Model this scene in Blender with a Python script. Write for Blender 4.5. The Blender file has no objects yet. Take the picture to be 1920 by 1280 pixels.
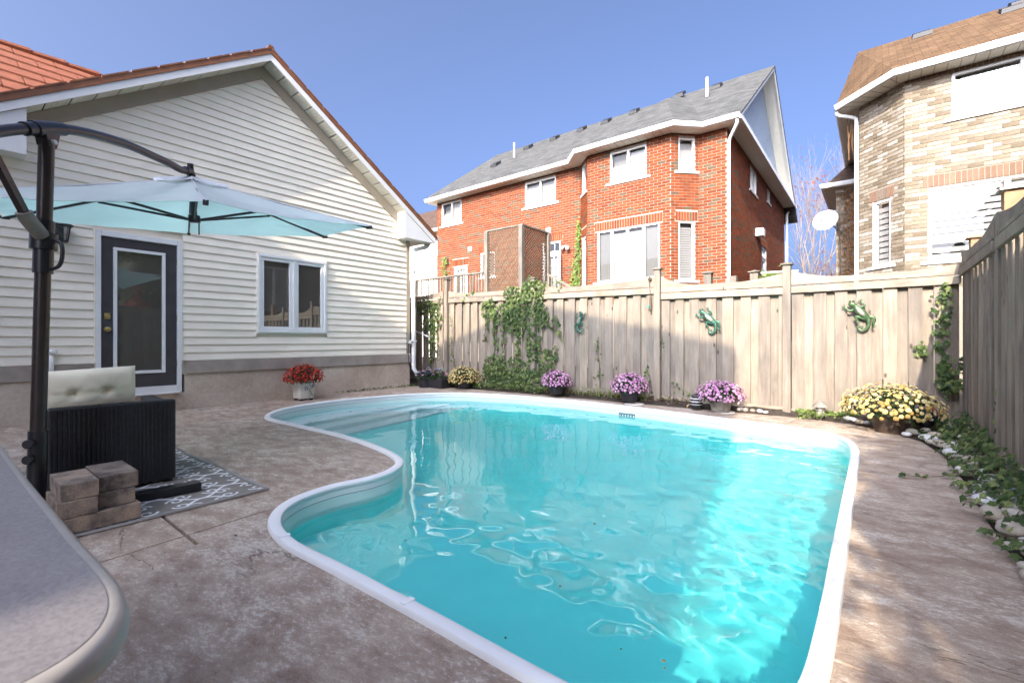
import bpy, bmesh, math, random
from mathutils import Vector, Matrix
R = math.radians
rnd = random.Random(7)
sc = bpy.context.scene
col = sc.collection

# ------------------------------------------------------------------ camera
# world axes: x runs along the back fence, y runs along the gable wall, the patio is z = 0
cam_d = bpy.data.cameras.new('camera')
cam = bpy.data.objects.new('camera', cam_d); col.objects.link(cam)
cam.location = (0, 0, 1.0)
cam.rotation_euler = (R(90), 0, R(38.2))
cam_d.sensor_width = 36.0
cam_d.lens = 36.0 * 865 / 1920
cam_d.shift_y = -4 / 1920
cam_d.clip_start = 0.05
cam_d.clip_end = 900
cam_d.dof.use_dof = True
cam_d.dof.focus_distance = 5.5
cam_d.dof.aperture_fstop = 11.0
sc.camera = cam

# ------------------------------------------------------------------ sky and sun
SUN_TO = Vector((0.15, -1.0, 0.58)).normalized()
SUN_EL = math.asin(SUN_TO.z)
world = bpy.data.worlds.new('World'); sc.world = world
world.use_nodes = True
wn = world.node_tree
bgn = wn.nodes['Background']
sky = wn.nodes.new('ShaderNodeTexSky')
sky.sky_type = 'NISHITA'
sky.sun_disc = False
sky.sun_elevation = SUN_EL
sky.sun_rotation = math.atan2(SUN_TO.x, SUN_TO.y)
sky.air_density = 0.34
sky.dust_density = 10.0
sky.ozone_density = 6.0
wn.links.new(sky.outputs[0], bgn.inputs['Color'])
bgn.inputs['Strength'].default_value = 0.15
sun_d = bpy.data.lights.new('sun', 'SUN')
sun_d.energy = 2.0
sun_d.angle = R(0.5)
sun_d.color = (1.0, 0.88, 0.70)
sun = bpy.data.objects.new('sun', sun_d); col.objects.link(sun)
sun.location = (3, -20, 12)
sun.rotation_euler = (-SUN_TO).to_track_quat('-Z', 'Y').to_euler()
sun_d.cycles.is_caustics_light = True

vs = sc.view_settings
vs.view_transform = 'Standard'; vs.look = 'None'; vs.gamma = 1.0; vs.use_curve_mapping = False
vs.exposure = 2.15
sc.render.engine = 'CYCLES'
cy = sc.cycles
cy.use_denoising = True
cy.use_adaptive_sampling = True
cy.adaptive_threshold = 0.015
cy.max_bounces = 9; cy.diffuse_bounces = 4; cy.glossy_bounces = 4
cy.transmission_bounces = 8; cy.transparent_max_bounces = 10
cy.sample_clamp_indirect = 6.0
cy.caustics_reflective = False
cy.caustics_refractive = True
cy.blur_glossy = 0.3

# ------------------------------------------------------------------ helpers: materials
def new_mat(name):
    m = bpy.data.materials.new(name); m.use_nodes = True
    return m, m.node_tree, m.node_tree.nodes['Principled BSDF']

class NT:
    """small wrapper to write node graphs briefly"""
    def __init__(s, nt): s.t = nt
    def n(s, kind, **kw):
        x = s.t.nodes.new('ShaderNode' + kind)
        for k, v in kw.items(): setattr(x, k, v)
        return x
    def l(s, a, b): s.t.links.new(a, b)
    def coord(s, which='Object', scale=(1, 1, 1), rand=0.0, rot=(0, 0, 0)):
        tc = s.n('TexCoord'); mp = s.n('Mapping')
        mp.inputs['Scale'].default_value = scale
        mp.inputs['Rotation'].default_value = rot
        s.l(tc.outputs[which], mp.inputs['Vector'])
        if rand:
            oi = s.n('ObjectInfo'); mu = s.n('Math', operation='MULTIPLY'); mu.inputs[1].default_value = rand
            s.l(oi.outputs['Random'], mu.inputs[0])
            cx = s.n('CombineXYZ')
            for i in range(3): s.l(mu.outputs[0], cx.inputs[i])
            s.l(cx.outputs[0], mp.inputs['Location'])
        return mp.outputs[0]
    def noise(s, vec, scale, detail=4, rough=0.55, dist=0.0):
        x = s.n('TexNoise'); x.inputs['Scale'].default_value = scale; x.inputs['Detail'].default_value = detail
        x.inputs['Roughness'].default_value = rough; x.inputs['Distortion'].default_value = dist
        if vec is not None: s.l(vec, x.inputs['Vector'])
        return x.outputs['Fac']
    def ramp(s, fac, stops, interp='LINEAR'):
        x = s.n('ValToRGB'); x.color_ramp.interpolation = interp
        e = x.color_ramp.elements
        while len(e) < len(stops): e.new(0.5)
        for i, (p, c) in enumerate(stops):
            e[i].position = p; e[i].color = (c[0], c[1], c[2], 1) if not isinstance(c, (int, float)) else (c, c, c, 1)
        s.l(fac, x.inputs[0]); return x.outputs[0]
    def mix(s, fac, a, b, mode='MIX'):
        x = s.n('MixRGB', blend_type=mode)
        for i, v in zip((0, 1, 2), (fac, a, b)):
            if hasattr(v, 'links') or hasattr(v, 'is_linked'): s.l(v, x.inputs[i])
            else: x.inputs[i].default_value = v if i == 0 else (v[0], v[1], v[2], 1)
        return x.outputs[0]
    def math(s, op, a, b=None):
        x = s.n('Math', operation=op)
        for i, v in enumerate((a, b)):
            if v is None: continue
            if isinstance(v, (int, float)): x.inputs[i].default_value = v
            else: s.l(v, x.inputs[i])
        return x.outputs[0]
    def bump(s, h, strength, dist, bsdf, prev=None):
        x = s.n('Bump'); x.inputs['Strength'].default_value = strength; x.inputs['Distance'].default_value = dist
        s.l(h, x.inputs['Height']); s.l(x.outputs[0], bsdf.inputs['Normal']); return x

def plain(name, c, rough=0.6, metal=0.0, var=0.12, scale=6.0, bump=0.0, bscale=40, spec=0.5, coord='Object'):
    m, nt, b = new_mat(name); t = NT(nt)
    v = t.coord(coord, rand=7.0)
    f = t.noise(v, scale, 5)
    lo = [x * (1 - var) for x in c]; hi = [min(1, x * (1 + var)) for x in c]
    t.l(t.ramp(f, [(0.3, lo), (0.7, hi)]), b.inputs['Base Color'])
    b.inputs['Roughness'].default_value = rough; b.inputs['Metallic'].default_value = metal
    b.inputs['Specular IOR Level'].default_value = spec
    if bump: t.bump(t.noise(v, bscale, 4), bump, 0.01, b)
    return m

M = {}
M['siding'] = plain('siding_vinyl', (0.85, 0.775, 0.64), 0.42, var=0.075, scale=1.6, bump=0.05, bscale=25)
M['white'] = plain('white_paint', (0.74, 0.74, 0.72), 0.4, var=0.03)
M['fascia'] = plain('fascia_white', (0.74, 0.73, 0.71), 0.45, var=0.04, scale=3)
M['gapdark'] = plain('gap_dark', (0.035, 0.032, 0.028), 0.9)
M['soffit'] = plain('soffit_vinyl', (0.68, 0.65, 0.56), 0.5, var=0.04)
M['frieze'] = plain('tan_trim', (0.36, 0.30, 0.23), 0.55, var=0.06, scale=4)
M['tanpost'] = plain('tan_corner', (0.33, 0.28, 0.22), 0.55, var=0.05)
M['brownroof'] = plain('brown_metal_roof', (0.19, 0.075, 0.032), 0.5, var=0.2, scale=9, bump=0.2)
M['tile'] = plain('terracotta_tile', (0.20, 0.060, 0.023), 0.65, var=0.22, scale=8, bump=0.4, bscale=30)
M['charcoal'] = plain('charcoal_paint', (0.050, 0.044, 0.046), 0.5, var=0.15, bump=0.05)
M['brass'] = plain('brass', (0.55, 0.40, 0.16), 0.28, metal=1.0, var=0.1)
M['black'] = plain('black_metal', (0.012, 0.012, 0.014), 0.35, var=0.2)
M['blackmatte'] = plain('black_plastic', (0.014, 0.014, 0.015), 0.6, var=0.2)
M['bronze'] = plain('bronze_tube', (0.028, 0.020, 0.017), 0.32, var=0.15)
M['cream'] = plain('cream_cloth', (0.86, 0.79, 0.62), 0.9, var=0.04, bump=0.08, bscale=120)
M['stem'] = plain('woody_stem', (0.11, 0.075, 0.045), 0.85, var=0.25)
M['barkpale'] = plain('pale_bark', (0.20, 0.165, 0.145), 0.9, var=0.25)
M['soil'] = plain('dark_soil', (0.04, 0.029, 0.021), 0.95, var=0.5, scale=14, bump=0.8, bscale=18)
M['mortar'] = plain('mortar', (0.33, 0.285, 0.23), 0.9, var=0.08, scale=3)
M['mortar2'] = plain('mortar_tan', (0.25, 0.21, 0.16), 0.9, var=0.08, scale=3)
M['stone'] = plain('sill_stone', (0.62, 0.58, 0.52), 0.8, var=0.08)
M['terracottapot'] = plain('brown_pot', (0.055, 0.036, 0.026), 0.55, var=0.2)
M['darkpot'] = plain('dark_pot', (0.02, 0.02, 0.024), 0.5, var=0.2)
M['greytin'] = plain('grey_tin', (0.20, 0.18, 0.15), 0.6, var=0.35, scale=12)
M['blind'] = plain('blind_white', (0.29, 0.28, 0.26), 0.6, var=0.02)
M['blindgrey'] = plain('blind_grey', (0.12, 0.117, 0.105), 0.7, var=0.05)
M['greenpanel'] = plain('green_panel', (0.24, 0.27, 0.23), 0.6, var=0.05)
M['cedar'] = plain('new_cedar', (0.30, 0.185, 0.095), 0.75, var=0.15, scale=10)
M['dishgrey'] = plain('dish_grey', (0.66, 0.65, 0.62), 0.5, var=0.05)
M['coping'] = plain('coping_vinyl', (0.80, 0.80, 0.79), 0.35, var=0.02)
M['bluepaint'] = plain('blue_paint', (0.03, 0.05, 0.22), 0.5)
M['greenpaint'] = plain('green_paint', (0.03, 0.10, 0.04), 0.5)
M['tin'] = plain('white_tin', (0.66, 0.63, 0.55), 0.35, var=0.06)
M['interior'] = plain('dim_interior', (0.035, 0.03, 0.026), 0.9)
M['grille'] = plain('vent_grey', (0.40, 0.38, 0.34), 0.6)

def wood_mat(name, lo, hi, grain='Z'):
    m, nt, b = new_mat(name); t = NT(nt)
    s = {'Z': (22, 22, 1.3), 'X': (1.3, 22, 22)}[grain]
    v = t.coord('Object', scale=s, rand=37.0)
    g = t.noise(v, 1.6, 6, 0.65, 0.6)
    v2 = t.coord('Object', scale=(3, 3, 1.2), rand=11.0)
    st = t.noise(v2, 1.5, 4)
    oi = t.n('ObjectInfo')
    c = t.ramp(g, [(0.25, lo), (0.75, hi)])
    k = t.ramp(st, [(0.3, (0.66, 0.66, 0.66)), (0.7, (1.08, 1.06, 1.02))])
    c = t.mix(1.0, c, k, 'MULTIPLY')
    tone = t.ramp(oi.outputs['Random'], [(0, (0.80, 0.80, 0.82)), (1, (1.12, 1.1, 1.06))])
    c = t.mix(1.0, c, tone, 'MULTIPLY')
    # knots
    vk = t.coord('Object', scale=(1, 1, 0.45), rand=23.0)
    vo = t.n('TexVoronoi'); vo.inputs['Scale'].default_value = 5.5; t.l(vk, vo.inputs['Vector'])
    kn = t.ramp(vo.outputs['Distance'], [(0.05, 1.0), (0.10, 0.0)])
    c = t.mix(kn, c, [x * 0.35 for x in lo])
    t.l(c, b.inputs['Base Color']); b.inputs['Roughness'].default_value = 0.85
    b.inputs['Specular IOR Level'].default_value = 0.2
    t.bump(g, 0.35, 0.006, b)
    return m
M['fence'] = wood_mat('weathered_fence', (0.22, 0.180, 0.145), (0.345, 0.30, 0.248))
M['fencex'] = wood_mat('weathered_rail', (0.25, 0.205, 0.165), (0.38, 0.33, 0.265), 'X')
M['greywood'] = wood_mat('grey_wood', (0.15, 0.132, 0.108), (0.26, 0.235, 0.195))
M['slatwood'] = wood_mat('lattice_wood', (0.085, 0.055, 0.035), (0.17, 0.12, 0.08), 'X')

def brick_mat(name, stops, single, speckle):
    m, nt, b = new_mat(name); t = NT(nt)
    if single: r = t.n('ObjectInfo').outputs['Random']
    else: r = t.n('NewGeometry').outputs['Random Per Island']
    c = t.ramp(r, stops, 'CONSTANT')
    tc = t.n('TexCoord')
    f = t.noise(tc.outputs['Object'], 16, 5, 0.7)
    k = t.ramp(f, [(0.35, (1 - speckle,) * 3), (0.65, (1 + speckle * 0.6,) * 3)])
    c = t.mix(1.0, c, k, 'MULTIPLY')
    wv = t.math('MULTIPLY', r, 13.7); wv = t.math('FRACT', wv)
    k2 = t.ramp(wv, [(0, (0.86,) * 3), (1, (1.12,) * 3)])
    c = t.mix(1.0, c, k2, 'MULTIPLY')
    t.l(c, b.inputs['Base Color']); b.inputs['Roughness'].default_value = 0.85
    b.inputs['Specular IOR Level'].default_value = 0.25
    t.bump(t.noise(tc.outputs['Object'], 45, 4), 0.4, 0.008, b)
    return m
RED = [(0, (0.165, 0.040, 0.011)), (0.22, (0.19, 0.049, 0.014)), (0.5, (0.145, 0.033, 0.009)), (0.7, (0.175, 0.047, 0.015)), (0.87, (0.10, 0.068, 0.039))]
BUFF = [(0, (0.195, 0.155, 0.108)), (0.25, (0.235, 0.195, 0.145)), (0.45, (0.32, 0.285, 0.235)), (0.60, (0.150, 0.117, 0.077)), (0.74, (0.20, 0.157, 0.106)), (0.86, (0.255, 0.215, 0.163))]
HEAD = [(0, (0.175, 0.105, 0.068)), (0.5, (0.195, 0.120, 0.078)), (0.8, (0.165, 0.125, 0.092))]
for k, s in (('red', RED), ('buff', BUFF), ('head', HEAD)):
    M[k + '1'] = brick_mat(k + '_brick_single', s, True, 0.28 if k == 'buff' else 0.16)
    M[k] = brick_mat(k + '_brick', s, False, 0.28 if k == 'buff' else 0.16)
M['darkbrick'] = brick_mat('dark_brick', [(0, (0.13, 0.06, 0.04)), (0.4, (0.17, 0.08, 0.05)), (0.7, (0.10, 0.05, 0.035))], False, 0.2)

def shingle_mat(name, a, bcol, course=0.14):
    m, nt, b = new_mat(name); t = NT(nt)
    tc = t.n('TexCoord')
    br = t.n('TexBrick'); br.inputs['Scale'].default_value = 1.0
    br.inputs['Brick Width'].default_value = 0.30; br.inputs['Row Height'].default_value = course
    br.inputs['Mortar Size'].default_value = 0.006; br.inputs['Color1'].default_value = (*a, 1); br.inputs['Color2'].default_value = (*bcol, 1)
    br.inputs['Mortar'].default_value = tuple(x * 0.55 for x in a) + (1,)
    t.l(tc.outputs['UV'], br.inputs['Vector'])
    f = t.noise(tc.outputs['Object'], 2.3, 5, 0.7)
    g = t.noise(tc.outputs['Object'], 60, 3, 0.7)
    c = t.mix(1.0, br.outputs['Color'], t.ramp(f, [(0.3, (0.72,) * 3), (0.7, (1.2,) * 3)]), 'MULTIPLY')
    c = t.mix(1.0, c, t.ramp(g, [(0.3, (0.75,) * 3), (0.7, (1.2,) * 3)]), 'MULTIPLY')
    t.l(c, b.inputs['Base Color']); b.inputs['Roughness'].default_value = 0.95; b.inputs['Specular IOR Level'].default_value = 0.2
    h = t.math('SUBTRACT', 1.0, br.outputs['Fac'])
    t.bump(h, 0.6, 0.012, b)
    return m
M['greyshingle'] = shingle_mat('grey_shingle', (0.060, 0.061, 0.058), (0.102, 0.100, 0.094))
M['brownshingle'] = shingle_mat('brown_shingle', (0.088, 0.050, 0.025), (0.125, 0.075, 0.040), 0.13)
M['umbershingle'] = shingle_mat('umber_shingle', (0.075, 0.046, 0.035), (0.10, 0.065, 0.048))

def concrete_deck():
    m, nt, b = new_mat('stamped_concrete'); t = NT(nt)
    tc = t.n('TexCoord')
    mp = t.n('Mapping'); mp.inputs['Rotation'].default_value = (0, 0, R(-28)); mp.inputs['Scale'].default_value = (1.0, 1.75, 1)
    t.l(tc.outputs['Object'], mp.inputs['Vector'])
    big = t.noise(tc.outputs['Object'], 0.7, 4, 0.6, 0.4)
    streak = t.noise(mp.outputs[0], 1.3, 8, 0.70, 0.5)
    mid = t.noise(mp.outputs[0], 5.5, 8, 0.72, 0.3)
    fine = t.noise(mp.outputs[0], 34, 8, 0.78)
    grit = t.noise(tc.outputs['Object'], 150, 4, 0.8)
    c = t.ramp(mid, [(0.32, (0.27, 0.19, 0.145)), (0.48, (0.375, 0.29, 0.228)), (0.66, (0.48, 0.395, 0.315))])
    c = t.mix(1.0, c, t.ramp(big, [(0.3, (0.84, 0.80, 0.77)), (0.7, (1.12, 1.11, 1.08))]), 'MULTIPLY')
    # worn sealer: pale specks gathered in streaks
    worn = t.math('ADD', t.math('MULTIPLY', fine, 0.62), t.math('ADD', t.math('MULTIPLY', streak, 0.34), t.math('MULTIPLY', mid, 0.30)))
    pale = t.ramp(worn, [(0.64, 0.0), (0.72, 1.0)])
    c = t.mix(t.math('MULTIPLY', pale, 0.80), c, (0.66, 0.60, 0.52))
    dark = t.ramp(worn, [(0.50, 1.0), (0.575, 0.0)])
    c = t.mix(t.math('MULTIPLY', dark, 0.55), c, (0.17, 0.115, 0.09))
    c = t.mix(1.0, c, t.ramp(grit, [(0.3, (0.72,) * 3), (0.7, (1.22,) * 3)]), 'MULTIPLY')
    # fissures of the slate stamp
    mp2 = t.n('Mapping'); mp2.inputs['Rotation'].default_value = (0, 0, R(-34)); mp2.inputs['Scale'].default_value = (0.55, 2.2, 1)
    t.l(tc.outputs['Object'], mp2.inputs['Vector'])
    wob = t.noise(mp2.outputs[0], 2.5, 5, 0.6)
    vo = t.n('TexVoronoi', feature='DISTANCE_TO_EDGE'); vo.inputs['Scale'].default_value = 1.3
    vv = t.n('VectorMath', operation='ADD'); t.l(mp2.outputs[0], vv.inputs[0]); t.l(wob, vv.inputs[1]); t.l(vv.outputs[0], vo.inputs['Vector'])
    crack = t.ramp(vo.outputs['Distance'], [(0.004, 1.0), (0.018, 0.0)])
    crack = t.math('MULTIPLY', crack, t.ramp(t.noise(tc.outputs['Object'], 1.4, 3), [(0.50, 0.0), (0.60, 1.0)]))
    c = t.mix(t.math('MULTIPLY', crack, 0.6), c, (0.07, 0.05, 0.042))
    t.l(c, b.inputs['Base Color']); b.inputs['Roughness'].default_value = 0.62
    b.inputs['Specular IOR Level'].default_value = 0.35
    h = t.math('ADD', t.math('MULTIPLY', streak, 1.2), t.math('MULTIPLY', fine, 0.35))
    h = t.math('SUBTRACT', h, t.math('MULTIPLY', crack, 0.4))
    h = t.math('ADD', h, t.math('MULTIPLY', grit, 0.06))
    t.bump(h, 0.75, 0.02, b)
    return m
M['deck'] = concrete_deck()

def foundation_mat():
    m, nt, b = new_mat('foundation_concrete'); t = NT(nt)
    tc = t.n('TexCoord')
    a = t.noise(tc.outputs['Object'], 1.3, 6, 0.65, 0.5); g = t.noise(tc.outputs['Object'], 26, 5, 0.7)
    c = t.ramp(a, [(0.28, (0.37, 0.285, 0.215)), (0.5, (0.51, 0.42, 0.335)), (0.72, (0.62, 0.54, 0.44))])
    c = t.mix(1.0, c, t.ramp(g, [(0.3, (0.85,) * 3), (0.7, (1.12,) * 3)]), 'MULTIPLY')
    t.l(c, b.inputs['Base Color']); b.inputs['Roughness'].default_value = 0.9
    t.bump(t.math('ADD', a, t.math('MULTIPLY', g, 0.3)), 0.5, 0.02, b)
    return m
M['foundation'] = foundation_mat()

def paver_mat():
    m, nt, b = new_mat('paver'); t = NT(nt)
    v = t.coord('Object', rand=9.0)
    a = t.noise(v, 9, 4, 0.6); g = t.noise(v, 120, 3, 0.8); oi = t.n('ObjectInfo')
    c = t.ramp(a, [(0.35, (0.10, 0.082, 0.07)), (0.5, (0.23, 0.185, 0.15)), (0.66, (0.33, 0.255, 0.19))])
    c = t.mix(1.0, c, t.ramp(oi.outputs['Random'], [(0, (0.72, 0.70, 0.70)), (1, (1.12, 1.06, 1.0))]), 'MULTIPLY')
    c = t.mix(1.0, c, t.ramp(g, [(0.3, (0.75,) * 3), (0.7, (1.25,) * 3)]), 'MULTIPLY')
    t.l(c, b.inputs['Base Color']); b.inputs['Roughness'].default_value = 0.92
    t.bump(t.math('ADD', t.math('MULTIPLY', g, 0.5), a), 0.5, 0.01, b)
    return m
M['paver'] = paver_mat()

def rug_mat():
    m, nt, b = new_mat('scroll_rug'); t = NT(nt)
    tc = t.n('TexCoord')
    nz = t.noise(tc.outputs['Object'], 160, 3)
    c = t.ramp(t.noise(tc.outputs['Object'], 5, 4), [(0.3, (0.20, 0.18, 0.155)), (0.7, (0.27, 0.245, 0.215))])
    c = t.mix(1.0, c, t.ramp(nz, [(0.3, (0.8,) * 3), (0.7, (1.15,) * 3)]), 'MULTIPLY')
    t.l(c, b.inputs['Base Color']); b.inputs['Roughness'].default_value = 0.95; b.inputs['Specular IOR Level'].default_value = 0.1
    w = t.n('TexWave'); w.inputs['Scale'].default_value = 60; t.l(tc.outputs['Object'], w.inputs['Vector'])
    t.bump(w.outputs['Fac'], 0.3, 0.004, b)
    return m
M['rug'] = rug_mat()

def wicker_mat():
    m, nt, b = new_mat('black_wicker'); t = NT(nt)
    tc = t.n('TexCoord')
    br = t.n('TexBrick'); br.inputs['Scale'].default_value = 1.0; br.inputs['Brick Width'].default_value = 0.022; br.inputs['Row Height'].default_value = 0.011
    br.inputs['Mortar Size'].default_value = 0.0015; br.inputs['Color1'].default_value = (0.012, 0.012, 0.014, 1); br.inputs['Color2'].default_value = (0.024, 0.023, 0.027, 1)
    br.inputs['Mortar'].default_value = (0.004, 0.004, 0.004, 1)
    mp = t.n('Mapping'); mp.inputs['Rotation'].default_value = (0, R(90), R(90)); t.l(tc.outputs['UV'], br.inputs['Vector'])
    t.l(br.outputs['Color'], b.inputs['Base Color']); b.inputs['Roughness'].default_value = 0.45
    t.bump(t.math('SUBTRACT', 1.0, br.outputs['Fac']), 0.8, 0.006, b)
    return m
M['wicker'] = wicker_mat()

def leaf_mat(name, stops, single=False, trans=0.35, rough=0.5):
    m, nt, b = new_mat(name); t = NT(nt)
    r = t.n('ObjectInfo').outputs['Random'] if single else t.n('NewGeometry').outputs['Random Per Island']
    c = t.ramp(r, stops)
    t.l(c, b.inputs['Base Color']); b.inputs['Roughness'].default_value = rough; b.inputs['Specular IOR Level'].default_value = 0.35
    tr = t.n('BsdfTranslucent'); t.l(t.mix(1.0, c, (1.3, 1.5, 0.6), 'MULTIPLY'), tr.inputs['Color'])
    mx = t.n('MixShader'); mx.inputs[0].default_value = trans
    t.l(b.outputs[0], mx.inputs[1]); t.l(tr.outputs[0], mx.inputs[2])
    t.l(mx.outputs[0], nt.nodes['Material Output'].inputs['Surface'])
    return m
IVY = [(0, (0.035, 0.065, 0.022)), (0.4, (0.065, 0.11, 0.03)), (0.75, (0.12, 0.17, 0.05)), (1, (0.24, 0.27, 0.10))]
M['ivy1'] = leaf_mat('ivy_leaf_single', IVY, True)
M['ivy'] = leaf_mat('ivy_leaf', IVY)
M['vinegreen'] = leaf_mat('vine_leaf', [(0, (0.09, 0.15, 0.03)), (1, (0.20, 0.27, 0.06))])
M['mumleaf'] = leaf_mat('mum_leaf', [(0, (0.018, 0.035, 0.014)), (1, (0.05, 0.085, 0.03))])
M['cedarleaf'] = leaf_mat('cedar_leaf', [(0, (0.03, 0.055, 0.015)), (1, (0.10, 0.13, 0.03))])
M['redleaf'] = leaf_mat('red_leaf', [(0, (0.16, 0.035, 0.02)), (1, (0.30, 0.10, 0.05))])
M['deadvine'] = leaf_mat('dead_vine_leaf', [(0, (0.20, 0.10, 0.05)), (1, (0.36, 0.20, 0.10))])
M['litter'] = leaf_mat('leaf_litter', [(0, (0.10, 0.07, 0.04)), (0.6, (0.20, 0.13, 0.07)), (1, (0.10, 0.13, 0.04))])
M['pink'] = leaf_mat('pink_petal', [(0, (0.40, 0.16, 0.32)), (0.5, (0.55, 0.26, 0.45)), (1, (0.70, 0.42, 0.58))], trans=0.2)
M['yellow'] = leaf_mat('yellow_petal', [(0, (0.36, 0.22, 0.06)), (0.5, (0.52, 0.39, 0.15)), (1, (0.62, 0.54, 0.28))], trans=0.2)
M['yellow1'] = leaf_mat('yellow_petal_single', [(0, (0.36, 0.22, 0.06)), (0.5, (0.53, 0.40, 0.16)), (1, (0.64, 0.56, 0.30))], True, trans=0.2)
M['crimson'] = leaf_mat('red_petal', [(0, (0.22, 0.012, 0.008)), (0.6, (0.42, 0.022, 0.012)), (1, (0.58, 0.06, 0.02))], trans=0.2)
M['mixflower'] = leaf_mat('mixed_petal', [(0, (0.10, 0.12, 0.5)), (0.4, (0.6, 0.25, 0.35)), (0.7, (0.15, 0.4, 0.45)), (1, (0.6, 0.6, 0.65))], trans=0.2)

def glass_mat(name, tint=0.9, refl=1.0):
    m, nt, b = new_mat(name); t = NT(nt); nt.nodes.remove(b)
    tr = t.n('BsdfTransparent'); tr.inputs['Color'].default_value = (tint, tint, tint, 1)
    gl = t.n('BsdfGlossy'); gl.inputs['Roughness'].default_value = 0.01
    lw = t.n('LayerWeight'); lw.inputs['Blend'].default_value = 0.5     # the same from both sides of the thin pane
    f = t.math('MULTIPLY', t.math('ADD', t.math('MULTIPLY', t.math('POWER', lw.outputs['Facing'], 5.0), 0.92), 0.055), refl)
    mx = t.n('MixShader'); t.l(f, mx.inputs[0]); t.l(tr.outputs[0], mx.inputs[1]); t.l(gl.outputs[0], mx.inputs[2])
    t.l(mx.outputs[0], nt.nodes['Material Output'].inputs['Surface'])
    return m
M['glass'] = glass_mat('window_glass')
M['darkglass'] = glass_mat('coated_glass', 0.35, 2.2)

def water_mat():
    m, nt, b = new_mat('pool_water')
    b.inputs['Base Color'].default_value = (1.0, 1.0, 1.0, 1)
    b.inputs['Roughness'].default_value = 0.0
    b.inputs['IOR'].default_value = 1.333
    b.inputs['Transmission Weight'].default_value = 1.0
    return m
M['water'] = water_mat()

def liner_mat():
    m, nt, b = new_mat('pool_liner'); t = NT(nt)
    tc = t.n('TexCoord'); f = t.noise(tc.outputs['Object'], 2.0, 4)
    c = t.ramp(f, [(0.3, (0.11, 0.89, 0.85)), (0.7, (0.13, 0.93, 0.89))])
    t.l(c, b.inputs['Base Color']); b.inputs['Roughness'].default_value = 0.5
    return m
M['liner'] = liner_mat()
M['poolwall'] = plain('pool_band', (0.62, 0.78, 0.74), 0.4, var=0.02)
M['poolstep'] = plain('pool_step', (0.62, 0.90, 0.89), 0.5, var=0.02)

def canopy_mat(name, c, trans):
    m, nt, b = new_mat(name); t = NT(nt)
    tc = t.n('TexCoord'); f = t.noise(tc.outputs['Object'], 2.5, 4)
    cc = t.ramp(f, [(0.3, [x * 0.95 for x in c]), (0.7, [min(1, x * 1.05) for x in c])])
    t.l(cc, b.inputs['Base Color']); b.inputs['Roughness'].default_value = 0.9; b.inputs['Specular IOR Level'].default_value = 0.15
    tr = t.n('BsdfTranslucent'); t.l(cc, tr.inputs['Color'])
    mx = t.n('MixShader'); mx.inputs[0].default_value = trans
    t.l(b.outputs[0], mx.inputs[1]); t.l(tr.outputs[0], mx.inputs[2]); t.l(mx.outputs[0], nt.nodes['Material Output'].inputs['Surface'])
    return m
M['canopy'] = canopy_mat('canopy_cloth', (0.82, 0.82, 0.84), 0.62)
M['underlight'] = canopy_mat('canopy_underlight', (0.66, 0.95, 0.84), 0.78)  # one cloth; light's tint on each side is put into two layer colours

def patina(name, c1, c2):
    m, nt, b = new_mat(name); t = NT(nt)
    v = t.coord('Object', rand=5.0); f = t.noise(v, 18, 5, 0.7)
    t.l(t.ramp(f, [(0.35, c1), (0.65, c2)]), b.inputs['Base Color'])
    b.inputs['Metallic'].default_value = 0.35; b.inputs['Roughness'].default_value = 0.42
    t.bump(f, 0.3, 0.01, b); return m
M['gecko'] = patina('green_patina', (0.030, 0.070, 0.024), (0.085, 0.14, 0.06))
M['gecko2'] = patina('teal_patina', (0.022, 0.075, 0.048), (0.065, 0.16, 0.11))
M['geckobelly'] = patina('grey_patina', (0.16, 0.18, 0.13), (0.36, 0.34, 0.27))
def rock_mat():
    m, nt, b = new_mat('river_stone'); t = NT(nt)
    v = t.coord('Object', rand=9.0); f = t.noise(v, 8, 5, 0.7); oi = t.n('ObjectInfo')
    c = t.ramp(oi.outputs['Random'], [(0, (0.30, 0.25, 0.19)), (0.35, (0.46, 0.40, 0.32)), (0.7, (0.56, 0.53, 0.48)), (1, (0.62, 0.62, 0.64))])
    c = t.mix(1.0, c, t.ramp(f, [(0.3, (0.75,) * 3), (0.7, (1.15,) * 3)]), 'MULTIPLY')
    t.l(c, b.inputs['Base Color']); b.inputs['Roughness'].default_value = 0.75
    t.bump(f, 0.3, 0.01, b); return m
M['rock'] = rock_mat()
def counter_mat():
    m, nt, b = new_mat('counter_laminate'); t = NT(nt)
    tc = t.n('TexCoord'); f = t.noise(tc.outputs['Object'], 260, 3, 0.7); g = t.noise(tc.outputs['Object'], 14, 4)
    c = t.ramp(f, [(0.35, (0.135, 0.122, 0.125)), (0.65, (0.215, 0.198, 0.195))])
    c = t.mix(1.0, c, t.ramp(g, [(0.3, (0.92,) * 3), (0.7, (1.07,) * 3)]), 'MULTIPLY')
    t.l(c, b.inputs['Base Color']); b.inputs['Roughness'].default_value = 0.38; return m
M['counter'] = counter_mat()

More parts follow.
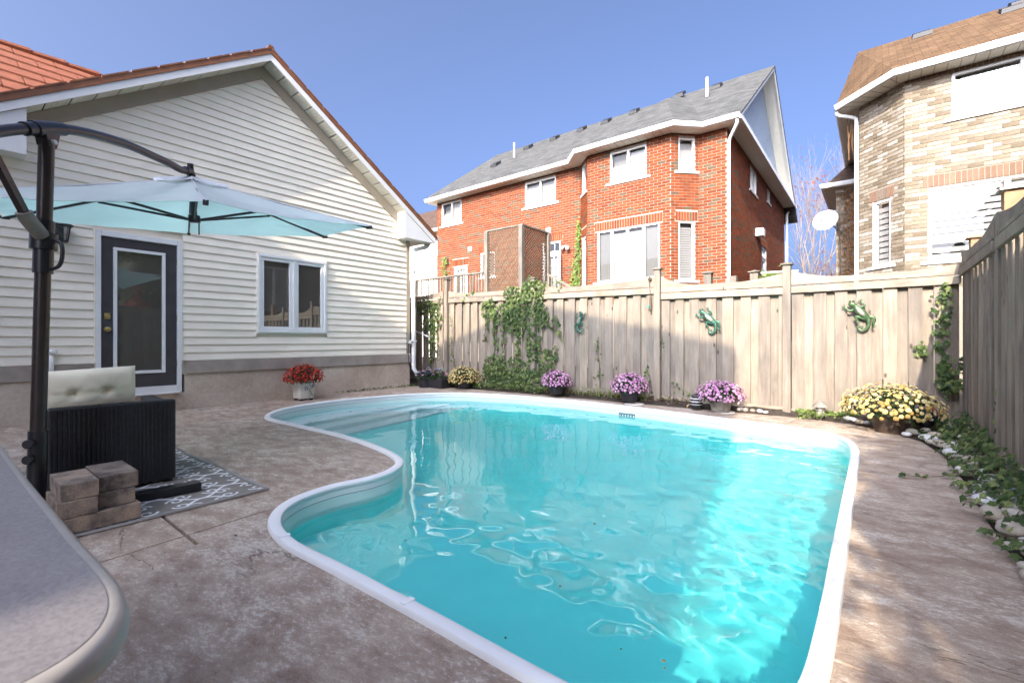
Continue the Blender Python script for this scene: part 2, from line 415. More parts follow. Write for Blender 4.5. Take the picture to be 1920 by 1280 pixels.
# ------------------------------------------------------------------ helpers: meshes and objects
WL = {}   # world position of every empty that carries parts
class MB:
    def __init__(s): s.v = []; s.f = []; s.uv = None
    def add(s, vs_, fs_):
        o = len(s.v); s.v += [tuple(p) for p in vs_]; s.f += [tuple(i + o for i in f) for f in fs_]
    def quad(s, a, b, c, d): s.add((a, b, c, d), ((0, 1, 2, 3),))
    def box(s, x0, x1, y0, y1, z0, z1):
        s.add([(x0, y0, z0), (x1, y0, z0), (x1, y1, z0), (x0, y1, z0), (x0, y0, z1), (x1, y0, z1), (x1, y1, z1), (x0, y1, z1)],
              [(0, 3, 2, 1), (4, 5, 6, 7), (0, 1, 5, 4), (1, 2, 6, 5), (2, 3, 7, 6), (3, 0, 4, 7)])
    def hexa(s, p):   # eight corners: bottom ring then top ring
        s.add(p, [(0, 3, 2, 1), (4, 5, 6, 7), (0, 1, 5, 4), (1, 2, 6, 5), (2, 3, 7, 6), (3, 0, 4, 7)])
    def beam(s, a, b, w, h, up=(0, 0, 1)):   # rectangular bar from a to b
        a = Vector(a); b = Vector(b); d = (b - a).normalized(); upv = Vector(up)
        if abs(d.dot(upv)) > 0.98: upv = Vector((1, 0, 0))
        sd = d.cross(upv).normalized() * (w / 2); uv = sd.cross(d).normalized() * (h / 2)
        s.hexa([a - sd - uv, a + sd - uv, b + sd - uv, b - sd - uv, a - sd + uv, a + sd + uv, b + sd + uv, b - sd + uv])
    def tube(s, pts, r, n=10, cap=True):
        pts = [Vector(p) for p in pts]
        rs = r if isinstance(r, (list, tuple)) else [r] * len(pts)
        rings = []; prev = None
        for i, p in enumerate(pts):
            d = (pts[min(i + 1, len(pts) - 1)] - pts[max(i - 1, 0)]).normalized()
            if prev is None:
                a = Vector((0, 0, 1)) if abs(d.z) < 0.9 else Vector((1, 0, 0))
                sd = d.cross(a).normalized()
            else:
                sd = (prev - d * prev.dot(d)).normalized()
            prev = sd; up = sd.cross(d)
            rings.append([p + (sd * math.cos(2 * math.pi * k / n) + up * math.sin(2 * math.pi * k / n)) * rs[i] for k in range(n)])
        o = len(s.v)
        for q in rings: s.v += [tuple(x) for x in q]
        for i in range(len(pts) - 1):
            for k in range(n):
                s.f.append((o + i * n + k, o + i * n + (k + 1) % n, o + (i + 1) * n + (k + 1) % n, o + (i + 1) * n + k))
        if cap:
            s.f.append(tuple(o + k for k in range(n))[::-1]); s.f.append(tuple(o + (len(pts) - 1) * n + k for k in range(n)))
    def lathe(s, prof, c, n=24, ax=None):
        o = len(s.v); c = Vector(c)
        for r_, z in prof:
            for k in range(n):
                a = 2 * math.pi * k / n
                p = Vector((r_ * math.cos(a), r_ * math.sin(a), z))
                if ax is not None: p = ax @ p
                s.v.append(tuple(c + p))
        for i in range(len(prof) - 1):
            for k in range(n):
                s.f.append((o + i * n + k, o + i * n + (k + 1) % n, o + (i + 1) * n + (k + 1) % n, o + (i + 1) * n + k))
        s.f.append(tuple(o + k for k in range(n))[::-1]); s.f.append(tuple(o + (len(prof) - 1) * n + k for k in range(n)))
    def prism(s, poly, z0, z1):   # polygon in xy
        n = len(poly)
        s.add([(x, y, z0) for x, y in poly] + [(x, y, z1) for x, y in poly],
              [tuple(range(n))[::-1], tuple(range(n, 2 * n))] + [(i, (i + 1) % n, n + (i + 1) % n, n + i) for i in range(n)])
    def pbox(s, P, a0, a1, z0, z1, w0, w1, d0=0.0, d1=None):   # box on a wall plane
        s.hexa([P(a0, z0, w1), P(a1, z0, w1), P(a1, z0, w0), P(a0, z0, w0), P(a0, z1, w1), P(a1, z1, w1), P(a1, z1, w0), P(a0, z1, w0)])
    def mesh(s, name, off=(0, 0, 0), smooth=False, uvf=None):
        me = bpy.data.meshes.new(name)
        ox, oy, oz = off
        me.from_pydata([(x - ox, y - oy, z - oz) for x, y, z in s.v], [], s.f)
        me.update()
        if uvf is not None:
            l = me.uv_layers.new(name='UVMap')
            co = s.v; data = l.data
            for poly in me.polygons:
                for li in poly.loop_indices:
                    data[li].uv = uvf(Vector(co[me.loops[li].vertex_index]))
        if smooth:
            me.polygons.foreach_set('use_smooth', [True] * len(me.polygons))
            me.update()
        return me
    def build(s, name, mat, parent=None, smooth=False, kind=None, label=None, bevel=0.0, uvf=None, sharp=None):
        off = WL.get(parent.name, Vector((0, 0, 0))) if parent is not None else Vector((0, 0, 0))
        me = s.mesh(name, off, smooth, uvf)
        me.materials.append(mat)
        o = bpy.data.objects.new(name, me); col.objects.link(o)
        WL[o.name] = Vector(off)
        if parent is not None: o.parent = parent
        if kind: o['kind'] = kind
        if label: o['label'] = label
        if smooth and sharp is not None:
            md = o.modifiers.new('edges', 'EDGE_SPLIT'); md.split_angle = R(sharp)
        if bevel:
            md = o.modifiers.new('bevel', 'BEVEL'); md.width = bevel; md.segments = 2; md.limit_method = 'ANGLE'
        return o

def thing(name, label, cat, loc=(0, 0, 0), group=None):
    o = bpy.data.objects.new(name, None); col.objects.link(o)
    o.empty_display_size = 0.2
    o.location = loc; WL[o.name] = Vector(loc)
    tag(o, label, cat, group)
    return o
def tag(o, label, cat, group=None):
    o['label'] = label; o['category'] = cat
    if group: o['group'] = group
    return o
def struct(o): o['kind'] = 'structure'; return o
def inst(name, me, parent, wloc, rot=(0, 0, 0), scale=(1, 1, 1)):
    o = bpy.data.objects.new(name, me); col.objects.link(o)
    off = WL[parent.name] if parent is not None else Vector((0, 0, 0))
    o.parent = parent; o.location = Vector(wloc) - off; o.rotation_euler = rot; o.scale = scale
    return o

def plane_y(y0):    # wall facing -y, a = x
    return lambda a, z, w: (a, y0 - w, z)
def plane_x(x0):    # wall facing +x, a = y
    return lambda a, z, w: (x0 + w, a, z)
def plane_seg(p, q):   # wall from p to q (seen from its front, p on the left), a = metres from p
    dx, dy = q[0] - p[0], q[1] - p[1]; L = math.hypot(dx, dy); dx /= L; dy /= L
    nx, ny = dy, -dx
    return (lambda a, z, w: (p[0] + dx * a + nx * w, p[1] + dy * a + ny * w, z)), L
def smooth_closed(pts, sub=6):
    out = []; n = len(pts)
    for i in range(n):
        p0, p1, p2, p3 = (Vector(pts[(i + k - 1) % n]) for k in range(4))
        for j in range(sub):
            t = j / sub
            out.append(0.5 * ((2 * p1) + (p2 - p0) * t + (2 * p0 - 5 * p1 + 4 * p2 - p3) * t * t + (3 * p1 - p0 - 3 * p2 + p3) * t ** 3))
    return out
def smooth_open(pts, sub=6):
    pts = [Vector(p) for p in pts]; out = []; n = len(pts)
    for i in range(n - 1):
        p0, p1, p2, p3 = pts[max(i - 1, 0)], pts[i], pts[i + 1], pts[min(i + 2, n - 1)]
        for j in range(sub):
            t = j / sub
            out.append(0.5 * ((2 * p1) + (p2 - p0) * t + (2 * p0 - 5 * p1 + 4 * p2 - p3) * t * t + (3 * p1 - p0 - 3 * p2 + p3) * t ** 3))
    out.append(pts[-1]); return out
def offset_loop(loop, d):   # loop of 2-D vectors, counter-clockwise or not: + is outwards
    n = len(loop)
    area = sum(loop[i].x * loop[(i + 1) % n].y - loop[(i + 1) % n].x * loop[i].y for i in range(n))
    sg = 1 if area > 0 else -1
    out = []
    for i in range(n):
        t = (loop[(i + 1) % n] - loop[i - 1]).normalized()
        out.append(loop[i] + Vector((t.y, -t.x)) * d * sg)
    return out
def inside(p, loop):
    c = False; n = len(loop); j = n - 1
    for i in range(n):
        if (loop[i].y > p[1]) != (loop[j].y > p[1]) and p[0] < (loop[j].x - loop[i].x) * (p[1] - loop[i].y) / (loop[j].y - loop[i].y) + loop[i].x: c = not c
        j = i
    return c

# ------------------------------------------------------------------ pool, patio and ground
OUT = smooth_closed([(-5.85, 2.62), (-6.15, 2.70), (-6.42, 2.90), (-6.64, 3.18), (-6.78, 3.6), (-6.82, 4.1), (-6.76, 4.65), (-6.58, 5.3), (-6.24, 5.85),
    (-5.65, 6.22), (-4.61, 6.43), (-3.14, 6.42), (-1.33, 6.12), (-0.75, 6.02), (-0.40, 5.87), (-0.20, 5.58), (-0.12, 5.1), (-0.11, 4.3), (-0.11, 3.5),
    (-0.11, 2.7), (-0.11, 1.9), (-0.13, 1.5), (-0.22, 1.25), (-0.42, 1.12), (-0.7, 1.09), (-1.25, 1.09), (-1.85, 1.08), (-2.2, 1.07), (-2.46, 1.11),
    (-2.64, 1.19), (-2.77, 1.31), (-2.85, 1.47), (-2.88, 1.7), (-2.84, 1.95), (-2.88, 2.16), (-3.02, 2.34), (-3.28, 2.46), (-3.74, 2.56), (-4.33, 2.62), (-5.12, 2.62)], 5)
def ring_sheet(outer, inner, z):
    bm = bmesh.new()
    for lp in (outer, inner):
        vsx = [bm.verts.new((p[0], p[1], z)) for p in lp]
        for i in range(len(vsx)): bm.edges.new((vsx[i], vsx[(i + 1) % len(vsx)]))
    bmesh.ops.triangle_fill(bm, use_beauty=True, edges=bm.edges[:])
    bmesh.ops.recalc_face_normals(bm, faces=bm.faces[:])
    if sum(f.normal.z for f in bm.faces) < 0: bmesh.ops.reverse_faces(bm, faces=bm.faces[:])
    return bm
def from_bm(bm, name, mat, parent=None, kind=None):
    me = bpy.data.meshes.new(name); bm.to_mesh(me); bm.free(); me.materials.append(mat)
    o = bpy.data.objects.new(name, me); col.objects.link(o); WL[o.name] = Vector((0, 0, 0))
    if parent is not None: o.parent = parent
    if kind: o['kind'] = kind
    return o
bm = ring_sheet([(-300, -300), (300, -300), (300, 300), (-300, 300)], offset_loop(OUT, 0.14), -0.09)
from_bm(bm, 'ground', M['soil'], kind='structure')

DECK = [(-7.80, -2.98), (1.2, -2.98), (1.2, 2.0), (0.62, 2.5), (0.50, 2.9), (0.485, 3.6), (0.49, 4.6), (0.46, 5.4), (0.36, 6.0), (0.12, 6.45), (-0.25, 6.76), (-0.8, 6.88),
        (-2.0, 6.84), (-3.9, 6.84), (-5.0, 6.84), (-6.2, 6.80), (-6.9, 6.72), (-7.45, 6.62), (-7.80, 6.5)]
bm = ring_sheet(DECK, offset_loop(OUT, -0.015), 0.0)
def cut_joint(bm, p, q, w):
    p = Vector((p[0], p[1], 0)); q = Vector((q[0], q[1], 0)); d = (q - p).normalized(); nrm = Vector((-d.y, d.x, 0))
    for co, no in ((p + nrm * w / 2, nrm), (p - nrm * w / 2, nrm), (p, d), (q, d)):
        bmesh.ops.bisect_plane(bm, geom=bm.verts[:] + bm.edges[:] + bm.faces[:], plane_co=co, plane_no=no, dist=1e-5)
    L = (q - p).length; dead = []
    for f in bm.faces:
        c = f.calc_center_median() - p
        if abs(c.dot(nrm)) < w / 2 and 0 < c.dot(d) < L: dead.append(f)
    bmesh.ops.delete(bm, geom=dead, context='FACES')
for p, q, w in (((-5.1, 0.86), (-2.60, 0.82), 0.018), ((-2.44, -2.9), (-2.80, 1.26), 0.010), ((-0.10, 3.045), (0.49, 2.975), 0.012),
                ((-0.11, 1.755), (1.0, 1.72), 0.012), ((-0.83, 6.06), (-0.76, 6.88), 0.008), ((-4.3, 6.42), (-4.32, 6.84), 0.008), ((-7.8, 4.62), (-6.76, 4.6), 0.008)):
    cut_joint(bm, p, q, w)
ex = bmesh.ops.extrude_face_region(bm, geom=bm.faces[:])
bmesh.ops.translate(bm, verts=[v for v in ex['geom'] if isinstance(v, bmesh.types.BMVert)], vec=(0, 0, -0.085))
bmesh.ops.recalc_face_normals(bm, faces=bm.faces[:])
from_bm(bm, 'patio', M['deck'], kind='structure')

pool = thing('swimming_pool', 'kidney shaped in-ground swimming pool of turquoise water with white vinyl coping', 'pool', (-3, 3.6, 0))
def sweep(loop, prof, name, mat, smooth=True, kind=None):   # prof: (offset outwards, z)
    mb = MB(); n = len(loop); o = 0
    rings = [[(p.x, p.y, z) for p in offset_loop(loop, d)] for d, z in prof]
    for r_ in rings: mb.v += r_
    for i in range(len(prof) - 1):
        for k in range(n):
            mb.f.append((i * n + k, i * n + (k + 1) % n, (i + 1) * n + (k + 1) % n, (i + 1) * n + k))
    return mb.build(name, mat, pool, smooth, sharp=40)
sweep(OUT, [(0.012, -0.02), (0.012, 0.016), (0.006, 0.024), (-0.008, 0.027), (-0.040, 0.024), (-0.051, 0.016), (-0.054, 0.002), (-0.050, -0.006)], 'coping', M['coping'])
sweep(OUT, [(-0.046, 0.0), (-0.046, -0.050)], 'coping_skirt', M['coping'])
sweep(OUT, [(-0.036, -0.046), (-0.036, -0.056)], 'liner_track', M['blackmatte'])
sweep(OUT, [(-0.044, -0.054), (-0.047, -0.20)], 'wall_band', M['poolwall'])
INN = offset_loop(OUT, -0.047)
DEPTH = 0.86
sweep(OUT, [(-0.047, -0.20), (-0.050, -DEPTH - 0.02)], 'pool_wall', M['liner'])
def floor_z(x, y):   # shallow near the near wall and in the left lobe, deeper towards the far side
    sm = lambda t: max(0.0, min(1.0, t)) ** 2 * (3 - 2 * max(0.0, min(1.0, t)))
    return -0.42 - (DEPTH - 0.42) * sm((y - 1.25) / 1.7)
mb = MB(); GS = 0.06; lpf = offset_loop(OUT, -0.045); cells = {}
for i in range(120):
    for j in range(96):
        x, y = -6.95 + i * GS, 0.95 + j * GS
        if any(inside((x + dx, y + dy), lpf) for dx in (0, GS) for dy in (0, GS)):
            f = []
            for dx, dy in ((0, 0), (1, 0), (1, 1), (0, 1)):
                k = (i + dx, j + dy)
                if k not in cells: cells[k] = len(mb.v); px_, py_ = -6.95 + k[0] * GS, 0.95 + k[1] * GS; mb.v.append((px_, py_, floor_z(px_, py_)))
                f.append(cells[k])
            mb.f.append(tuple(f))
mb.build('pool_floor', M['liner'], pool, True)
# moulded steps in the far left bay
for k, (xr, zt) in enumerate(((-6.12, -0.26), (-5.82, -0.50), (-5.50, -0.74))):
    lp = [p for p in offset_loop(OUT, -0.05)]
    bm = bmesh.new(); vsx = [bm.verts.new((p.x + 3, p.y - 3.6, zt)) for p in lp]
    f = bm.faces.new(vsx)
    r_ = bmesh.ops.bisect_plane(bm, geom=bm.verts[:] + bm.edges[:] + bm.faces[:], plane_co=(xr + 3, 0, zt), plane_no=(1, 0.12, 0), clear_outer=True)
    ex = bmesh.ops.extrude_face_region(bm, geom=bm.faces[:])
    bmesh.ops.translate(bm, verts=[v for v in ex['geom'] if isinstance(v, bmesh.types.BMVert)], vec=(0, 0, -0.24))
    bmesh.ops.recalc_face_normals(bm, faces=bm.faces[:])
    from_bm(bm, 'pool_step', M['poolstep'], pool)
# skimmer mouth
sk = min((p for p in offset_loop(OUT, -0.046)), key=lambda p: (p.x + 2.93) ** 2 + (p.y - 6.4) ** 2)
mb = MB(); frame_y = sk.y - 0.006
mb.box(sk.x - 0.20, sk.x + 0.20, frame_y - 0.012, frame_y, -0.075, -0.062); mb.box(sk.x - 0.20, sk.x + 0.20, frame_y - 0.012, frame_y, -0.20, -0.185); mb.box(sk.x - 0.20, sk.x - 0.185, frame_y - 0.012, frame_y, -0.185, -0.075); mb.box(sk.x + 0.185, sk.x + 0.20, frame_y - 0.012, frame_y, -0.185, -0.075)
skm = mb.build('skimmer', M['coping'], pool)
mb = MB(); mb.box(sk.x - 0.184, sk.x + 0.184, frame_y - 0.004, frame_y + 0.001, -0.184, -0.076); mb.build('skimmer_mouth', plain('skimmer_grey', (0.10, 0.17, 0.17), 0.6), skm)
for i in range(9):
    mb = MB(); mb.box(sk.x - 0.17 + i * 0.042, sk.x - 0.155 + i * 0.042, frame_y - 0.009, frame_y - 0.0045, -0.184, -0.10); mb.build('weir_tooth', M['poolwall'], skm)
# joint clips of the coping
for q in ((-6.77, 4.62), (-2.30, 1.07), (-3.0, 6.43), (-0.11, 3.9), (-0.11, 2.1), (-5.0, 2.62), (-3.05, 2.36), (-1.4, 1.09), (-0.9, 6.05), (-5.2, 6.36)):
    k = min(range(len(OUT)), key=lambda i: (OUT[i].x - q[0]) ** 2 + (OUT[i].y - q[1]) ** 2)
    t = (OUT[(k + 1) % len(OUT)] - OUT[k - 1]).normalized(); nn = Vector((t.y, -t.x)); c = OUT[k]
    sg = 1 if inside((c + nn * 0.1), OUT) else -1
    a = c - nn * sg * 0.004; b2 = c + nn * sg * 0.05
    mb = MB(); mb.beam((a.x, a.y, 0.0265), (b2.x, b2.y, 0.024), 0.028, 0.005); mb.build('coping_clip', M['coping'], pool)
# the water: a real rippled surface
rnd_w = random.Random(3)
WAVES = []
for i in range(26):
    lam = 0.10 * (1.16 ** i) if i < 17 else rnd_w.uniform(0.14, 0.5)
    a = rnd_w.uniform(0, 2 * math.pi); kk = 2 * math.pi / lam
    WAVES.append((kk * math.cos(a), kk * math.sin(a), rnd_w.uniform(0, 6.28), 0.0015 * lam ** 0.95))
def wave(x, y):
    xw = x + 0.05 * math.sin(2.1 * y + 0.7) ; yw = y + 0.06 * math.sin(1.7 * x + 1.3)
    g = 0.42 + 0.58 / (1 + math.exp(-(x + 1.35) * 2.2)) + 0.35 * math.exp(-((x + 4.7) ** 2 + (y - 5.2) ** 2) / 0.8) + 0.30 * math.exp(-((x + 1.2) ** 2 + (y - 2.3) ** 2) / 0.35)
    return g * sum(A * math.sin(kx * xw + ky * yw + ph) for kx, ky, ph, A in WAVES)
STEP = 0.024; WZ = -0.115
x0w, x1w, y0w, y1w = -6.9, 0.0, 0.95, 6.55
nx = int((x1w - x0w) / STEP) + 1; ny = int((y1w - y0w) / STEP) + 1
WL2 = offset_loop(OUT, -0.03)
import numpy as np
gx, gy = np.meshgrid(x0w + STEP * np.arange(nx), y0w + STEP * np.arange(ny))
xw = gx + 0.05 * np.sin(2.1 * gy + 0.7); yw = gy + 0.06 * np.sin(1.7 * gx + 1.3)
gain = 0.24 + 0.95 / (1 + np.exp(-(gx + 1.35) * 2.2)) + 0.35 * np.exp(-((gx + 4.7) ** 2 + (gy - 5.2) ** 2) / 0.8) + 0.30 * np.exp(-((gx + 1.2) ** 2 + (gy - 2.3) ** 2) / 0.35)
gz = np.zeros_like(gx)
for kx, ky, ph, A in WAVES: gz += A * np.sin(kx * xw + ky * yw + ph)
gz *= gain
# short wind ripples over the open right-hand side
rip = 0.15 + 0.85 / (1 + np.exp(-(gx + 1.55) * 3.0))
for i in range(14):
    lam = rnd_w.uniform(0.13, 0.34); a = rnd_w.gauss(1.2, 0.75); kk = 2 * math.pi / lam
    gz += rip * 0.0016 * lam * np.sin(kk * math.cos(a) * xw + kk * math.sin(a) * yw + rnd_w.uniform(0, 6.28))
insd = np.zeros(gx.shape, bool); n = len(WL2); j = n - 1
for i in range(n):
    a, b = WL2[i], WL2[j]
    cond = ((a.y > gy) != (b.y > gy)) & (gx < (b.x - a.x) * (gy - a.y) / ((b.y - a.y) or 1e-9) + a.x)
    insd ^= cond; j = i
keep = insd.copy()
keep[1:] |= insd[:-1]; keep[:-1] |= insd[1:]; k2 = keep.copy(); keep[:, 1:] |= k2[:, :-1]; keep[:, :-1] |= k2[:, 1:]
idx = -np.ones(gx.shape, int); idx[keep] = np.arange(keep.sum())
wv = np.stack([gx[keep] + 3, gy[keep] - 3.6, gz[keep] + WZ], 1)
q = np.stack([idx[:-1, :-1], idx[:-1, 1:], idx[1:, 1:], idx[1:, :-1]], -1).reshape(-1, 4)
q = q[(q >= 0).all(1)]
me = bpy.data.meshes.new('water'); me.from_pydata(wv.tolist(), [], q.tolist()); me.update()
me.polygons.foreach_set('use_smooth', [True] * len(me.polygons)); me.materials.append(M['water'])
water = bpy.data.objects.new('water', me); col.objects.link(water); water.parent = pool
water.cycles.is_caustics_caster = True
for o in pool.children:
    if o.name.startswith(('pool_floor', 'pool_wall', 'pool_step')): o.cycles.is_caustics_receiver = True

# planting beds
def bed(name, poly_lo, poly_hi, z_lo, z_hi, nseg=60):
    mb = MB(); rw = 6; r2 = random.Random(5)
    A = smooth_open([Vector(p) for p in poly_lo], 8); B = smooth_open([Vector(p) for p in poly_hi], 8)
    n = min(len(A), len(B))
    for i in range(n):
        for j in range(rw + 1):
            t = j / rw; p = A[i].lerp(B[i], t)
            z = z_lo + (z_hi - z_lo) * math.sin(t * 1.57) + (r2.uniform(-0.012, 0.018) if 0 < j < rw else 0)
            mb.v.append((p.x, p.y, z))
    for i in range(n - 1):
        for j in range(rw):
            a = i * (rw + 1) + j; mb.f.append((a, a + rw + 1, a + rw + 2, a + 1))
    o = mb.build(name, M['soil'], None, True); struct(o); return o
bed('planting_bed', [(-9.6, 6.3), (-7.7, 6.45), (-6.9, 6.70), (-5.0, 6.82), (-3.9, 6.82), (-2.0, 6.82), (-0.8, 6.86)],
    [(-9.6, 7.1), (-7.7, 7.1), (-6.9, 7.1), (-5.0, 7.1), (-3.9, 7.1), (-2.0, 7.1), (-0.8, 7.1)], -0.03, 0.09)
bed('planting_bed', [(-0.8, 6.86), (-0.25, 6.74), (0.10, 6.44), (0.34, 5.98), (0.44, 5.4), (0.47, 4.6), (0.465, 3.6), (0.48, 2.9), (0.60, 2.45), (1.1, 2.0)],
    [(-0.8, 7.1), (0.2, 7.1), (0.86, 7.1), (0.86, 6.4), (0.86, 5.4), (0.86, 4.6), (0.86, 3.6), (0.86, 2.9), (0.95, 2.4), (1.2, 2.1)], -0.03, 0.07)

# ------------------------------------------------------------------ the white gable-ended house
XW = -7.81; YA = 3.377; SL = 0.67     # wall plane, apex y, roof slope
gh = thing('gable_house', 'white vinyl-sided gable house with charcoal glass door beside the pool', 'house', (XW, YA, 0))
PX = plane_x(XW)
YR, YL = 6.36, 0.39
def under(z, drop): return (5.598 - drop - z) / SL     # half width of the gable at height z
HOLES = [(1.315, 2.28, 0.0, 2.42), (3.275, 4.489, 1.09, 2.40)]
# sheathing behind the boards, foundation, ledge
mb = MB()
poly = [(YL, 0.5), (YR, 0.5), (YR, 3.4), (YA, 5.40), (YL, 3.4)]
mb.add([(XW - 0.02, y, z) for y, z in poly] + [(XW - 8, y, z) for y, z in poly],
       [(0, 1, 2, 3, 4), (9, 8, 7, 6, 5)] + [(i, 5 + i, 5 + (i + 1) % 5, (i + 1) % 5) for i in range(5)])
mb.build('wall', M['siding'], gh)
mb = MB(); mb.box(XW - 8, XW + 0.012, YL - 0.02, 1.30, -0.08, 0.5); mb.box(XW - 8, XW + 0.012, 2.30, YR + 0.02, -0.08, 0.5)
mb.box(XW - 8, XW + 0.011, 1.30, 2.30, -0.08, 0.245)
mb.build('foundation', M['foundation'], gh)
mb = MB(); mb.box(XW - 0.01, XW + 0.042, YL - 0.02, 1.29, 0.505, 0.685); mb.box(XW - 0.01, XW + 0.042, 2.31, YR + 0.03, 0.505, 0.685)
mb.build('ledge', plain('ledge_board', (0.33, 0.28, 0.235), 0.85, var=0.18, scale=5, bump=0.3), gh, bevel=0.006)
# siding, one object per course
PITCH = 0.1137; z = 0.692; k = 0
while z < 5.2:
    z1 = z + PITCH
    segs = []
    for (zz) in (0,):
        lo = max(YL + 0.06, YA - under(z, 0.38)); hi = min(YR - 0.06, YA + under(z, 0.38))
        lo1 = max(YL + 0.06, YA - under(z1, 0.38)); hi1 = min(YR - 0.06, YA + under(z1, 0.38))
        if hi1 - lo1 < 0.05: lo1 = hi1 = YA; 
        cuts = [(lo, lo1, None, None)]
        ivs = [(lo, hi, lo1, hi1)]
        for h0, h1, hz0, hz1 in HOLES:
            if z < hz1 - 0.02 and z1 > hz0 + 0.02:
                nv = []
                for a, b, a1, b1 in ivs:
                    if h0 <= a or h1 >= b: 
                        if h1 <= a or h0 >= b: nv.append((a, b, a1, b1)); continue
                    if h0 > a: nv.append((a, h0, a1, h0))
                    if h1 < b: nv.append((h1, b, h1, b1))
                ivs = nv
    prof = [(0.000, z), (0.0185, z), (0.0205, z + 0.007), (0.0185, z + 0.020), (0.003, z1)]
    for a, b, a1, b1 in ivs:
        # butt joints here and there
        parts = [(a, b, a1, b1)]
        if b - a > 2.2 and k % 3 == 1:
            c = a + (b - a) * rnd.uniform(0.35, 0.65); parts = [(a, c - 0.001, a1, c - 0.001), (c + 0.001, b, c + 0.001, b1)]
        for a, b, a1, b1 in parts:
            vs_ = []; ja, jb = rnd.uniform(-0.0022, 0.0022), rnd.uniform(-0.0022, 0.0022)
            for w, zz in prof:
                t = (zz - z) / PITCH
                vs_ += [PX(a + (a1 - a) * t, zz + ja, w + abs(ja)), PX(b + (b1 - b) * t, zz + jb, w + abs(jb))]
            fs_ = [(2 * i, 2 * i + 1, 2 * i + 3, 2 * i + 2) for i in range(4)] + [(0, 2, 4, 6, 8), (1, 9, 7, 5, 3)]
            mb = MB(); mb.add(vs_, fs_); mb.build('siding_board', M['siding'], gh)
    z = z1; k += 1
# corner posts
mb = MB(); mb.box(XW - 0.06, XW + 0.026, YR - 0.075, YR + 0.02, 0.69, 3.12); mb.build('corner_post', M['tanpost'], gh, bevel=0.004)
mb = MB(); mb.box(XW - 0.06, XW + 0.026, YL - 0.02, YL + 0.075, 0.69, 3.12); mb.build('corner_post', M['tanpost'], gh, bevel=0.004)
# rake: frieze board, soffit panels, fascia, roof sheets
def slope_pt(y, drop, x): return (x, y, 5.598 - drop - SL * abs(y - YA))
def slope_slab(mb, ya, yb, d0, d1, x0, x1):
    mb.hexa([slope_pt(ya, d1, x0), slope_pt(ya, d1, x1), slope_pt(yb, d1, x1), slope_pt(yb, d1, x0),
             slope_pt(ya, d0, x0), slope_pt(ya, d0, x1), slope_pt(yb, d0, x1), slope_pt(yb, d0, x0)])
XF = XW + 0.30
for sgn in (-1, 1):
    e_in = YA + sgn * 2.69; e_out = YA + sgn * 3.49
    mb = MB(); slope_slab(mb, YA, e_in, 0.19, 0.385, XW + 0.003, XW + 0.036); mb.build('frieze_board', M['frieze'], gh)
    mb = MB(); slope_slab(mb, YA, e_out, 0.085, 0.187, XF - 0.022, XF); mb.build('fascia', M['fascia'], gh)
    nP = 12
    for i in range(nP):
        a = YA + sgn * (2.75 * i / nP + 0.008); b = YA + sgn * (2.75 * (i + 1) / nP - 0.008)
        mb = MB(); slope_slab(mb, a, b, 0.170, 0.186, XW + 0.0, XF - 0.024)
        for g in range(5):   # perforated ribs
            c = a + (b - a) * (g + 0.5) / 5
            slope_slab(mb, c - 0.006, c + 0.006, 0.186, 0.190, XW + 0.04, XF - 0.03)
        mb.build('soffit_panel', M['soffit'], gh)
    mb = MB(); slope_slab(mb, YA, e_out, 0.150, 0.168, XW - 0.1, XF - 0.024); mb.build('soffit_backing', M['gapdark'], gh)
    # roof sheet with tile-profile edge
    mb = MB(); slope_slab(mb, YA, e_out + sgn * 0.03, 0.0, 0.083, XW - 8, XF + 0.012)
    for i in range(12):
        a = YA + sgn * 3.5 * i / 12; b = YA + sgn * 3.5 * (i + 1) / 12
        slope_slab(mb, a + sgn * 0.02, b - sgn * 0.01, -0.020, 0.002, XW - 8, XF + 0.018)
    mb.build('roof', M['brownroof'], gh)
    # boxed eave return
    y0, y1 = sorted((YA + sgn * 2.672, YA + sgn * 3.46))
    zt0 = 5.598 - 0.19 - SL * 2.672; zt1 = 5.598 - 0.19 - SL * 3.46
    ya_, yb_ = YA + sgn * 2.672, YA + sgn * 3.46
    mb = MB()
    mb.hexa([(XW + 0.02, ya_, 3.085), (XF - 0.026, ya_, 3.085), (XF - 0.026, yb_, 3.085), (XW + 0.02, yb_, 3.085),
             (XW + 0.02, ya_, zt0), (XF - 0.026, ya_, zt0), (XF - 0.026, yb_, zt1), (XW + 0.02, yb_, zt1)])
    bx = mb.build('eave_box', M['fascia'], gh)
    for zc in (3.15, 3.33, 3.51):
        mb = MB(); mb.box(XW + 0.05, XF - 0.05, ya_ - sgn * 0.006, ya_ + sgn * 0.004, zc, zc + 0.008); mb.build('seam', M['blackmatte'], bx)
    # eave soffit and gutter along the side
    mb = MB(); mb.box(XW - 8, XF - 0.03, min(YA + sgn * 2.98, YA + sgn * 3.40), max(YA + sgn * 2.98, YA + sgn * 3.40), 3.090, 3.104); mb.build('eave_soffit', M['soffit'], gh)
    gprof = [(0.0, 0.10), (0.0, 0.0), (0.055, 0.0), (0.085, 0.045), (0.085, 0.10), (0.095, 0.10), (0.095, 0.035), (0.06, -0.01), (-0.006, -0.01), (-0.006, 0.10)]
    vs_ = []
    for xx in (XW - 8, XF + 0.005): vs_ += [(xx, YA + sgn * (3.46 + a), 3.15 + b) for a, b in gprof]
    n = len(gprof); mb = MB(); mb.add(vs_, [tuple(range(n)), tuple(range(n, 2 * n))[::-1]] + [(i, (i + 1) % n, n + (i + 1) % n, n + i) for i in range(n)])
    mb.build('gutter', M['white'], gh)
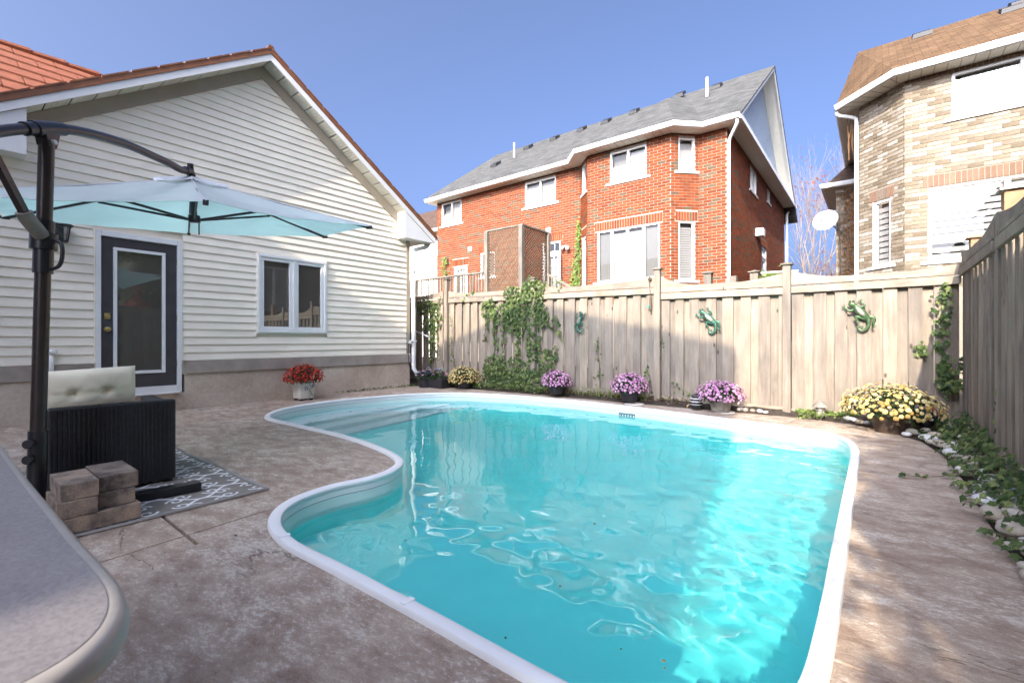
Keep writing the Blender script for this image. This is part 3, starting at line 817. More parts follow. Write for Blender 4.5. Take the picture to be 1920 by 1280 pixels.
# ridge caps of the metal roof
mb = MB()
for i in range(9):
    mb.tube([(XF + 0.01 - i * 0.4, YA, 5.60), (XF - 0.37 - i * 0.4, YA, 5.605)], [0.05, 0.042], 8)
mb.build('ridge_cap', M['brownroof'], gh)
# downspout on the far corner
ds = smooth_open([(XW + 0.05, YR + 0.52, 3.16), (XW + 0.05, YR + 0.47, 3.04), (XW + 0.09, YR + 0.14, 2.92), (XW + 0.09, YR + 0.055, 2.82), (XW + 0.09, YR + 0.055, 2.4)], 4)
ds = ds + [Vector((XW + 0.09, YR + 0.06, 0.5)), Vector((XW + 0.09, YR + 0.065, 0.38)), Vector((XW + 0.12, YR + 0.12, 0.26)), Vector((XW + 0.20, YR + 0.33, 0.09))]
mb = MB(); mb.tube(ds, 0.044, 8); dsp = mb.build('downspout', M['white'], gh, True, sharp=50)
for zz in (2.42, 0.95):
    mb = MB(); mb.box(XW + 0.0, XW + 0.14, YR - 0.0, YR + 0.11, zz, zz + 0.025); mb.build('strap', M['white'], dsp)
mb = MB(); mb.tube([(XW + 0.05, YR - 0.02, 0.93), (XW + 0.10, YR - 0.02, 0.93), (XW + 0.12, YR - 0.02, 0.90)], 0.022, 8); mb.tube([(XW + 0.1, YR - 0.02, 0.95), (XW + 0.1, YR - 0.02, 0.98)], 0.03, 8)
mb.build('hose_tap', M['dishgrey'], gh, True)
mb = MB(); mb.tube(smooth_open([(XW + 0.03, YR - 0.03, 0.90), (XW + 0.045, YR - 0.04, 0.62), (XW + 0.06, YR - 0.0, 0.40), (XW + 0.2, YR + 0.1, 0.22), (XW + 0.26, YR + 0.30, 0.06)], 5), 0.007, 6)
mb.build('cable', M['black'], gh, True)
# vent pipe by the door
mb = MB(); mb.tube([(XW + 0.02, 0.93, 0.60), (XW + 0.06, 0.93, 0.60), (XW + 0.065, 0.93, 0.66), (XW + 0.065, 0.93, 0.84)], 0.022, 10); mb.tube([(XW + 0.065, 0.93, 0.82), (XW + 0.065, 0.95, 0.88)], 0.035, 10)
mb.build('vent_pipe', M['white'], gh, True)

def frame_pieces(mb, P, a0, a1, z0, z1, t, w0, w1):
    mb.pbox(P, a0, a1, z1 - t, z1, w0, w1); mb.pbox(P, a0, a1, z0, z0 + t, w0, w1)
    mb.pbox(P, a0, a0 + t, z0 + t + 0.0005, z1 - t - 0.0005, w0, w1); mb.pbox(P, a1 - t, a1, z0 + t + 0.0005, z1 - t - 0.0005, w0, w1)
# door
dr = MB(); dr.pbox(PX, 1.392, 2.205, 0.355, 2.325, -0.055, -0.012)
for a0, a1, z0, z1 in ((1.392, 1.508, 0.355, 2.325), (2.078, 2.205, 0.355, 2.325), (1.5085, 2.0775, 0.355, 0.535), (1.5085, 2.0775, 2.205, 2.325)):
    dr.pbox(PX, a0, a1, z0, z1, -0.0118, 0.002)
mb = MB()
for a0, a1, z0, z1 in ((1.392, 1.508, 0.355, 2.325), (2.078, 2.205, 0.355, 2.325), (1.5085, 2.0775, 0.355, 0.535), (1.5085, 2.0775, 2.205, 2.325)):
    mb.pbox(PX, a0, a1, z0, z1, -0.045, 0.002)
door = mb.build('door', M['charcoal'], gh, bevel=0.002)
mb = MB(); frame_pieces(mb, PX, 1.511, 2.075, 0.538, 2.202, 0.04, -0.03, 0.016); mb.build('glazing_frame', M['white'], door, bevel=0.004)
mb = MB(); mb.quad(PX(1.551, 0.578, -0.005), PX(2.035, 0.578, -0.005), PX(2.035, 2.162, -0.005), PX(1.551, 2.162, -0.005)); mb.build('pane', M['darkglass'], door)
mb = MB(); mb.quad(PX(1.40, 0.36, -0.5), PX(2.20, 0.36, -0.5), PX(2.20, 2.3, -0.5), PX(1.40, 2.3, -0.5)); mb.pbox(PX, 1.30, 1.39, 0.3, 2.33, -0.5, -0.05); mb.pbox(PX, 2.207, 2.30, 0.3, 2.33, -0.5, -0.05)
mb.build('room_behind_door', M['interior'], gh)
rot_x = Matrix.Rotation(R(90), 3, 'Y')
mb = MB(); mb.lathe([(0.030, 0.0), (0.033, 0.008), (0.026, 0.016), (0.012, 0.020)], PX(1.452, 1.302, 0.002), 16, rot_x); mb.pbox(PX, 1.447, 1.457, 1.285, 1.32, 0.018, 0.034)
mb.pbox(PX, 1.422, 1.482, 1.262, 1.342, 0.002, 0.007); mb.build('deadbolt', M['brass'], door, True, sharp=30)
mb = MB(); mb.lathe([(0.034, 0.0), (0.034, 0.006), (0.013, 0.010), (0.013, 0.030), (0.024, 0.036), (0.031, 0.050), (0.027, 0.064), (0.012, 0.070)], PX(1.452, 1.13, 0.002), 18, rot_x)
mb.build('knob', M['brass'], door, True, sharp=40)
for zz in (0.62, 1.25, 2.05):
    mb = MB(); mb.tube([PX(2.213, zz, 0.012), PX(2.213, zz + 0.09, 0.012)], 0.008, 8); mb.build('hinge', M['brass'], door)
mb = MB()
mb.pbox(PX, 1.333, 1.388, 0.255, 2.40, -0.04, 0.030); mb.pbox(PX, 2.209, 2.264, 0.255, 2.40, -0.04, 0.030); mb.pbox(PX, 1.389, 2.208, 2.329, 2.40, -0.04, 0.030)
mb.build('door_frame', M['white'], gh, bevel=0.004)
mb = MB(); mb.pbox(PX, 1.389, 2.208, 0.255, 0.352, -0.04, 0.05); mb.pbox(PX, 1.37, 2.23, 0.247, 0.254, -0.04, 0.085); mb.build('threshold', M['fascia'], gh, bevel=0.004)
mb = MB()
for a0, a1, z0, z1 in ((1.315, 1.332, 0.69, 2.42), (2.265, 2.282, 0.69, 2.42), (1.333, 2.264, 2.401, 2.42)): mb.pbox(PX, a0, a1, z0, z1, 0, 0.024)
mb.build('trim_channel', M['siding'], gh)
# casement window
mb = MB(); frame_pieces(mb, PX, 3.292, 4.472, 1.108, 2.383, 0.045, -0.06, 0.045); mb.pbox(PX, 3.862, 3.906, 1.154, 2.337, -0.05, 0.043)
win = mb.build('window', M['white'], gh, bevel=0.005)
for a0, a1 in ((3.338, 3.861), (3.907, 4.426)):
    mb = MB(); frame_pieces(mb, PX, a0, a1, 1.154, 2.337, 0.055, -0.04, 0.028); mb.build('sash', M['white'], win, bevel=0.004)
    mb = MB(); mb.quad(PX(a0 + 0.05, 1.2, 0.0), PX(a1 - 0.05, 1.2, 0.0), PX(a1 - 0.05, 2.29, 0.0), PX(a0 + 0.05, 2.29, 0.0)); mb.build('pane', M['darkglass'], win)
mb = MB(); mb.pbox(PX, 3.30, 4.46, 1.12, 2.37, -0.62, -0.6); mb.pbox(PX, 3.30, 3.31, 1.12, 2.37, -0.6, -0.06); mb.pbox(PX, 4.45, 4.46, 1.12, 2.37, -0.6, -0.06); mb.pbox(PX, 3.31, 4.45, 1.11, 1.12, -0.6, -0.06)
mb.build('room_behind_window', M['interior'], gh)
mb = MB()
for a0, a1, z0, z1 in ((3.275, 3.291, 1.09, 2.40), (4.473, 4.489, 1.09, 2.40), (3.292, 4.472, 2.384, 2.40), (3.292, 4.472, 1.09, 1.107)): mb.pbox(PX, a0, a1, z0, z1, 0, 0.024)
mb.build('trim_channel', M['siding'], gh)

# wall lantern behind the umbrella pole
ln = thing('wall_lantern', 'black metal coach lantern on the siding left of the charcoal door', 'lantern', PX(1.0, 2.3, 0))
mb = MB(); mb.pbox(PX, 0.96, 1.04, 2.20, 2.42, 0.014, 0.035); mb.tube([PX(1, 2.38, 0.03), PX(1, 2.45, 0.08), PX(1, 2.42, 0.14)], 0.01, 8); mb.build('bracket', M['black'], ln)
mb = MB()
c = PX(1.0, 2.3, 0.14)
for dx, dy in ((-1, -1), (1, -1), (1, 1), (-1, 1)):
    mb.beam((c[0] + dx * 0.055, c[1] + dy * 0.055, 2.18), (c[0] + dx * 0.075, c[1] + dy * 0.075, 2.36), 0.012, 0.012)
mb.hexa([(c[0] - .06, c[1] - .06, 2.165), (c[0] + .06, c[1] - .06, 2.165), (c[0] + .06, c[1] + .06, 2.165), (c[0] - .06, c[1] + .06, 2.165), (c[0] - .06, c[1] - .06, 2.18), (c[0] + .06, c[1] - .06, 2.18), (c[0] + .06, c[1] + .06, 2.18), (c[0] - .06, c[1] + .06, 2.18)])
mb.hexa([(c[0] - .105, c[1] - .105, 2.36), (c[0] + .105, c[1] - .105, 2.36), (c[0] + .105, c[1] + .105, 2.36), (c[0] - .105, c[1] + .105, 2.36), (c[0] - .03, c[1] - .03, 2.42), (c[0] + .03, c[1] - .03, 2.42), (c[0] + .03, c[1] + .03, 2.42), (c[0] - .03, c[1] + .03, 2.42)])
mb.build('cage', M['black'], ln)
mb = MB(); mb.hexa([(c[0] - .052, c[1] - .052, 2.185), (c[0] + .052, c[1] - .052, 2.185), (c[0] + .052, c[1] + .052, 2.185), (c[0] - .052, c[1] + .052, 2.185), (c[0] - .07, c[1] - .07, 2.355), (c[0] + .07, c[1] - .07, 2.355), (c[0] + .07, c[1] + .07, 2.355), (c[0] - .07, c[1] + .07, 2.355)])
mb.build('lantern_glass', M['glass'], ln)

# ------------------------------------------------------------------ terracotta roof behind, upper left
tr = thing('tiled_roof', 'terracotta tiled main roof rising behind the gable house', 'roof', (-11.5, 0, 5.9))
mb = MB(); RX, RZ = -11.5, 5.93
mb.add([(RX, -6, RZ), (RX, 4.5, RZ), (RX + 2.8, 4.5, RZ - 1.95), (RX + 2.8, -6, RZ - 1.95), (RX - 2.8, 4.5, RZ - 1.95), (RX - 2.8, -6, RZ - 1.95)], [(0, 3, 2, 1), (0, 1, 4, 5), (0, 5, 3), (1, 2, 4)])
mb.build('roof_deck', M['tile'], tr)
sl = 1.95 / 2.8; TW, TH = 0.50, 0.44
for r_ in range(7):
    for c in range(11):
        y0 = -1.6 + c * TW + (0.5 * TW if r_ % 2 else 0); y1 = y0 + TW - 0.014
        xa = RX + r_ * TH * 0.82 - 0.02; xb = xa + TH * 0.82 + 0.05
        zf = lambda x, h: RZ - (x - RX) * sl + h
        mb = MB(); mb.hexa([(xa, y0, zf(xa, 0.004)), (xb, y0, zf(xb, 0.012)), (xb, y1, zf(xb, 0.012)), (xa, y1, zf(xa, 0.004)),
                            (xa, y0, zf(xa, 0.012)), (xb, y0, zf(xb, 0.046)), (xb, y1, zf(xb, 0.046)), (xa, y1, zf(xa, 0.012))])
        mb.build('roof_tile', M['tile'], tr)
for i in range(9):
    mb = MB(); mb.tube([(RX, -1.6 + i * 0.45, RZ + 0.02), (RX, -1.6 + i * 0.45 + 0.47, RZ + 0.035)], [0.062, 0.072], 8); mb.build('ridge_tile', M['tile'], tr)

# ------------------------------------------------------------------ brickwork
BL, BH, JT = 0.257, 0.0835, 0.0102
_bmesh_cache = {}
def brick_mesh(L, H, mat):
    key = (round(L, 2), round(H, 3), mat.name)
    if key not in _bmesh_cache:
        mb = MB(); L = key[0]
        c = 0.003
        mb.add([(-L / 2, 0.0, -H / 2), (L / 2, 0.0, -H / 2), (L / 2, 0.0, H / 2), (-L / 2, 0.0, H / 2),
                (-L / 2 + c, -0.011, -H / 2 + c), (L / 2 - c, -0.011, -H / 2 + c), (L / 2 - c, -0.011, H / 2 - c), (-L / 2 + c, -0.011, H / 2 - c)],
               [(4, 5, 6, 7), (0, 1, 5, 4), (1, 2, 6, 5), (2, 3, 7, 6), (3, 0, 4, 7)])
        me = mb.mesh('brick'); me.materials.append(mat); _bmesh_cache[key] = me
    return _bmesh_cache[key]
def brick_rects(a0, a1, z0, z1, holes):
    out = []; k = 0; z = z0
    while z + 0.03 < z1:
        zt = min(z + BH, z1); off = (BL + JT) / 2 * (k % 2) if k % 4 < 2 or True else 0
        x = a0 - off
        while x < a1:
            b0, b1 = max(x, a0), min(x + BL, a1)
            x += BL + JT
            if b1 - b0 < 0.03: continue
            pieces = [(b0, b1)]
            for h0, h1, hz0, hz1 in holes:
                if zt > hz0 + 0.02 and z < hz1 - 0.02:
                    nv = []
                    for p0, p1 in pieces:
                        if h1 <= p0 or h0 >= p1: nv.append((p0, p1)); continue
                        if h0 - p0 > 0.03: nv.append((p0, h0))
                        if p1 - h1 > 0.03: nv.append((h1, p1))
                    pieces = nv
            for p0, p1 in pieces: out.append((p0, p1, z, zt))
        z += BH + JT; k += 1
    return out
def soldier_rects(a0, a1, z0, z1):
    n = max(1, round((a1 - a0) / (BH + JT))); s = (a1 - a0) / n
    return [(a0 + i * s, a0 + (i + 1) * s - JT, z0, z1) for i in range(n)]
def put_bricks(house, P, rects, mat, mat1, budget, rank=None, name='brickwork'):
    """the first `budget` bricks become parts of their own, the others one joined part"""
    if rank: rects = sorted(rects, key=rank)
    a = Vector(P(0, 0, 0)); b = Vector(P(1, 0, 0)); ang = math.atan2(b.y - a.y, b.x - a.x)
    for r_ in rects[:budget]:
        me = brick_mesh(r_[1] - r_[0], r_[3] - r_[2], mat1)
        inst('brick', me, house, P((r_[0] + r_[1]) / 2, (r_[2] + r_[3]) / 2, 0.0), (0, 0, ang))
    rest = rects[budget:]
    if rest:
        mb = MB(); c = 0.003
        for a0, a1, z0, z1 in rest:
            mb.add([P(a0, z0, 0), P(a1, z0, 0), P(a1, z1, 0), P(a0, z1, 0), P(a0 + c, z0 + c, 0.011), P(a1 - c, z0 + c, 0.011), P(a1 - c, z1 - c, 0.011), P(a0 + c, z1 - c, 0.011)],
                   [(4, 5, 6, 7), (0, 1, 5, 4), (1, 2, 6, 5), (2, 3, 7, 6), (3, 0, 4, 7)])
        mb.build(name, mat, house, kind='stuff')
    return min(budget, len(rects))

def window_unit(house, P, a0, a1, z0, z1, lights, blinds, sill=True, bars=0, frame=0.055, deep=-0.07, sillmat=None):
    """frame set back in the wall, one pane per light, a blind or shutter behind each"""
    mb = MB(); frame_pieces(mb, P, a0, a1, z0, z1, frame, deep - 0.03, deep + 0.05)
    ws = []; acc = a0 + frame; tot = a1 - a0 - 2 * frame; s_ = sum(lights)
    for i, l in enumerate(lights):
        w = tot * l / s_; ws.append((acc, acc + w)); acc += w
        if i < len(lights) - 1: mb.pbox(P, acc - 0.045, acc + 0.045, z0 + frame + 0.001, z1 - frame - 0.001, deep - 0.03, deep + 0.048)
    # reveal
    mb.pbox(P, a0 - 0.012, a0 - 0.0005, z0, z1, deep - 0.1, 0.004); mb.pbox(P, a1 + 0.0005, a1 + 0.012, z0, z1, deep - 0.1, 0.004)
    w_ = mb.build('window', M['white'], house)
    for i, (p0, p1) in enumerate(ws):
        q0 = p0 + (0.045 if i > 0 else 0) + 0.002; q1 = p1 - (0.045 if i < len(ws) - 1 else 0) - 0.002
        mb = MB(); mb.quad(P(q0, z0 + frame, deep), P(q1, z0 + frame, deep), P(q1, z1 - frame, deep), P(q0, z1 - frame, deep)); mb.build('pane', M['glass'], w_)
        kind = blinds[i % len(blinds)]
        bt = z1 - frame
        if kind == 'dark':
            mb = MB(); mb.pbox(P, q0, q1, z0 + frame, bt, deep - 0.3, deep - 0.28); mb.build('room', M['interior'], w_); continue
        mb = MB(); mat = M['blind']
        if kind == 'curtain':
            n = max(6, int((q1 - q0) / 0.05))
            for j in range(n):
                c0 = q0 + (q1 - q0) * j / n; c1 = q0 + (q1 - q0) * (j + 1) / n
                mb.pbox(P, c0, c1, z0 + frame, bt, deep - 0.07 - 0.012 * (j % 2), deep - 0.06 - 0.012 * (j % 2))
        elif kind in ('louver', 'zebra'):
            st = 0.075 if kind == 'louver' else 0.145
            z = z0 + frame
            while z < bt - 0.12:
                if kind == 'louver': mb.hexa([P(q0, z, deep - 0.05), P(q1, z, deep - 0.05), P(q1, z + 0.02, deep - 0.10), P(q0, z + 0.02, deep - 0.10), P(q0, z + 0.055, deep - 0.045), P(q1, z + 0.055, deep - 0.045), P(q1, z + 0.07, deep - 0.095), P(q0, z + 0.07, deep - 0.095)])
                else: mb.pbox(P, q0, q1, z, z + st * 0.76, deep - 0.06, deep - 0.05)
                z += st
            b2 = MB(); b2.pbox(P, q0, q1, z0 + frame, bt, deep - 0.14, deep - 0.13); b2.build('shade_cloth', M['blindgrey'], w_)
        elif kind == 'half':
            mb.pbox(P, q0, q1, z0 + frame + 0.001, z0 + (z1 - z0) * 0.55, deep - 0.06, deep - 0.05)
            b2 = MB(); b2.pbox(P, q0, q1, z0 + frame, bt, deep - 0.14, deep - 0.13); b2.build('shade_cloth', M['blindgrey'], w_)
        elif kind == 'grey':
            mb.pbox(P, q0, q1, z0 + frame, bt, deep - 0.08, deep - 0.06); mat = M['blindgrey']
        else:
            mb.pbox(P, q0, q1, z0 + frame, bt - 0.10, deep - 0.06, deep - 0.05)
            b2 = MB(); b2.pbox(P, q0, q1, z0 + frame, bt, deep - 0.14, deep - 0.13); b2.build('shade_cloth', M['blindgrey'], w_)
        mb.build('blind', mat, w_)
        if bars:
            mb = MB()
            for j in range(1, 3): mb.pbox(P, q0 + (q1 - q0) * j / 3 - 0.008, q0 + (q1 - q0) * j / 3 + 0.008, z0 + frame, bt, deep + 0.002, deep + 0.012)
            for j in range(1, bars): mb.pbox(P, q0, q1, z0 + (z1 - z0) * j / bars - 0.008, z0 + (z1 - z0) * j / bars + 0.008, deep + 0.0125, deep + 0.02)
            mb.build('glazing_bar', M['white'], w_)
    if sill:
        mb = MB(); mb.pbox(P, a0 - 0.14, a1 + 0.14, z0 - 0.075, z0 - 0.002, -0.1, 0.05); mb.build('sill', sillmat or M['white'], w_)
    return w_

def path_strip(house, name, mat, path, prof):   # sweep a profile (out, z) along an open eave path; out is to the right of travel
    mb = MB(); n = len(path); m = len(prof)
    for i, p in enumerate(path):
        p = Vector(p)
        d0 = (p - Vector(path[i - 1])).normalized() if i else None
        d1 = (Vector(path[i + 1]) - p).normalized() if i < n - 1 else None
        d = ((d0 or d1) + (d1 or d0)).normalized(); nn = Vector((d.y, -d.x))
        k = 1.0 / max(0.4, nn.dot(Vector(((d1 or d0).y, -(d1 or d0).x))))
        for o_, z in prof: mb.v.append((p.x + nn.x * o_ * k, p.y + nn.y * o_ * k, z))
    for i in range(n - 1):
        for j in range(m):
            mb.f.append((i * m + j, (i + 1) * m + j, (i + 1) * m + (j + 1) % m, i * m + (j + 1) % m))
    mb.f.append(tuple(range(m))); mb.f.append(tuple((n - 1) * m + j for j in range(m))[::-1])
    return mb.build(name, mat, house)
GUT = lambda z: [(0.0, z + 0.12), (0.0, z), (0.06, z), (0.085, z + 0.05), (0.10, z + 0.115), (0.10, z + 0.13), (0.085, z + 0.13), (0.08, z + 0.12)]

# ------------------------------------------------------------------ red brick house behind the back fence
rh = thing('brick_house', 'two-storey red brick house with grey shingle roof beyond the back fence', 'house', (-10, 15.2, 0))
F1, FB, ZS = 15.2, 14.54, 7.5
PM, PB, PS = plane_y(F1), plane_y(FB), plane_x(-3.57)
PAr, LAr = plane_seg((-5.06, FB), (-4.40, F1)); PAl, LAl = plane_seg((-8.68, F1), (-8.02, FB))
mb = MB()   # mortar-coloured body
body = [(-16.53, F1), (-8.68, F1), (-8.02, FB), (-5.06, FB), (-4.40, F1), (-3.57, F1), (-3.57, 26.5), (-16.53, 26.5)]
Zb = 2.2
def wall_with_holes(mb, P, a0, a1, z0, z1, holes):
    xs = sorted(set([a0, a1] + [h for q in holes for h in q[:2]])); zs = sorted(set([z0, z1] + [h for q in holes for h in q[2:]]))
    for i in range(len(xs) - 1):
        for j in range(len(zs) - 1):
            cx, cz = (xs[i] + xs[i + 1]) / 2, (zs[j] + zs[j + 1]) / 2
            if a0 <= cx <= a1 and z0 <= cz <= z1 and not any(q[0] < cx < q[1] and q[2] < cz < q[3] for q in holes):
                mb.quad(P(xs[i], zs[j], 0), P(xs[i + 1], zs[j], 0), P(xs[i + 1], zs[j + 1], 0), P(xs[i], zs[j + 1], 0))
hm = [(-16.21, -14.92, 6.36, 7.43), (-11.27, -9.79, 6.36, 7.38), (-15.40, -14.56, 2.3, 4.38), (-13.70, -12.9, 3.73, 4.80), (-10.42, -9.57, 2.3, 4.82)]
hb = [(-7.15, -5.86, 6.34, 7.38), (-7.64, -5.42, 2.98, 4.76)]
hr = [(0.25, 0.79, 6.32, 7.38), (0.25, 0.79, 2.87, 4.74)]
hl = [(0.22, 0.74, 6.32, 7.38), (0.22, 0.74, 2.87, 4.74)]
hs = [(18.5, 19.62, 6.45, 7.30), (21.86, 22.5, 6.80, 7.36), (20.72, 21.82, 2.3, 4.75)]
wall_with_holes(mb, PM, -16.53, -8.68, 0, ZS, hm); wall_with_holes(mb, PB, -8.02, -5.06, 0, ZS, hb)
wall_with_holes(mb, PAr, 0, LAr, 0, ZS, hr); wall_with_holes(mb, PAl, 0, LAl, 0, ZS, hl)
wall_with_holes(mb, PM, -4.40, -3.57, 0, ZS, []); wall_with_holes(mb, PS, F1, 26.5, 0, ZS, hs)
mb.quad((-16.53, F1, 0), (-16.53, F1, ZS), (-16.53, 26.5, ZS), (-16.53, 26.5, 0)); mb.quad((-16.53, 26.5, 0), (-16.53, 26.5, ZS), (-3.57, 26.5, ZS), (-3.57, 26.5, 0))
mb.build('wall', M['mortar'], rh)
def heads(holes, d=0.30): return [(h[0] - 0.10, h[1] + 0.10, h[3] + 0.012, h[3] + d) for h in holes if h[3] < 6]
left = 300
for P, a0, a1, hh, bud in ((PAr, 0, LAr, hr, 150), (PM, -4.40, -3.57, [], 130), (PB, -8.02, -5.06, hb, 0), (PAl, 0, LAl, hl, 0), (PM, -16.53, -8.68, hm, 0), (PS, F1, 26.5, hs, 0)):
    hd = heads(hh)
    rects = brick_rects(a0, a1, Zb, ZS - 0.002, hh + hd)
    bud = min(bud, left)
    put_bricks(rh, P, rects, M['red'], M['red1'], bud, rank=lambda r_: -r_[2])
    left -= bud
    sol = [s_ for h in hd for s_ in soldier_rects(*h)]
    if hh is hb or hh is hr:
        bud = min(left, len(sol)); put_bricks(rh, P, sol, M['red'], M['red1'], bud); left -= bud
    elif sol: put_bricks(rh, P, sol, M['red'], M['red1'], 0, name='soldier_course')
window_unit(rh, PM, *hm[0], (1, 1), ('half', 'curtain')); window_unit(rh, PM, *hm[1], (1, 1), ('plain', 'louver'))
window_unit(rh, PM, *hm[3], (1,), ('grey',)); window_unit(rh, PB, *hb[0], (1, 1), ('half', 'plain'))
window_unit(rh, PB, *hb[1], (1, 1.15, 1.15, 1), ('grey', 'plain', 'plain', 'grey'))
window_unit(rh, PAr, *hr[0], (1,), ('plain',), sillmat=M['stone']); window_unit(rh, PAr, *hr[1], (1,), ('louver',), sillmat=M['stone'])
window_unit(rh, PAl, *hl[0], (1,), ('plain',)); window_unit(rh, PAl, *hl[1], (1,), ('plain',))
window_unit(rh, PS, *hs[0], (1, 1), ('dark', 'curtain'), sillmat=M['stone']); window_unit(rh, PS, *hs[1], (1,), ('curtain',), sillmat=M['stone'])
def french_door(P, a0, a1, z0, z1, transom):
    mb = MB(); zt = z1 - 0.42 if transom else z1
    frame_pieces(mb, P, a0, a1, z0, z1, 0.06, -0.12, -0.02)
    if transom: mb.pbox(P, a0 + 0.06, a1 - 0.06, zt - 0.05, zt + 0.05, -0.12, -0.021)
    mb.pbox(P, a0 + 0.06, a0 + 0.15, z0 + 0.06, zt - 0.05, -0.1, -0.04); mb.pbox(P, a1 - 0.15, a1 - 0.06, z0 + 0.06, zt - 0.05, -0.1, -0.04)
    mb.pbox(P, a0 + 0.151, a1 - 0.151, zt - 0.15, zt - 0.051, -0.1, -0.04); mb.pbox(P, a0 + 0.151, a1 - 0.151, z0 + 0.06, z0 + 0.5, -0.1, -0.04)
    d_ = mb.build('door', M['white'], rh)
    mb = MB(); mb.quad(P(a0 + 0.15, z0 + 0.5, -0.07), P(a1 - 0.15, z0 + 0.5, -0.07), P(a1 - 0.15, zt - 0.15, -0.07), P(a0 + 0.15, zt - 0.15, -0.07)); mb.build('pane', M['glass'], d_)
    mb = MB()
    for j in range(1, 3): mb.pbox(P, a0 + 0.15 + (a1 - a0 - 0.3) * j / 3 - 0.01, a0 + 0.15 + (a1 - a0 - 0.3) * j / 3 + 0.01, z0 + 0.5, zt - 0.15, -0.068, -0.056)
    for j in range(1, 4): mb.pbox(P, a0 + 0.15, a1 - 0.15, z0 + 0.5 + (zt - z0 - 0.65) * j / 4 - 0.01, z0 + 0.5 + (zt - z0 - 0.65) * j / 4 + 0.01, -0.0555, -0.048)
    mb.build('glazing_bar', M['white'], d_)
    mb = MB(); mb.pbox(P, a0 + 0.1, a1 - 0.1, z0 + 0.1, zt - 0.06, -0.16, -0.14); mb.build('door_curtain', M['blind'], d_)
    if transom:
        mb = MB(); mb.quad(P(a0 + 0.06, zt + 0.05, -0.07), P(a1 - 0.06, zt + 0.05, -0.07), P(a1 - 0.06, z1 - 0.06, -0.07), P(a0 + 0.06, z1 - 0.06, -0.07)); mb.build('transom_pane', M['darkglass'], d_)
        mb = MB(); mb.pbox(P, a0 + 0.05, a1 - 0.05, zt + 0.04, z1 - 0.05, -0.3, -0.28); mb.build('room', M['interior'], d_)
        mb = MB()
        for j in range(1, 3): mb.pbox(P, a0 + 0.06 + (a1 - a0 - 0.12) * j / 3 - 0.01, a0 + 0.06 + (a1 - a0 - 0.12) * j / 3 + 0.01, zt + 0.051, z1 - 0.061, -0.068, -0.05)
        mb.build('transom_bar', M['white'], d_)
french_door(PM, *hm[4], True); french_door(PM, *hm[2], False); french_door(PS, *hs[2], True)
# eaves: soffit, gutters, roof
eave = [(-16.85, F1 - 0.45), (-8.90, F1 - 0.45), (-8.25, FB - 0.45), (-4.83, FB - 0.45), (-4.18, F1 - 0.45), (-3.10, F1 - 0.45)]
mb = MB(); mb.prism(eave + [(-3.10, 27.0), (-16.85, 27.0)], ZS, ZS + 0.02)
sf = mb.build('soffit', M['soffit'], rh)
for p, q, n in (((-16.5, F1 - 0.2), (-8.9, F1 - 0.2), 30), ((-8.2, FB - 0.2), (-4.9, FB - 0.2), 13)):   # vented joints of the soffit
    mb = MB()
    for i in range(n):
        x = p[0] + (q[0] - p[0]) * (i + 0.5) / n; mb.box(x - 0.006, x + 0.006, p[1] - 0.2, p[1] + 0.19, ZS - 0.006, ZS + 0.001)
    mb.build('soffit_joint', M['frieze'], rh)
path_strip(rh, 'gutter', M['white'], eave, [(-0.012, ZS + 0.16), (-0.012, ZS - 0.012), (0.0, ZS - 0.012)] + GUT(ZS)[1:])
path_strip(rh, 'gutter', M['white'], [(-3.10, F1 - 0.44), (-3.10, 27.0)], [(-0.012, ZS + 0.14), (-0.012, ZS - 0.012), (0.03, ZS - 0.012), (0.03, ZS + 0.14)])
RS = 0.70; YRG = 20.45; ZR = ZS + 0.16 + RS * (YRG - (F1 - 0.45))
def ruv(sx): return lambda p: (p.x, (p.y) / 0.82)
mb = MB(); y0 = F1 - 0.50; zE = ZS + 0.135; XL_, XR_ = -17.0, -3.06
zr = zE + RS * (YRG - y0)
mb.add([(XL_, y0, zE), (XR_, y0, zE), (XR_, YRG, zr), (XL_ - 0.2, YRG, zr), (XR_, 27.2, zr - (27.2 - YRG) * RS), (XL_, 27.2, zr - (27.2 - YRG) * RS)], [(0, 1, 2, 3), (3, 2, 4, 5)])
mb.add([(XL_, y0, zE - 0.06), (XR_, y0, zE - 0.06), (XR_, YRG, zr - 0.06), (XL_ - 0.2, YRG, zr - 0.06), (XR_, 27.2, zr - (27.2 - YRG) * RS - 0.06), (XL_, 27.2, zr - (27.2 - YRG) * RS - 0.06)], [(0, 3, 2, 1), (3, 5, 4, 2)])
mb.add([(XR_, y0, zE), (XR_, y0, zE - 0.06), (XR_, YRG, zr - 0.06), (XR_, YRG, zr)], [(0, 1, 2, 3)]); mb.add([(XR_, YRG, zr), (XR_, YRG, zr - 0.06), (XR_, 27.2, zr - (27.2 - YRG) * RS - 0.06), (XR_, 27.2, zr - (27.2 - YRG) * RS)], [(0, 1, 2, 3)])
rf = mb.build('roof', M['greyshingle'], rh, uvf=ruv(1))
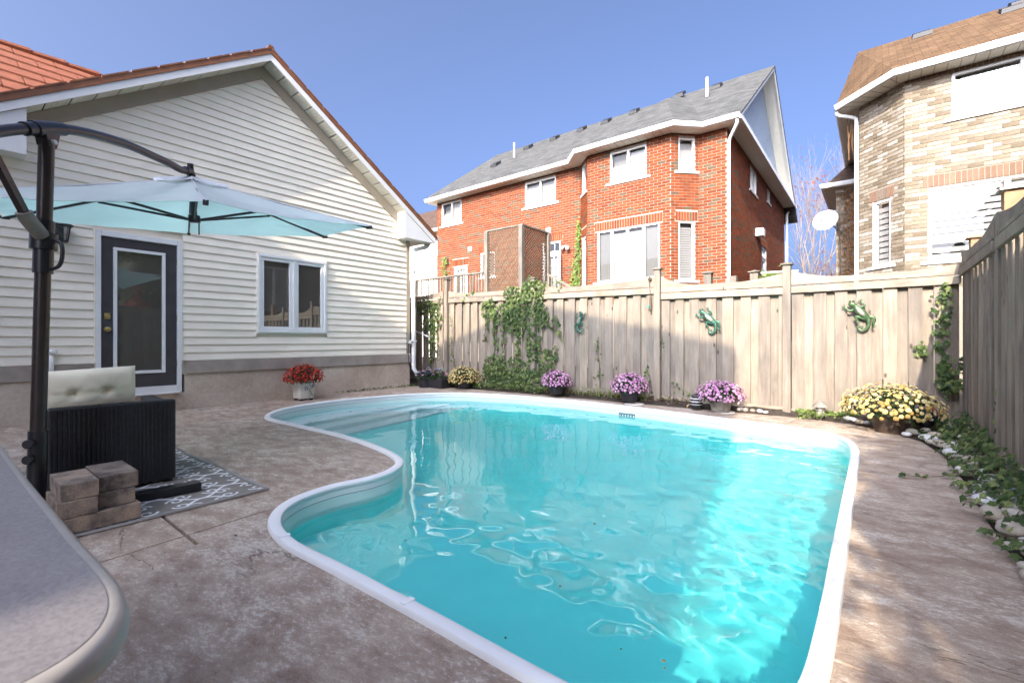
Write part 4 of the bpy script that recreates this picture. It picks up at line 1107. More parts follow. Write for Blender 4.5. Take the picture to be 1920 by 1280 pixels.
# bay roof, a raised strip with hip and valley at each side
yb0 = FB - 0.50; top = YRG - 0.62
A = (-8.30, yb0, zE); Bp = (-4.80, yb0, zE)
def up(p, dy, dx): return (p[0] + dx * dy, p[1] + dy, p[2] + RS * dy)
cxb = (A[0] + Bp[0]) / 2; h1 = (Bp[0] - A[0]) / 2 / 0.414
Vl0 = (-8.95, y0, zE + 0.004); Vr0 = (-4.13, y0, zE + 0.004); h2 = (Vr0[0] - Vl0[0]) / 2 / 0.414
Ap1 = (cxb, yb0 + h1, zE + RS * h1); Ap2 = ((Vl0[0] + Vr0[0]) / 2, y0 + h2, zE + RS * h2 + 0.004)
mb = MB(); mb.add([A, Bp, Ap1, Vl0, Ap2, Vr0], [(0, 1, 2), (3, 0, 2, 4), (1, 5, 4, 2)])
def bay_lift(x, y):
    s = RS * 0.707; return max(0.0, min(RS * (y - yb0), s * ((x - Vl0[0]) + (y - y0)), s * ((Vr0[0] - x) + (y - y0))) - RS * (y - y0))
mb.build('bay_roof', M['greyshingle'], rh, uvf=ruv(1))
def on_roof(x, y, lift=0.0): return (x, y, zE + RS * (y - y0) + lift)
for x, y in ((-14.9, 17.6), (-14.2, 19.4), (-12.7, 19.6), (-11.2, 19.7), (-9.9, 19.7), (-8.6, 19.9), (-6.45, 19.6), (-5.0, 19.6)):
    px_, py_, pz_ = on_roof(x, y, 0.02 + bay_lift(x, y))
    mb = MB(); mb.hexa([(x - .2, y - .2, pz_ - 0.14), (x + .2, y - .2, pz_ - 0.14), (x + .2, y + .2, pz_ + 0.14), (x - .2, y + .2, pz_ + 0.14), (x - .17, y - .2, pz_ + 0.0), (x + .17, y - .2, pz_ + 0.0), (x + .17, y + .2, pz_ + 0.26), (x - .17, y + .2, pz_ + 0.26)])
    mb.build('roof_vent', M['blackmatte'], rh)
for x, y in ((-14.1, 18.1), (-5.0, 18.3)):
    px_, py_, pz_ = on_roof(x, y, 0.0); mb = MB(); mb.tube([(x, y, pz_), (x, y, pz_ + 0.75)], 0.055, 10); mb.build('vent_stack', M['grille'], rh, True, sharp=50)
# gable end on the right: flat eave roof, siding, rake
mb = MB(); mb.add([(-3.10, F1 - 0.44, ZS + 0.145), (-3.10, 27.0, ZS + 0.145), (-3.60, 27.0, ZS + 0.20), (-3.60, F1 - 0.44, ZS + 0.20)], [(0, 1, 2, 3)]); mb.build('eave_roof', M['fascia'], rh)
gs = MB(); z = ZS + 0.2
while z < zr - 0.25:
    z1 = z + 0.115; ya = y0 + 0.1 + (z - zE) / RS; yb = 2 * YRG - ya; ya1 = y0 + 0.1 + (z1 - zE) / RS; yb1 = 2 * YRG - ya1
    if yb1 > ya1: gs.add([(-3.585, ya, z), (-3.565, ya, z), (-3.582, ya1, z1), (-3.565, yb, z), (-3.582, yb1, z1), (-3.585, yb, z)], [(1, 3, 4, 2), (0, 5, 3, 1)])
    z = z1
gs.build('gable_siding', plain('sky_shade_siding', (0.40, 0.47, 0.56), 0.5, var=0.05), rh, kind='stuff')  # white siding; the blue of sky-lit shade is put into its colour
for sgn in (-1, 1):
    yE = YRG + sgn * (YRG - y0)
    mb = MB(); d = 0.07
    P1 = [(-3.58, YRG, zr - 0.07), (-3.12, YRG, zr - 0.07), (-3.12, yE, zE - 0.05), (-3.58, yE, zE - 0.05)]
    mb.hexa([(p[0], p[1], p[2] - 0.03) for p in P1] + P1); mb.build('rake_soffit', M['soffit'], rh)
    P1 = [(-3.118, YRG, zr - 0.02), (-3.085, YRG, zr - 0.02), (-3.085, yE, zE - 0.0), (-3.118, yE, zE - 0.0)]
    mb = MB(); mb.hexa([(p[0], p[1], p[2] - 0.17) for p in P1] + [(p[0], p[1], p[2] - 0.055) for p in P1]); mb.build('rake_fascia', M['fascia'], rh)
# downspouts, vent hood, wall vents and lamp
mb = MB(); mb.tube(smooth_open([(-3.2, F1 - 0.42, ZS + 0.0), (-3.22, F1 - 0.38, ZS - 0.15), (-3.46, F1 - 0.12, ZS - 0.42), (-3.50, F1 - 0.07, ZS - 0.60), (-3.50, F1 - 0.07, ZS - 1.0)], 4) + [Vector((-3.50, F1 - 0.07, 2.0))], 0.05, 8)
mb.build('downspout', M['white'], rh, True, sharp=50)
mb = MB(); mb.tube([(-3.30, 26.6, ZS), (-3.46, 26.56, ZS - 0.3), (-3.46, 26.56, 1.0)], 0.06, 8); mb.build('downspout', M['white'], rh, True, sharp=50)
mb = MB(); mb.box(-3.558, -3.30, 19.45, 19.85, 4.92, 5.20); mb.build('vent_hood', M['white'], rh)
for x, z in ((-14.35, 5.07), (-10.11, 5.29)):
    mb = MB(); mb.box(x - 0.11, x + 0.11, F1 - 0.05, F1 - 0.012, z - 0.11, z + 0.11); mb.build('wall_vent', M['grille'], rh)
mb = MB(); mb.lathe([(0.05, 0), (0.05, 0.03), (0.03, 0.06)], (-9.30, F1 - 0.06, 4.52), 10); 
mb.tube([(-9.30, F1 - 0.02, 4.56), (-9.38, F1 - 0.14, 4.52), (-9.42, F1 - 0.22, 4.44)], [0.03, 0.05, 0.07], 10); mb.tube([(-9.26, F1 - 0.02, 4.56), (-9.18, F1 - 0.14, 4.50), (-9.14, F1 - 0.22, 4.40)], [0.03, 0.05, 0.07], 10)
mb.build('floodlight', M['dishgrey'], rh, True)

# ------------------------------------------------------------------ buff brick house at the right
bh = thing('buff_brick_house', 'two-storey buff brick house with brown shingle roof at the right behind the fence', 'house', (1, 14.5, 0))
FY = 14.44; ZE2 = 7.14
PF = plane_y(FY); PA2, LA2 = plane_seg((-0.32, 15.32), (0.56, FY)); PL2, LL2 = plane_seg((-0.32, 21.0), (-0.32, 15.32))
hf = [(1.38, 3.60, 6.02, 7.04), (0.98, 3.40, 2.81, 4.52)]
ha = [(0.40, 0.88, 2.85, 4.50)]
mb = MB()
wall_with_holes(mb, PF, 0.56, 7.0, 0, ZE2, hf); wall_with_holes(mb, PA2, 0, LA2, 0, ZE2, ha); wall_with_holes(mb, PL2, 0, LL2, 0, ZE2, [])
mb.quad((7, FY, 0), (7, 24, 0), (7, 24, ZE2), (7, FY, ZE2)); mb.quad((7, 24, 0), (-0.32, 24, 0), (-0.32, 24, ZE2), (7, 24, ZE2))
mb.build('wall', M['mortar2'], bh)
hdF = [(0.88, 3.5, 4.532, 4.80)]; hdA = [(0.30, 0.98, 4.512, 4.78)]; hdU = [(1.30, 3.7, 7.045, ZE2 - 0.002)]
rA = brick_rects(0, LA2, 2.2, ZE2 - 0.1, ha + hdA); rF = brick_rects(0.56, 5.0, 2.2, ZE2 - 0.1, hf + hdF)
rF2 = [q for q in rF if q[0] < 2.5]; rF3 = [q for q in rF if q[0] >= 2.5]
put_bricks(bh, PF, rF2, M['buff'], M['buff1'], 170, rank=lambda q: abs(q[2] - 5.2))
put_bricks(bh, PF, rF3, M['buff'], M['buff1'], 0)
put_bricks(bh, PA2, rA, M['buff'], M['buff1'], 80, rank=lambda q: abs(q[2] - 5.4))
put_bricks(bh, PL2, brick_rects(0, LL2, 2.2, ZE2 - 0.01, []), M['buff'], M['buff1'], 0)
sF = [s_ for h in hdF for s_ in soldier_rects(*h)]; sA = [s_ for h in hdA for s_ in soldier_rects(*h)]
put_bricks(bh, PF, sF, M['head'], M['head1'], 22, name='soldier_course'); put_bricks(bh, PA2, sA, M['head'], M['head1'], 8, name='soldier_course')
put_bricks(bh, PF, soldier_rects(0.56, 5.0, ZE2 - 0.095, ZE2 - 0.002), M['head'], M['head1'], 20, name='soldier_course')
put_bricks(bh, PA2, brick_rects(0, LA2, ZE2 - 0.094, ZE2 - 0.004, []), M['buff'], M['buff1'], 0)
w_ = window_unit(bh, PF, *hf[0], (1, 1), ('plain', 'plain'), sillmat=M['stone'])
w_ = window_unit(bh, PF, 0.98, 3.40, 3.26, 4.52, (1.12, 1), ('zebra', 'zebra'), sill=False)
w_ = window_unit(bh, PF, 0.98, 3.40, 2.81, 3.258, (1.12, 1), ('zebra', 'zebra'), sillmat=M['stone'])
w_ = window_unit(bh, PA2, *ha[0], (1,), ('zebra',), sillmat=M['stone'])
ev2 = [(-0.77, 21.0), (-0.77, 15.13), (0.375, FY - 0.45), (7.4, FY - 0.45)]
mb = MB(); mb.prism(ev2 + [(7.4, 21.0)], ZE2, ZE2 + 0.02); mb.build('soffit', M['soffit'], bh)
mb = MB()
for i in range(26):
    x = 0.4 + i * 0.22; mb.box(x - 0.008, x + 0.008, FY - 0.44, FY - 0.005, ZE2 - 0.008, ZE2 + 0.001)
for i in range(6):
    t = (i + 0.5) / 6; p = Vector((-0.77, 15.13)).lerp(Vector((0.375, FY - 0.45)), t); q = Vector((-0.32, 15.32)).lerp(Vector((0.56, FY)), t)
    mb.beam((p.x, p.y, ZE2 - 0.003), (q.x, q.y, ZE2 - 0.003), 0.014, 0.008)
mb.build('soffit_joint', M['frieze'], bh)
path_strip(bh, 'gutter', M['white'], ev2, [(-0.012, ZE2 + 0.16), (-0.012, ZE2 - 0.012), (0.0, ZE2 - 0.012)] + GUT(ZE2)[1:])
z0r = ZE2 + 0.13; rs2 = 0.66; yR2 = 18.0; zR2 = z0r + rs2 * (yR2 - (FY - 0.5)); zl = z0r
mb = MB()
mb.add([(-0.82, 15.10, z0r), (0.36, FY - 0.5, z0r), (7.6, FY - 0.5, z0r), (7.6, yR2, zR2), (-0.42, yR2, zR2), (-0.82, 21, z0r), (7.6, 21.9, z0r)],
       [(1, 2, 3, 4), (0, 1, 4), (0, 4, 5), (4, 3, 6, 5)])
mb.build('roof', M['brownshingle'], bh, uvf=lambda p: (p.x, p.y / 0.83))
for x, y in ((1.05, 17.5), (2.75, 17.2), (3.0, 17.7)):
    zc = z0r + rs2 * (y - (FY - 0.5)); mb = MB()
    mb.hexa([(x - .22, y - .2, zc - 0.12), (x + .22, y - .2, zc - 0.12), (x + .22, y + .2, zc + 0.13), (x - .22, y + .2, zc + 0.13), (x - .2, y - .2, zc + 0.0), (x + .2, y - .2, zc + 0.0), (x + .2, y + .2, zc + 0.22), (x - .2, y + .2, zc + 0.22)])
    mb.build('roof_vent', M['blackmatte'], bh)
mb = MB(); mb.tube(smooth_open([(-0.80, 15.2, ZE2 + 0.0), (-0.78, 15.24, ZE2 - 0.10), (-0.45, 15.36, ZE2 - 0.22), (-0.39, 15.37, ZE2 - 0.34), (-0.39, 15.37, ZE2 - 0.8)], 4) + [Vector((-0.39, 15.37, 2.0))], 0.048, 8)
mb.build('downspout', M['white'], bh, True, sharp=50)
# far wing with its little hip roof
mb = MB(); mb.box(-1.03, -0.34, 19.0, 23, 0, 6.0); wg = mb.build('wing', M['mortar2'], bh)
PW = plane_y(19.0)
rw = brick_rects(-1.03, -0.36, 2.4, 5.99, []); mb = MB()
for a0, a1, z0, z1 in rw: mb.pbox(PW, a0, a1, z0, z1, 0.0, 0.012)
mb.build('wing_brickwork', M['buff'], wg, kind='stuff')
mb = MB(); mb.box(-1.06, -0.36, 18.95, 18.99, 5.92, 6.06); mb.build('wing_frieze', M['stone'], wg)
mb = MB(); mb.add([(-1.38, 18.6, 6.08), (-0.36, 18.6, 6.08), (-0.36, 20.2, 7.3), (-1.38, 22, 6.08), (-0.6, 20.2, 7.3)], [(0, 1, 2, 4), (0, 4, 3), ]); mb.build('wing_roof', M['umbershingle'], wg, uvf=lambda p: (p.x, p.y))
mb = MB(); mb.box(-1.36, -0.36, 18.58, 19.0, 6.05, 6.078); mb.box(-1.36, -1.03, 19.0, 22, 6.05, 6.078); mb.build('wing_soffit', M['soffit'], wg)
path_strip(bh, 'wing_gutter', M['white'], [(-1.36, 22.0), (-1.36, 18.6), (-0.36, 18.6)], GUT(6.04))
dish = thing('satellite_dish', 'round white satellite dish in the gap between the brick houses', 'satellite dish', (-1.30, 18.4, 4.9))
mb = MB(); ax = Vector((-0.25, -1, 0.35)).normalized().to_track_quat('Z', 'Y').to_matrix()
mb.lathe([(0.02, 0.0), (0.14, 0.012), (0.26, 0.045), (0.36, 0.09), (0.365, 0.085), (0.26, 0.03), (0.14, -0.004), (0.02, -0.015)], (-1.27, 18.4, 4.9), 28, ax)
mb.build('reflector', M['dishgrey'], dish, True, sharp=60)
mb = MB(); mb.tube([(-1.25, 18.3, 4.6), (-1.34, 18.0, 4.72), (-1.36, 17.95, 4.85)], 0.014, 6); mb.tube([(-1.36, 17.95, 4.83), (-1.34, 18.0, 4.92)], 0.04, 8); mb.build('feed_arm', M['grille'], dish)
mb = MB(); mb.tube([(-1.2, 18.5, 4.88), (-1.0, 18.9, 4.7), (-0.95, 19.0, 4.7)], 0.025, 8); mb.build('mount', M['grille'], dish)

# ------------------------------------------------------------------ grey-sided house far left, and the owners' house behind the camera
fh = thing('far_house', 'tan-sided house with brown roof glimpsed past the white eave', 'house', (-20, 18, 0))
mb = MB(); mb.box(-26, -18.0, 17.6, 26, 0, 6.9); mb.build('wall', M['siding'], fh)
mb = MB(); z = 2.5
while z < 6.9:
    mb.add([(-26, 17.6, z), (-18, 17.6, z), (-18, 17.575, z), (-26, 17.575, z), (-18, 17.595, z + 0.15), (-26, 17.595, z + 0.15)], [(0, 1, 2, 3), (3, 2, 4, 5)]); z += 0.15
mb.build('siding_course', M['siding'], fh, kind='stuff')
mb = MB(); mb.add([(-26, 17.2, 7.05), (-17.6, 17.2, 7.05), (-17.6, 21, 9.6), (-26, 21, 9.6), (-17.6, 25, 7.05), (-26, 25, 7.05)], [(0, 1, 2, 3), (3, 2, 4, 5), (1, 4, 2)]); mb.build('roof', M['umbershingle'], fh, uvf=lambda p: (p.x, p.y))
mb = MB(); mb.box(-26, -17.58, 17.15, 17.25, 6.9, 7.06); mb.build('gutter', M['white'], fh)
for x, y in ((-20.6, 19.6), (-19.3, 20.0)):
    zc = 7.05 + (y - 17.2) * 0.67; mb = MB(); mb.box(x - 0.2, x + 0.2, y - 0.2, y + 0.2, zc - 0.1, zc + 0.2); mb.build('roof_vent', M['grille'], fh)
PFh = plane_y(17.6)
window_unit(fh, PFh, -20.0, -18.9, 5.6, 6.6, (1,), ('dark',), sill=False, deep=0.02)
mb = MB(); frame_pieces(mb, PFh, -20.0, -18.8, 4.35, 5.55, 0.12, 0.0, 0.06); mb.pbox(PFh, -19.9, -18.9, 4.45, 5.45, 0.0, 0.04); mb.build('wall_panel', M['greenpanel'], fh)

oh = thing('owners_house', 'tall pale house at the near end of the patio', 'house', (-4, -6, 0))
YO = -6.0
prof = [(0.44, 0), (0.44, 8.46), (-3.07, 9.25), (-5.35, 8.51), (-9.9, 7.0), (-9.9, 0)]
mb = MB(); n = len(prof); mb.add([(x, YO, z) for x, z in prof] + [(x, YO - 5, z) for x, z in prof], [tuple(range(n))[::-1], tuple(range(n, 2 * n))] + [(i, (i + 1) % n, n + (i + 1) % n, n + i) for i in range(n)])
mb.build('wall', plain('white_stucco', (0.80, 0.77, 0.70), 0.9, var=0.04), oh)
for x0, x1, z0, z1 in ((-2.4, -0.8, 0.9, 2.3), (-6.6, -4.6, 0.2, 2.3), (-2.6, -1.2, 3.9, 5.2), (-6.0, -4.6, 3.9, 5.2)):
    POh = lambda a, z, w: (-a, YO + w, z)
    window_unit(oh, POh, -x1, -x0, z0, z1, (1, 1), ('plain', 'plain'), sill=False, deep=0.06)
bk = thing('side_house', 'dark brown brick house reflected in the casement window', 'house', (5, 3, 0))
mb = MB(); mb.box(4.2, 9, -3, 12.6, 0, 7.0); mb.build('wall', M['mortar2'], bk)
PBk = lambda a, z, w: (4.2 - w, -a, z)
rr = brick_rects(-12.6, 3, 1.6, 6.9, [(-3.2, -1.8, 2.2, 4.0), (-9.6, -8.4, 2.2, 4.0)])
mb = MB()
for a0, a1, z0, z1 in rr: mb.pbox(PBk, a0, a1, z0, z1, 0.0, 0.012)
mb.build('brickwork', M['darkbrick'], bk, kind='stuff')
window_unit(bk, PBk, -3.2, -1.8, 2.2, 4.0, (1, 1), ('plain', 'plain'), sill=False, deep=0.06); window_unit(bk, PBk, -9.6, -8.4, 2.2, 4.0, (1, 1), ('plain', 'plain'), sill=False, deep=0.06)
mb = MB(); mb.add([(3.8, -3.4, 7), (3.8, 13.0, 7), (6.6, 13.0, 9), (6.6, -3.4, 9), (9.4, 13.0, 7), (9.4, -3.4, 7)], [(0, 3, 2, 1), (3, 5, 4, 2)]); mb.build('roof', M['umbershingle'], bk, uvf=lambda p: (p.x, p.y))

# ------------------------------------------------------------------ measuring: where a sight line of the photograph meets a real plane
CS, SN = math.cos(R(38.2)), math.sin(R(38.2))
def sight(u, v):
    a, b = (u - 960) / 865, (636 - v) / 865
    return Vector((-SN + CS * a, CS + SN * a, b))
def at_y(u, v, y): d = sight(u, v); return Vector((0, 0, 1)) + d * (y / d.y)
def at_x(u, v, x): d = sight(u, v); return Vector((0, 0, 1)) + d * (x / d.x)
def at_z(u, v, z): d = sight(u, v); return Vector((0, 0, 1)) + d * ((z - 1) / d.z)

# ------------------------------------------------------------------ fences
def scallop(mb, P, a0, a1, zb, ends, mid, w0, w1, n=16):
    for i in range(n):
        t0, t1 = i / n, (i + 1) / n
        def top(t):
            s = abs(2 * t - 1); e = ends[0] if t < 0.5 else ends[1]
            return mid + (e - mid) * (max(0, (s - 0.35) / 0.65) ** 1.6)
        x0, x1 = a0 + (a1 - a0) * t0, a0 + (a1 - a0) * t1
        b0 = zb[0] + (zb[1] - zb[0]) * t0; b1 = zb[0] + (zb[1] - zb[0]) * t1
        mb.hexa([P(x0, b0, w1), P(x1, b1, w1), P(x1, b1, w0), P(x0, b0, w0), P(x0, top(t0), w1), P(x1, top(t1), w1), P(x1, top(t1), w0), P(x0, top(t0), w0)])
def fence_panel(fence, P, a0, a1, rail, ends, mid, zb, seed, gap=(), kick=True, xgrain=None):
    r2 = random.Random(seed); xg = xgrain or M['fencex']
    rl = lambda a: rail[0] + (rail[1] - rail[0]) * (a - a0) / (a1 - a0)
    zbl = lambda a: zb[0] + (zb[1] - zb[0]) * (a - a0) / (a1 - a0)
    a = a0 + 0.004; k = 0
    while a < a1 - 0.03:
        front = k % 2 == 0
        w = r2.uniform(0.118, 0.142) if front else r2.uniform(0.078, 0.105)
        b = min(a + w, a1 - 0.004)
        mb = MB(); ln_ = r2.uniform(-0.004, 0.004)
        if front: q0, q1, wa, wb = a, b, -0.020, 0.0
        else: q0, q1, wa, wb = a - 0.012, b + 0.003 - 0.007 * r2.random(), -0.068, -0.046
        tw = r2.uniform(-0.004, 0.004); g = 0.0
        if k in gap: q1 -= 0.018
        z0_, z1_ = zbl(a) + 0.0, rl(a) + 0.05
        mb.hexa([P(q0, z0_, wb + tw), P(q1, z0_, wb - tw), P(q1, z0_, wa - tw), P(q0, z0_, wa + tw),
                 P(q0 + ln_, z1_, wb), P(q1 + ln_, z1_, wb), P(q1 + ln_, z1_, wa), P(q0 + ln_, z1_, wa)])
        mb.build('board', M['fence'], fence)
        a = b + r2.uniform(0.001, 0.004); k += 1
    def strip(name, z_of, h, w0, w1):
        mb = MB(); z0_, z1_ = z_of(a0), z_of(a1)
        mb.hexa([P(a0, z0_, w1), P(a1, z1_, w1), P(a1, z1_, w0), P(a0, z0_, w0), P(a0, z0_ + h, w1), P(a1, z1_ + h, w1), P(a1, z1_ + h, w0), P(a0, z0_ + h, w0)])
        mb.build(name, xg, fence, bevel=0.004)
    strip('rail', rl, 0.090, 0.002, 0.036)
    strip('rail', lambda a: rl(a) + 0.101, 0.034, -0.02, 0.030)
    mb = MB(); scallop(mb, P, a0, a1, (rail[0] + 0.136, rail[1] + 0.136), ends, mid, -0.018, 0.018); mb.build('cap_board', xg, fence)
    if kick: strip('kick_board', lambda a: zbl(a) - 0.09, 0.13, 0.002, 0.022)
def fence_post(fence, x, y, w, z1, cap=True, mat=None, z0=-0.05):
    mb = MB(); mb.box(x - w / 2, x + w / 2, y - w / 2, y + w / 2, z0, z1); p = mb.build('post', mat or M['fence'], fence, bevel=0.004)
    if cap:
        c = w / 2 + 0.022; mb = MB(); mb.box(x - c, x + c, y - c, y + c, z1 + 0.0005, z1 + 0.022)
        mb.add([(x - w / 2, y - w / 2, z1 + 0.022), (x + w / 2, y - w / 2, z1 + 0.022), (x + w / 2, y + w / 2, z1 + 0.022), (x - w / 2, y + w / 2, z1 + 0.022), (x, y, z1 + 0.05)], [(0, 1, 4), (1, 2, 4), (2, 3, 4), (3, 0, 4)])
        mb.build('post_cap', M['greywood'], p)
    return p
bf = thing('back_fence', 'weathered wooden back fence of overlapping boards carrying three metal geckos', 'fence', (-3.3, 7.03, 0))
PBF = plane_y(7.03)
fence_panel(bf, PBF, -9.9, -7.44, (1.80, 1.79), (2.06, 2.06), 1.98, (0.12, 0.12), 1)
fence_panel(bf, PBF, -7.27, -5.06, (1.788, 1.745), (2.04, 2.02), 1.955, (0.15, 0.15), 2)
fence_panel(bf, PBF, -4.95, -2.70, (1.740, 1.707), (2.0, 1.972), 1.925, (0.14, 0.12), 3, gap=(7, 13))
fence_panel(bf, PBF, -2.592, -0.96, (1.614, 1.594), (1.955, 1.875), 1.80, (0.09, 0.07), 4)
fence_panel(bf, PBF, -0.862, 0.742, (1.603, 1.607), (1.888, 1.83), 1.785, (0.06, 0.05), 5)
for x, z1 in ((-7.33, 2.29), (-5.005, 2.12), (-2.646, 2.075), (-0.911, 1.975)): fence_post(bf, x, 7.015, 0.092, z1)
fence_post(bf, -9.95, 7.015, 0.092, 2.3)
sfn = thing('side_fence', 'weathered wooden side fence running along the right edge above the ivy', 'fence', (0.756, 3, 0))
PSF = lambda a, z, w: (0.756 - w, -a, z)
for i, (a0, a1) in enumerate(((-6.98, -5.21), (-5.075, -3.14), (-3.04, -1.10), (-1.0, 0.95), (1.05, 2.9))):
    fence_panel(sfn, PSF, a0, a1, (1.690, 1.690), (1.975, 1.975), 1.90, (0.13, 0.13), 11 + i, kick=(i > 0))
fence_post(sfn, 0.80, 6.985, 0.09, 1.96, cap=False)
for y in (5.14, 3.09, 1.05, -1.0): fence_post(sfn, 0.79, y, 0.10, 1.985, cap=False)
fn = thing('cedar_post', 'taller orange cedar post with grey cap behind the side fence at the right edge', 'post', (0.94, 5.78, 0))
def solo_post(t, x, y, w, z1, mat, capm, z0=-0.05):
    mb = MB(); mb.box(x - w / 2, x + w / 2, y - w / 2, y + w / 2, z0, z1); mb.build('post_shaft', mat, t, bevel=0.004)
    c = w / 2 + 0.03; mb = MB(); mb.box(x - c, x + c, y - c, y + c, z1 + 0.0005, z1 + 0.02)
    mb.add([(x - w / 2, y - w / 2, z1 + 0.02), (x + w / 2, y - w / 2, z1 + 0.02), (x + w / 2, y + w / 2, z1 + 0.02), (x - w / 2, y + w / 2, z1 + 0.02), (x, y, z1 + 0.05)], [(0, 1, 4), (1, 2, 4), (2, 3, 4), (3, 0, 4)])
    mb.build('post_cap', capm, t)
solo_post(fn, 0.94, 5.80, 0.135, 2.28, M['cedar'], M['grille'])
fn = thing('cedar_post', 'orange cedar post with copper cap behind the corner where both fences meet', 'post', (0.94, 7.55, 0))
solo_post(fn, 0.94, 7.55, 0.14, 2.17, M['cedar'], plain('copper_cap', (0.42, 0.23, 0.12), 0.5), -0.05)
for lab, u, v0, y in (('grey weathered post with cap in front of the red brick corner', 1328, 513, 9.0), ('grey weathered post without cap just right of the white downspout', 1375, 518, 9.0), ('grey weathered post holding a handrail before the brick side wall', 1415, 511, 9.0)):
    p = at_y(u, v0, y); t = thing('yard_post', lab, 'post', (p.x, p.y, 0), 'posts standing behind the back fence')
    if 'without' in lab: mb = MB(); mb.box(p.x - .06, p.x + .06, p.y - .06, p.y + .06, -0.05, p.z); mb.build('post_shaft', M['greywood'], t)
    else: solo_post(t, p.x, p.y, 0.13, p.z, M['greywood'], M['greywood'])
    if 'handrail' in lab:
        mb = MB(); mb.beam((p.x, p.y, p.z - 0.01), (p.x + 0.62, p.y + 0.3, p.z + 0.01), 0.03, 0.03); mb.build('handrail', M['dishgrey'], t)

# neighbours' deck with railing and lattice screen
dk = thing('raised_deck', 'raised grey wooden deck with baluster railing behind the red brick house', 'deck', (-12, 12.5, 0))
mb = MB(); mb.box(-18, -8.2, 12.5, 15.1, 2.42, 2.55); mb.build('deck_floor', M['greywood'], dk)
for x in (-17.8, -14.9, -12.5, -10.93, -9.38, -8.3):
    mb = MB(); mb.box(x - 0.06, x + 0.06, 12.46, 12.58, -0.09, 3.45 if x < -11 else 2.42); mb.build('deck_post', M['greywood'], dk)
mb = MB(); mb.box(-18, -11.0, 12.46, 12.60, 3.40, 3.45); mb.box(-18, -11.0, 12.5, 12.55, 2.66, 2.72); mb.build('deck_rail', M['greywood'], dk)
x = -17.9
while x < -11.05:
    mb = MB(); mb.box(x - 0.02, x + 0.02, 12.5, 12.54, 2.72, 3.40); mb.build('baluster', M['greywood'], dk); x += 0.145
mb = MB(); mb.beam((-9.3, 13.9, 3.35), (-8.2, 13.9, 2.75), 0.09, 0.06); mb.beam((-9.3, 14.05, 2.6), (-8.0, 14.05, 1.9), 0.2, 0.05); mb.build('stair_rail', M['greywood'], dk)
for i in range(7):
    x = -9.25 + i * 0.15; mb = MB(); mb.box(x - 0.02, x + 0.02, 13.88, 13.92, 2.2, 3.3 - i * 0.085); mb.build('baluster', M['greywood'], dk)
lt = thing('lattice_screen', 'tall weathered wood lattice privacy screen on the neighbouring deck', 'screen', (-9.38, 12.5, 2.5))
for x, y in ((-10.93, 12.44), (-9.38, 12.44), (-9.38, 14.04)):
    mb = MB(); mb.box(x - 0.075, x + 0.075, y - 0.075, y + 0.075, 2.3, 4.84); mb.build('screen_post', M['greywood'], lt)
mb = MB(); mb.box(-11.0, -9.30, 12.40, 12.49, 4.841, 4.89); mb.box(-9.43, -9.33, 12.52, 14.12, 4.841, 4.89); mb.build('top_rail', M['greywood'], lt)
def lattice(P, a0, a1, z0, z1, w0):
    st = 0.112; W = a1 - a0; H = z1 - z0
    for d, off in ((1, 0.0), (-1, 0.009)):
        n = int((W + H) / st)
        for i in range(1, n):
            c = i * st
            if d == 1: p0 = (max(0, c - H), c - max(0, c - H)); p1 = (min(W, c), c - min(W, c))     # falling
            else: p0 = (max(0, c - H), H - (c - max(0, c - H))); p1 = (min(W, c), H - (c - min(W, c)))
            A = Vector(P(a0 + p0[0], z0 + p0[1], w0 + off)); B = Vector(P(a0 + p1[0], z0 + p1[1], w0 + off))
            if (A - B).length < 0.08: continue
            nn = (Vector(P(0, 0, 1)) - Vector(P(0, 0, 0)))
            mb = MB(); mb.beam(A, B, 0.008, 0.036, up=nn.cross((B - A).normalized())); mb.build('slat', M['slatwood'], lt)
lattice(plane_y(12.44), -10.855, -9.455, 2.45, 4.84, 0.0)
lattice(plane_x(-9.38), 12.515, 13.965, 2.45, 4.84, 0.0)

# ------------------------------------------------------------------ leaves
def ivy_leaf(scale=1.0, seed=0):
    r2 = random.Random(seed); pts = []
    for a, r_ in ((-90, .28), (-55, .55), (-20, .42), (12, .78), (40, .50), (68, .62), (90, 1.0), (112, .62), (140, .50), (168, .78), (200, .42), (235, .55)):
        k = r_ * r2.uniform(0.9, 1.1); pts.append((k * math.cos(R(a)) * 0.5 * scale, k * math.sin(R(a)) * 0.55 * scale))
    vs_ = [(0, 0.02 * scale, 0)] + [(x, y, -0.30 * abs(x) + 0.06 * scale * r2.uniform(-1, 1) - 0.12 * max(0, y)) for x, y in pts]
    n = len(pts); return vs_, [(0, 1 + i, 1 + (i + 1) % n) for i in range(n)]
LEAFS = [ivy_leaf(1.0, s) for s in range(4)]
LEAFME = []
for vs_, fs_ in LEAFS:
    mb = MB(); mb.add(vs_, fs_); me = mb.mesh('leaf'); me.materials.append(M['ivy1']); LEAFME.append(me)
def leaf_rot(nrm, r2, tilt=0.5, hang=True):
    nrm = (Vector(nrm) + Vector((r2.uniform(-tilt, tilt), r2.uniform(-tilt, tilt), r2.uniform(-tilt, tilt)))).normalized()
    d = Vector((r2.uniform(-0.7, 0.7), r2.uniform(-0.7, 0.7), -1 if hang else r2.uniform(-1, 1)))
    d = (d - nrm * d.dot(nrm)).normalized(); s = d.cross(nrm)
    return Matrix((s, d, nrm)).transposed()
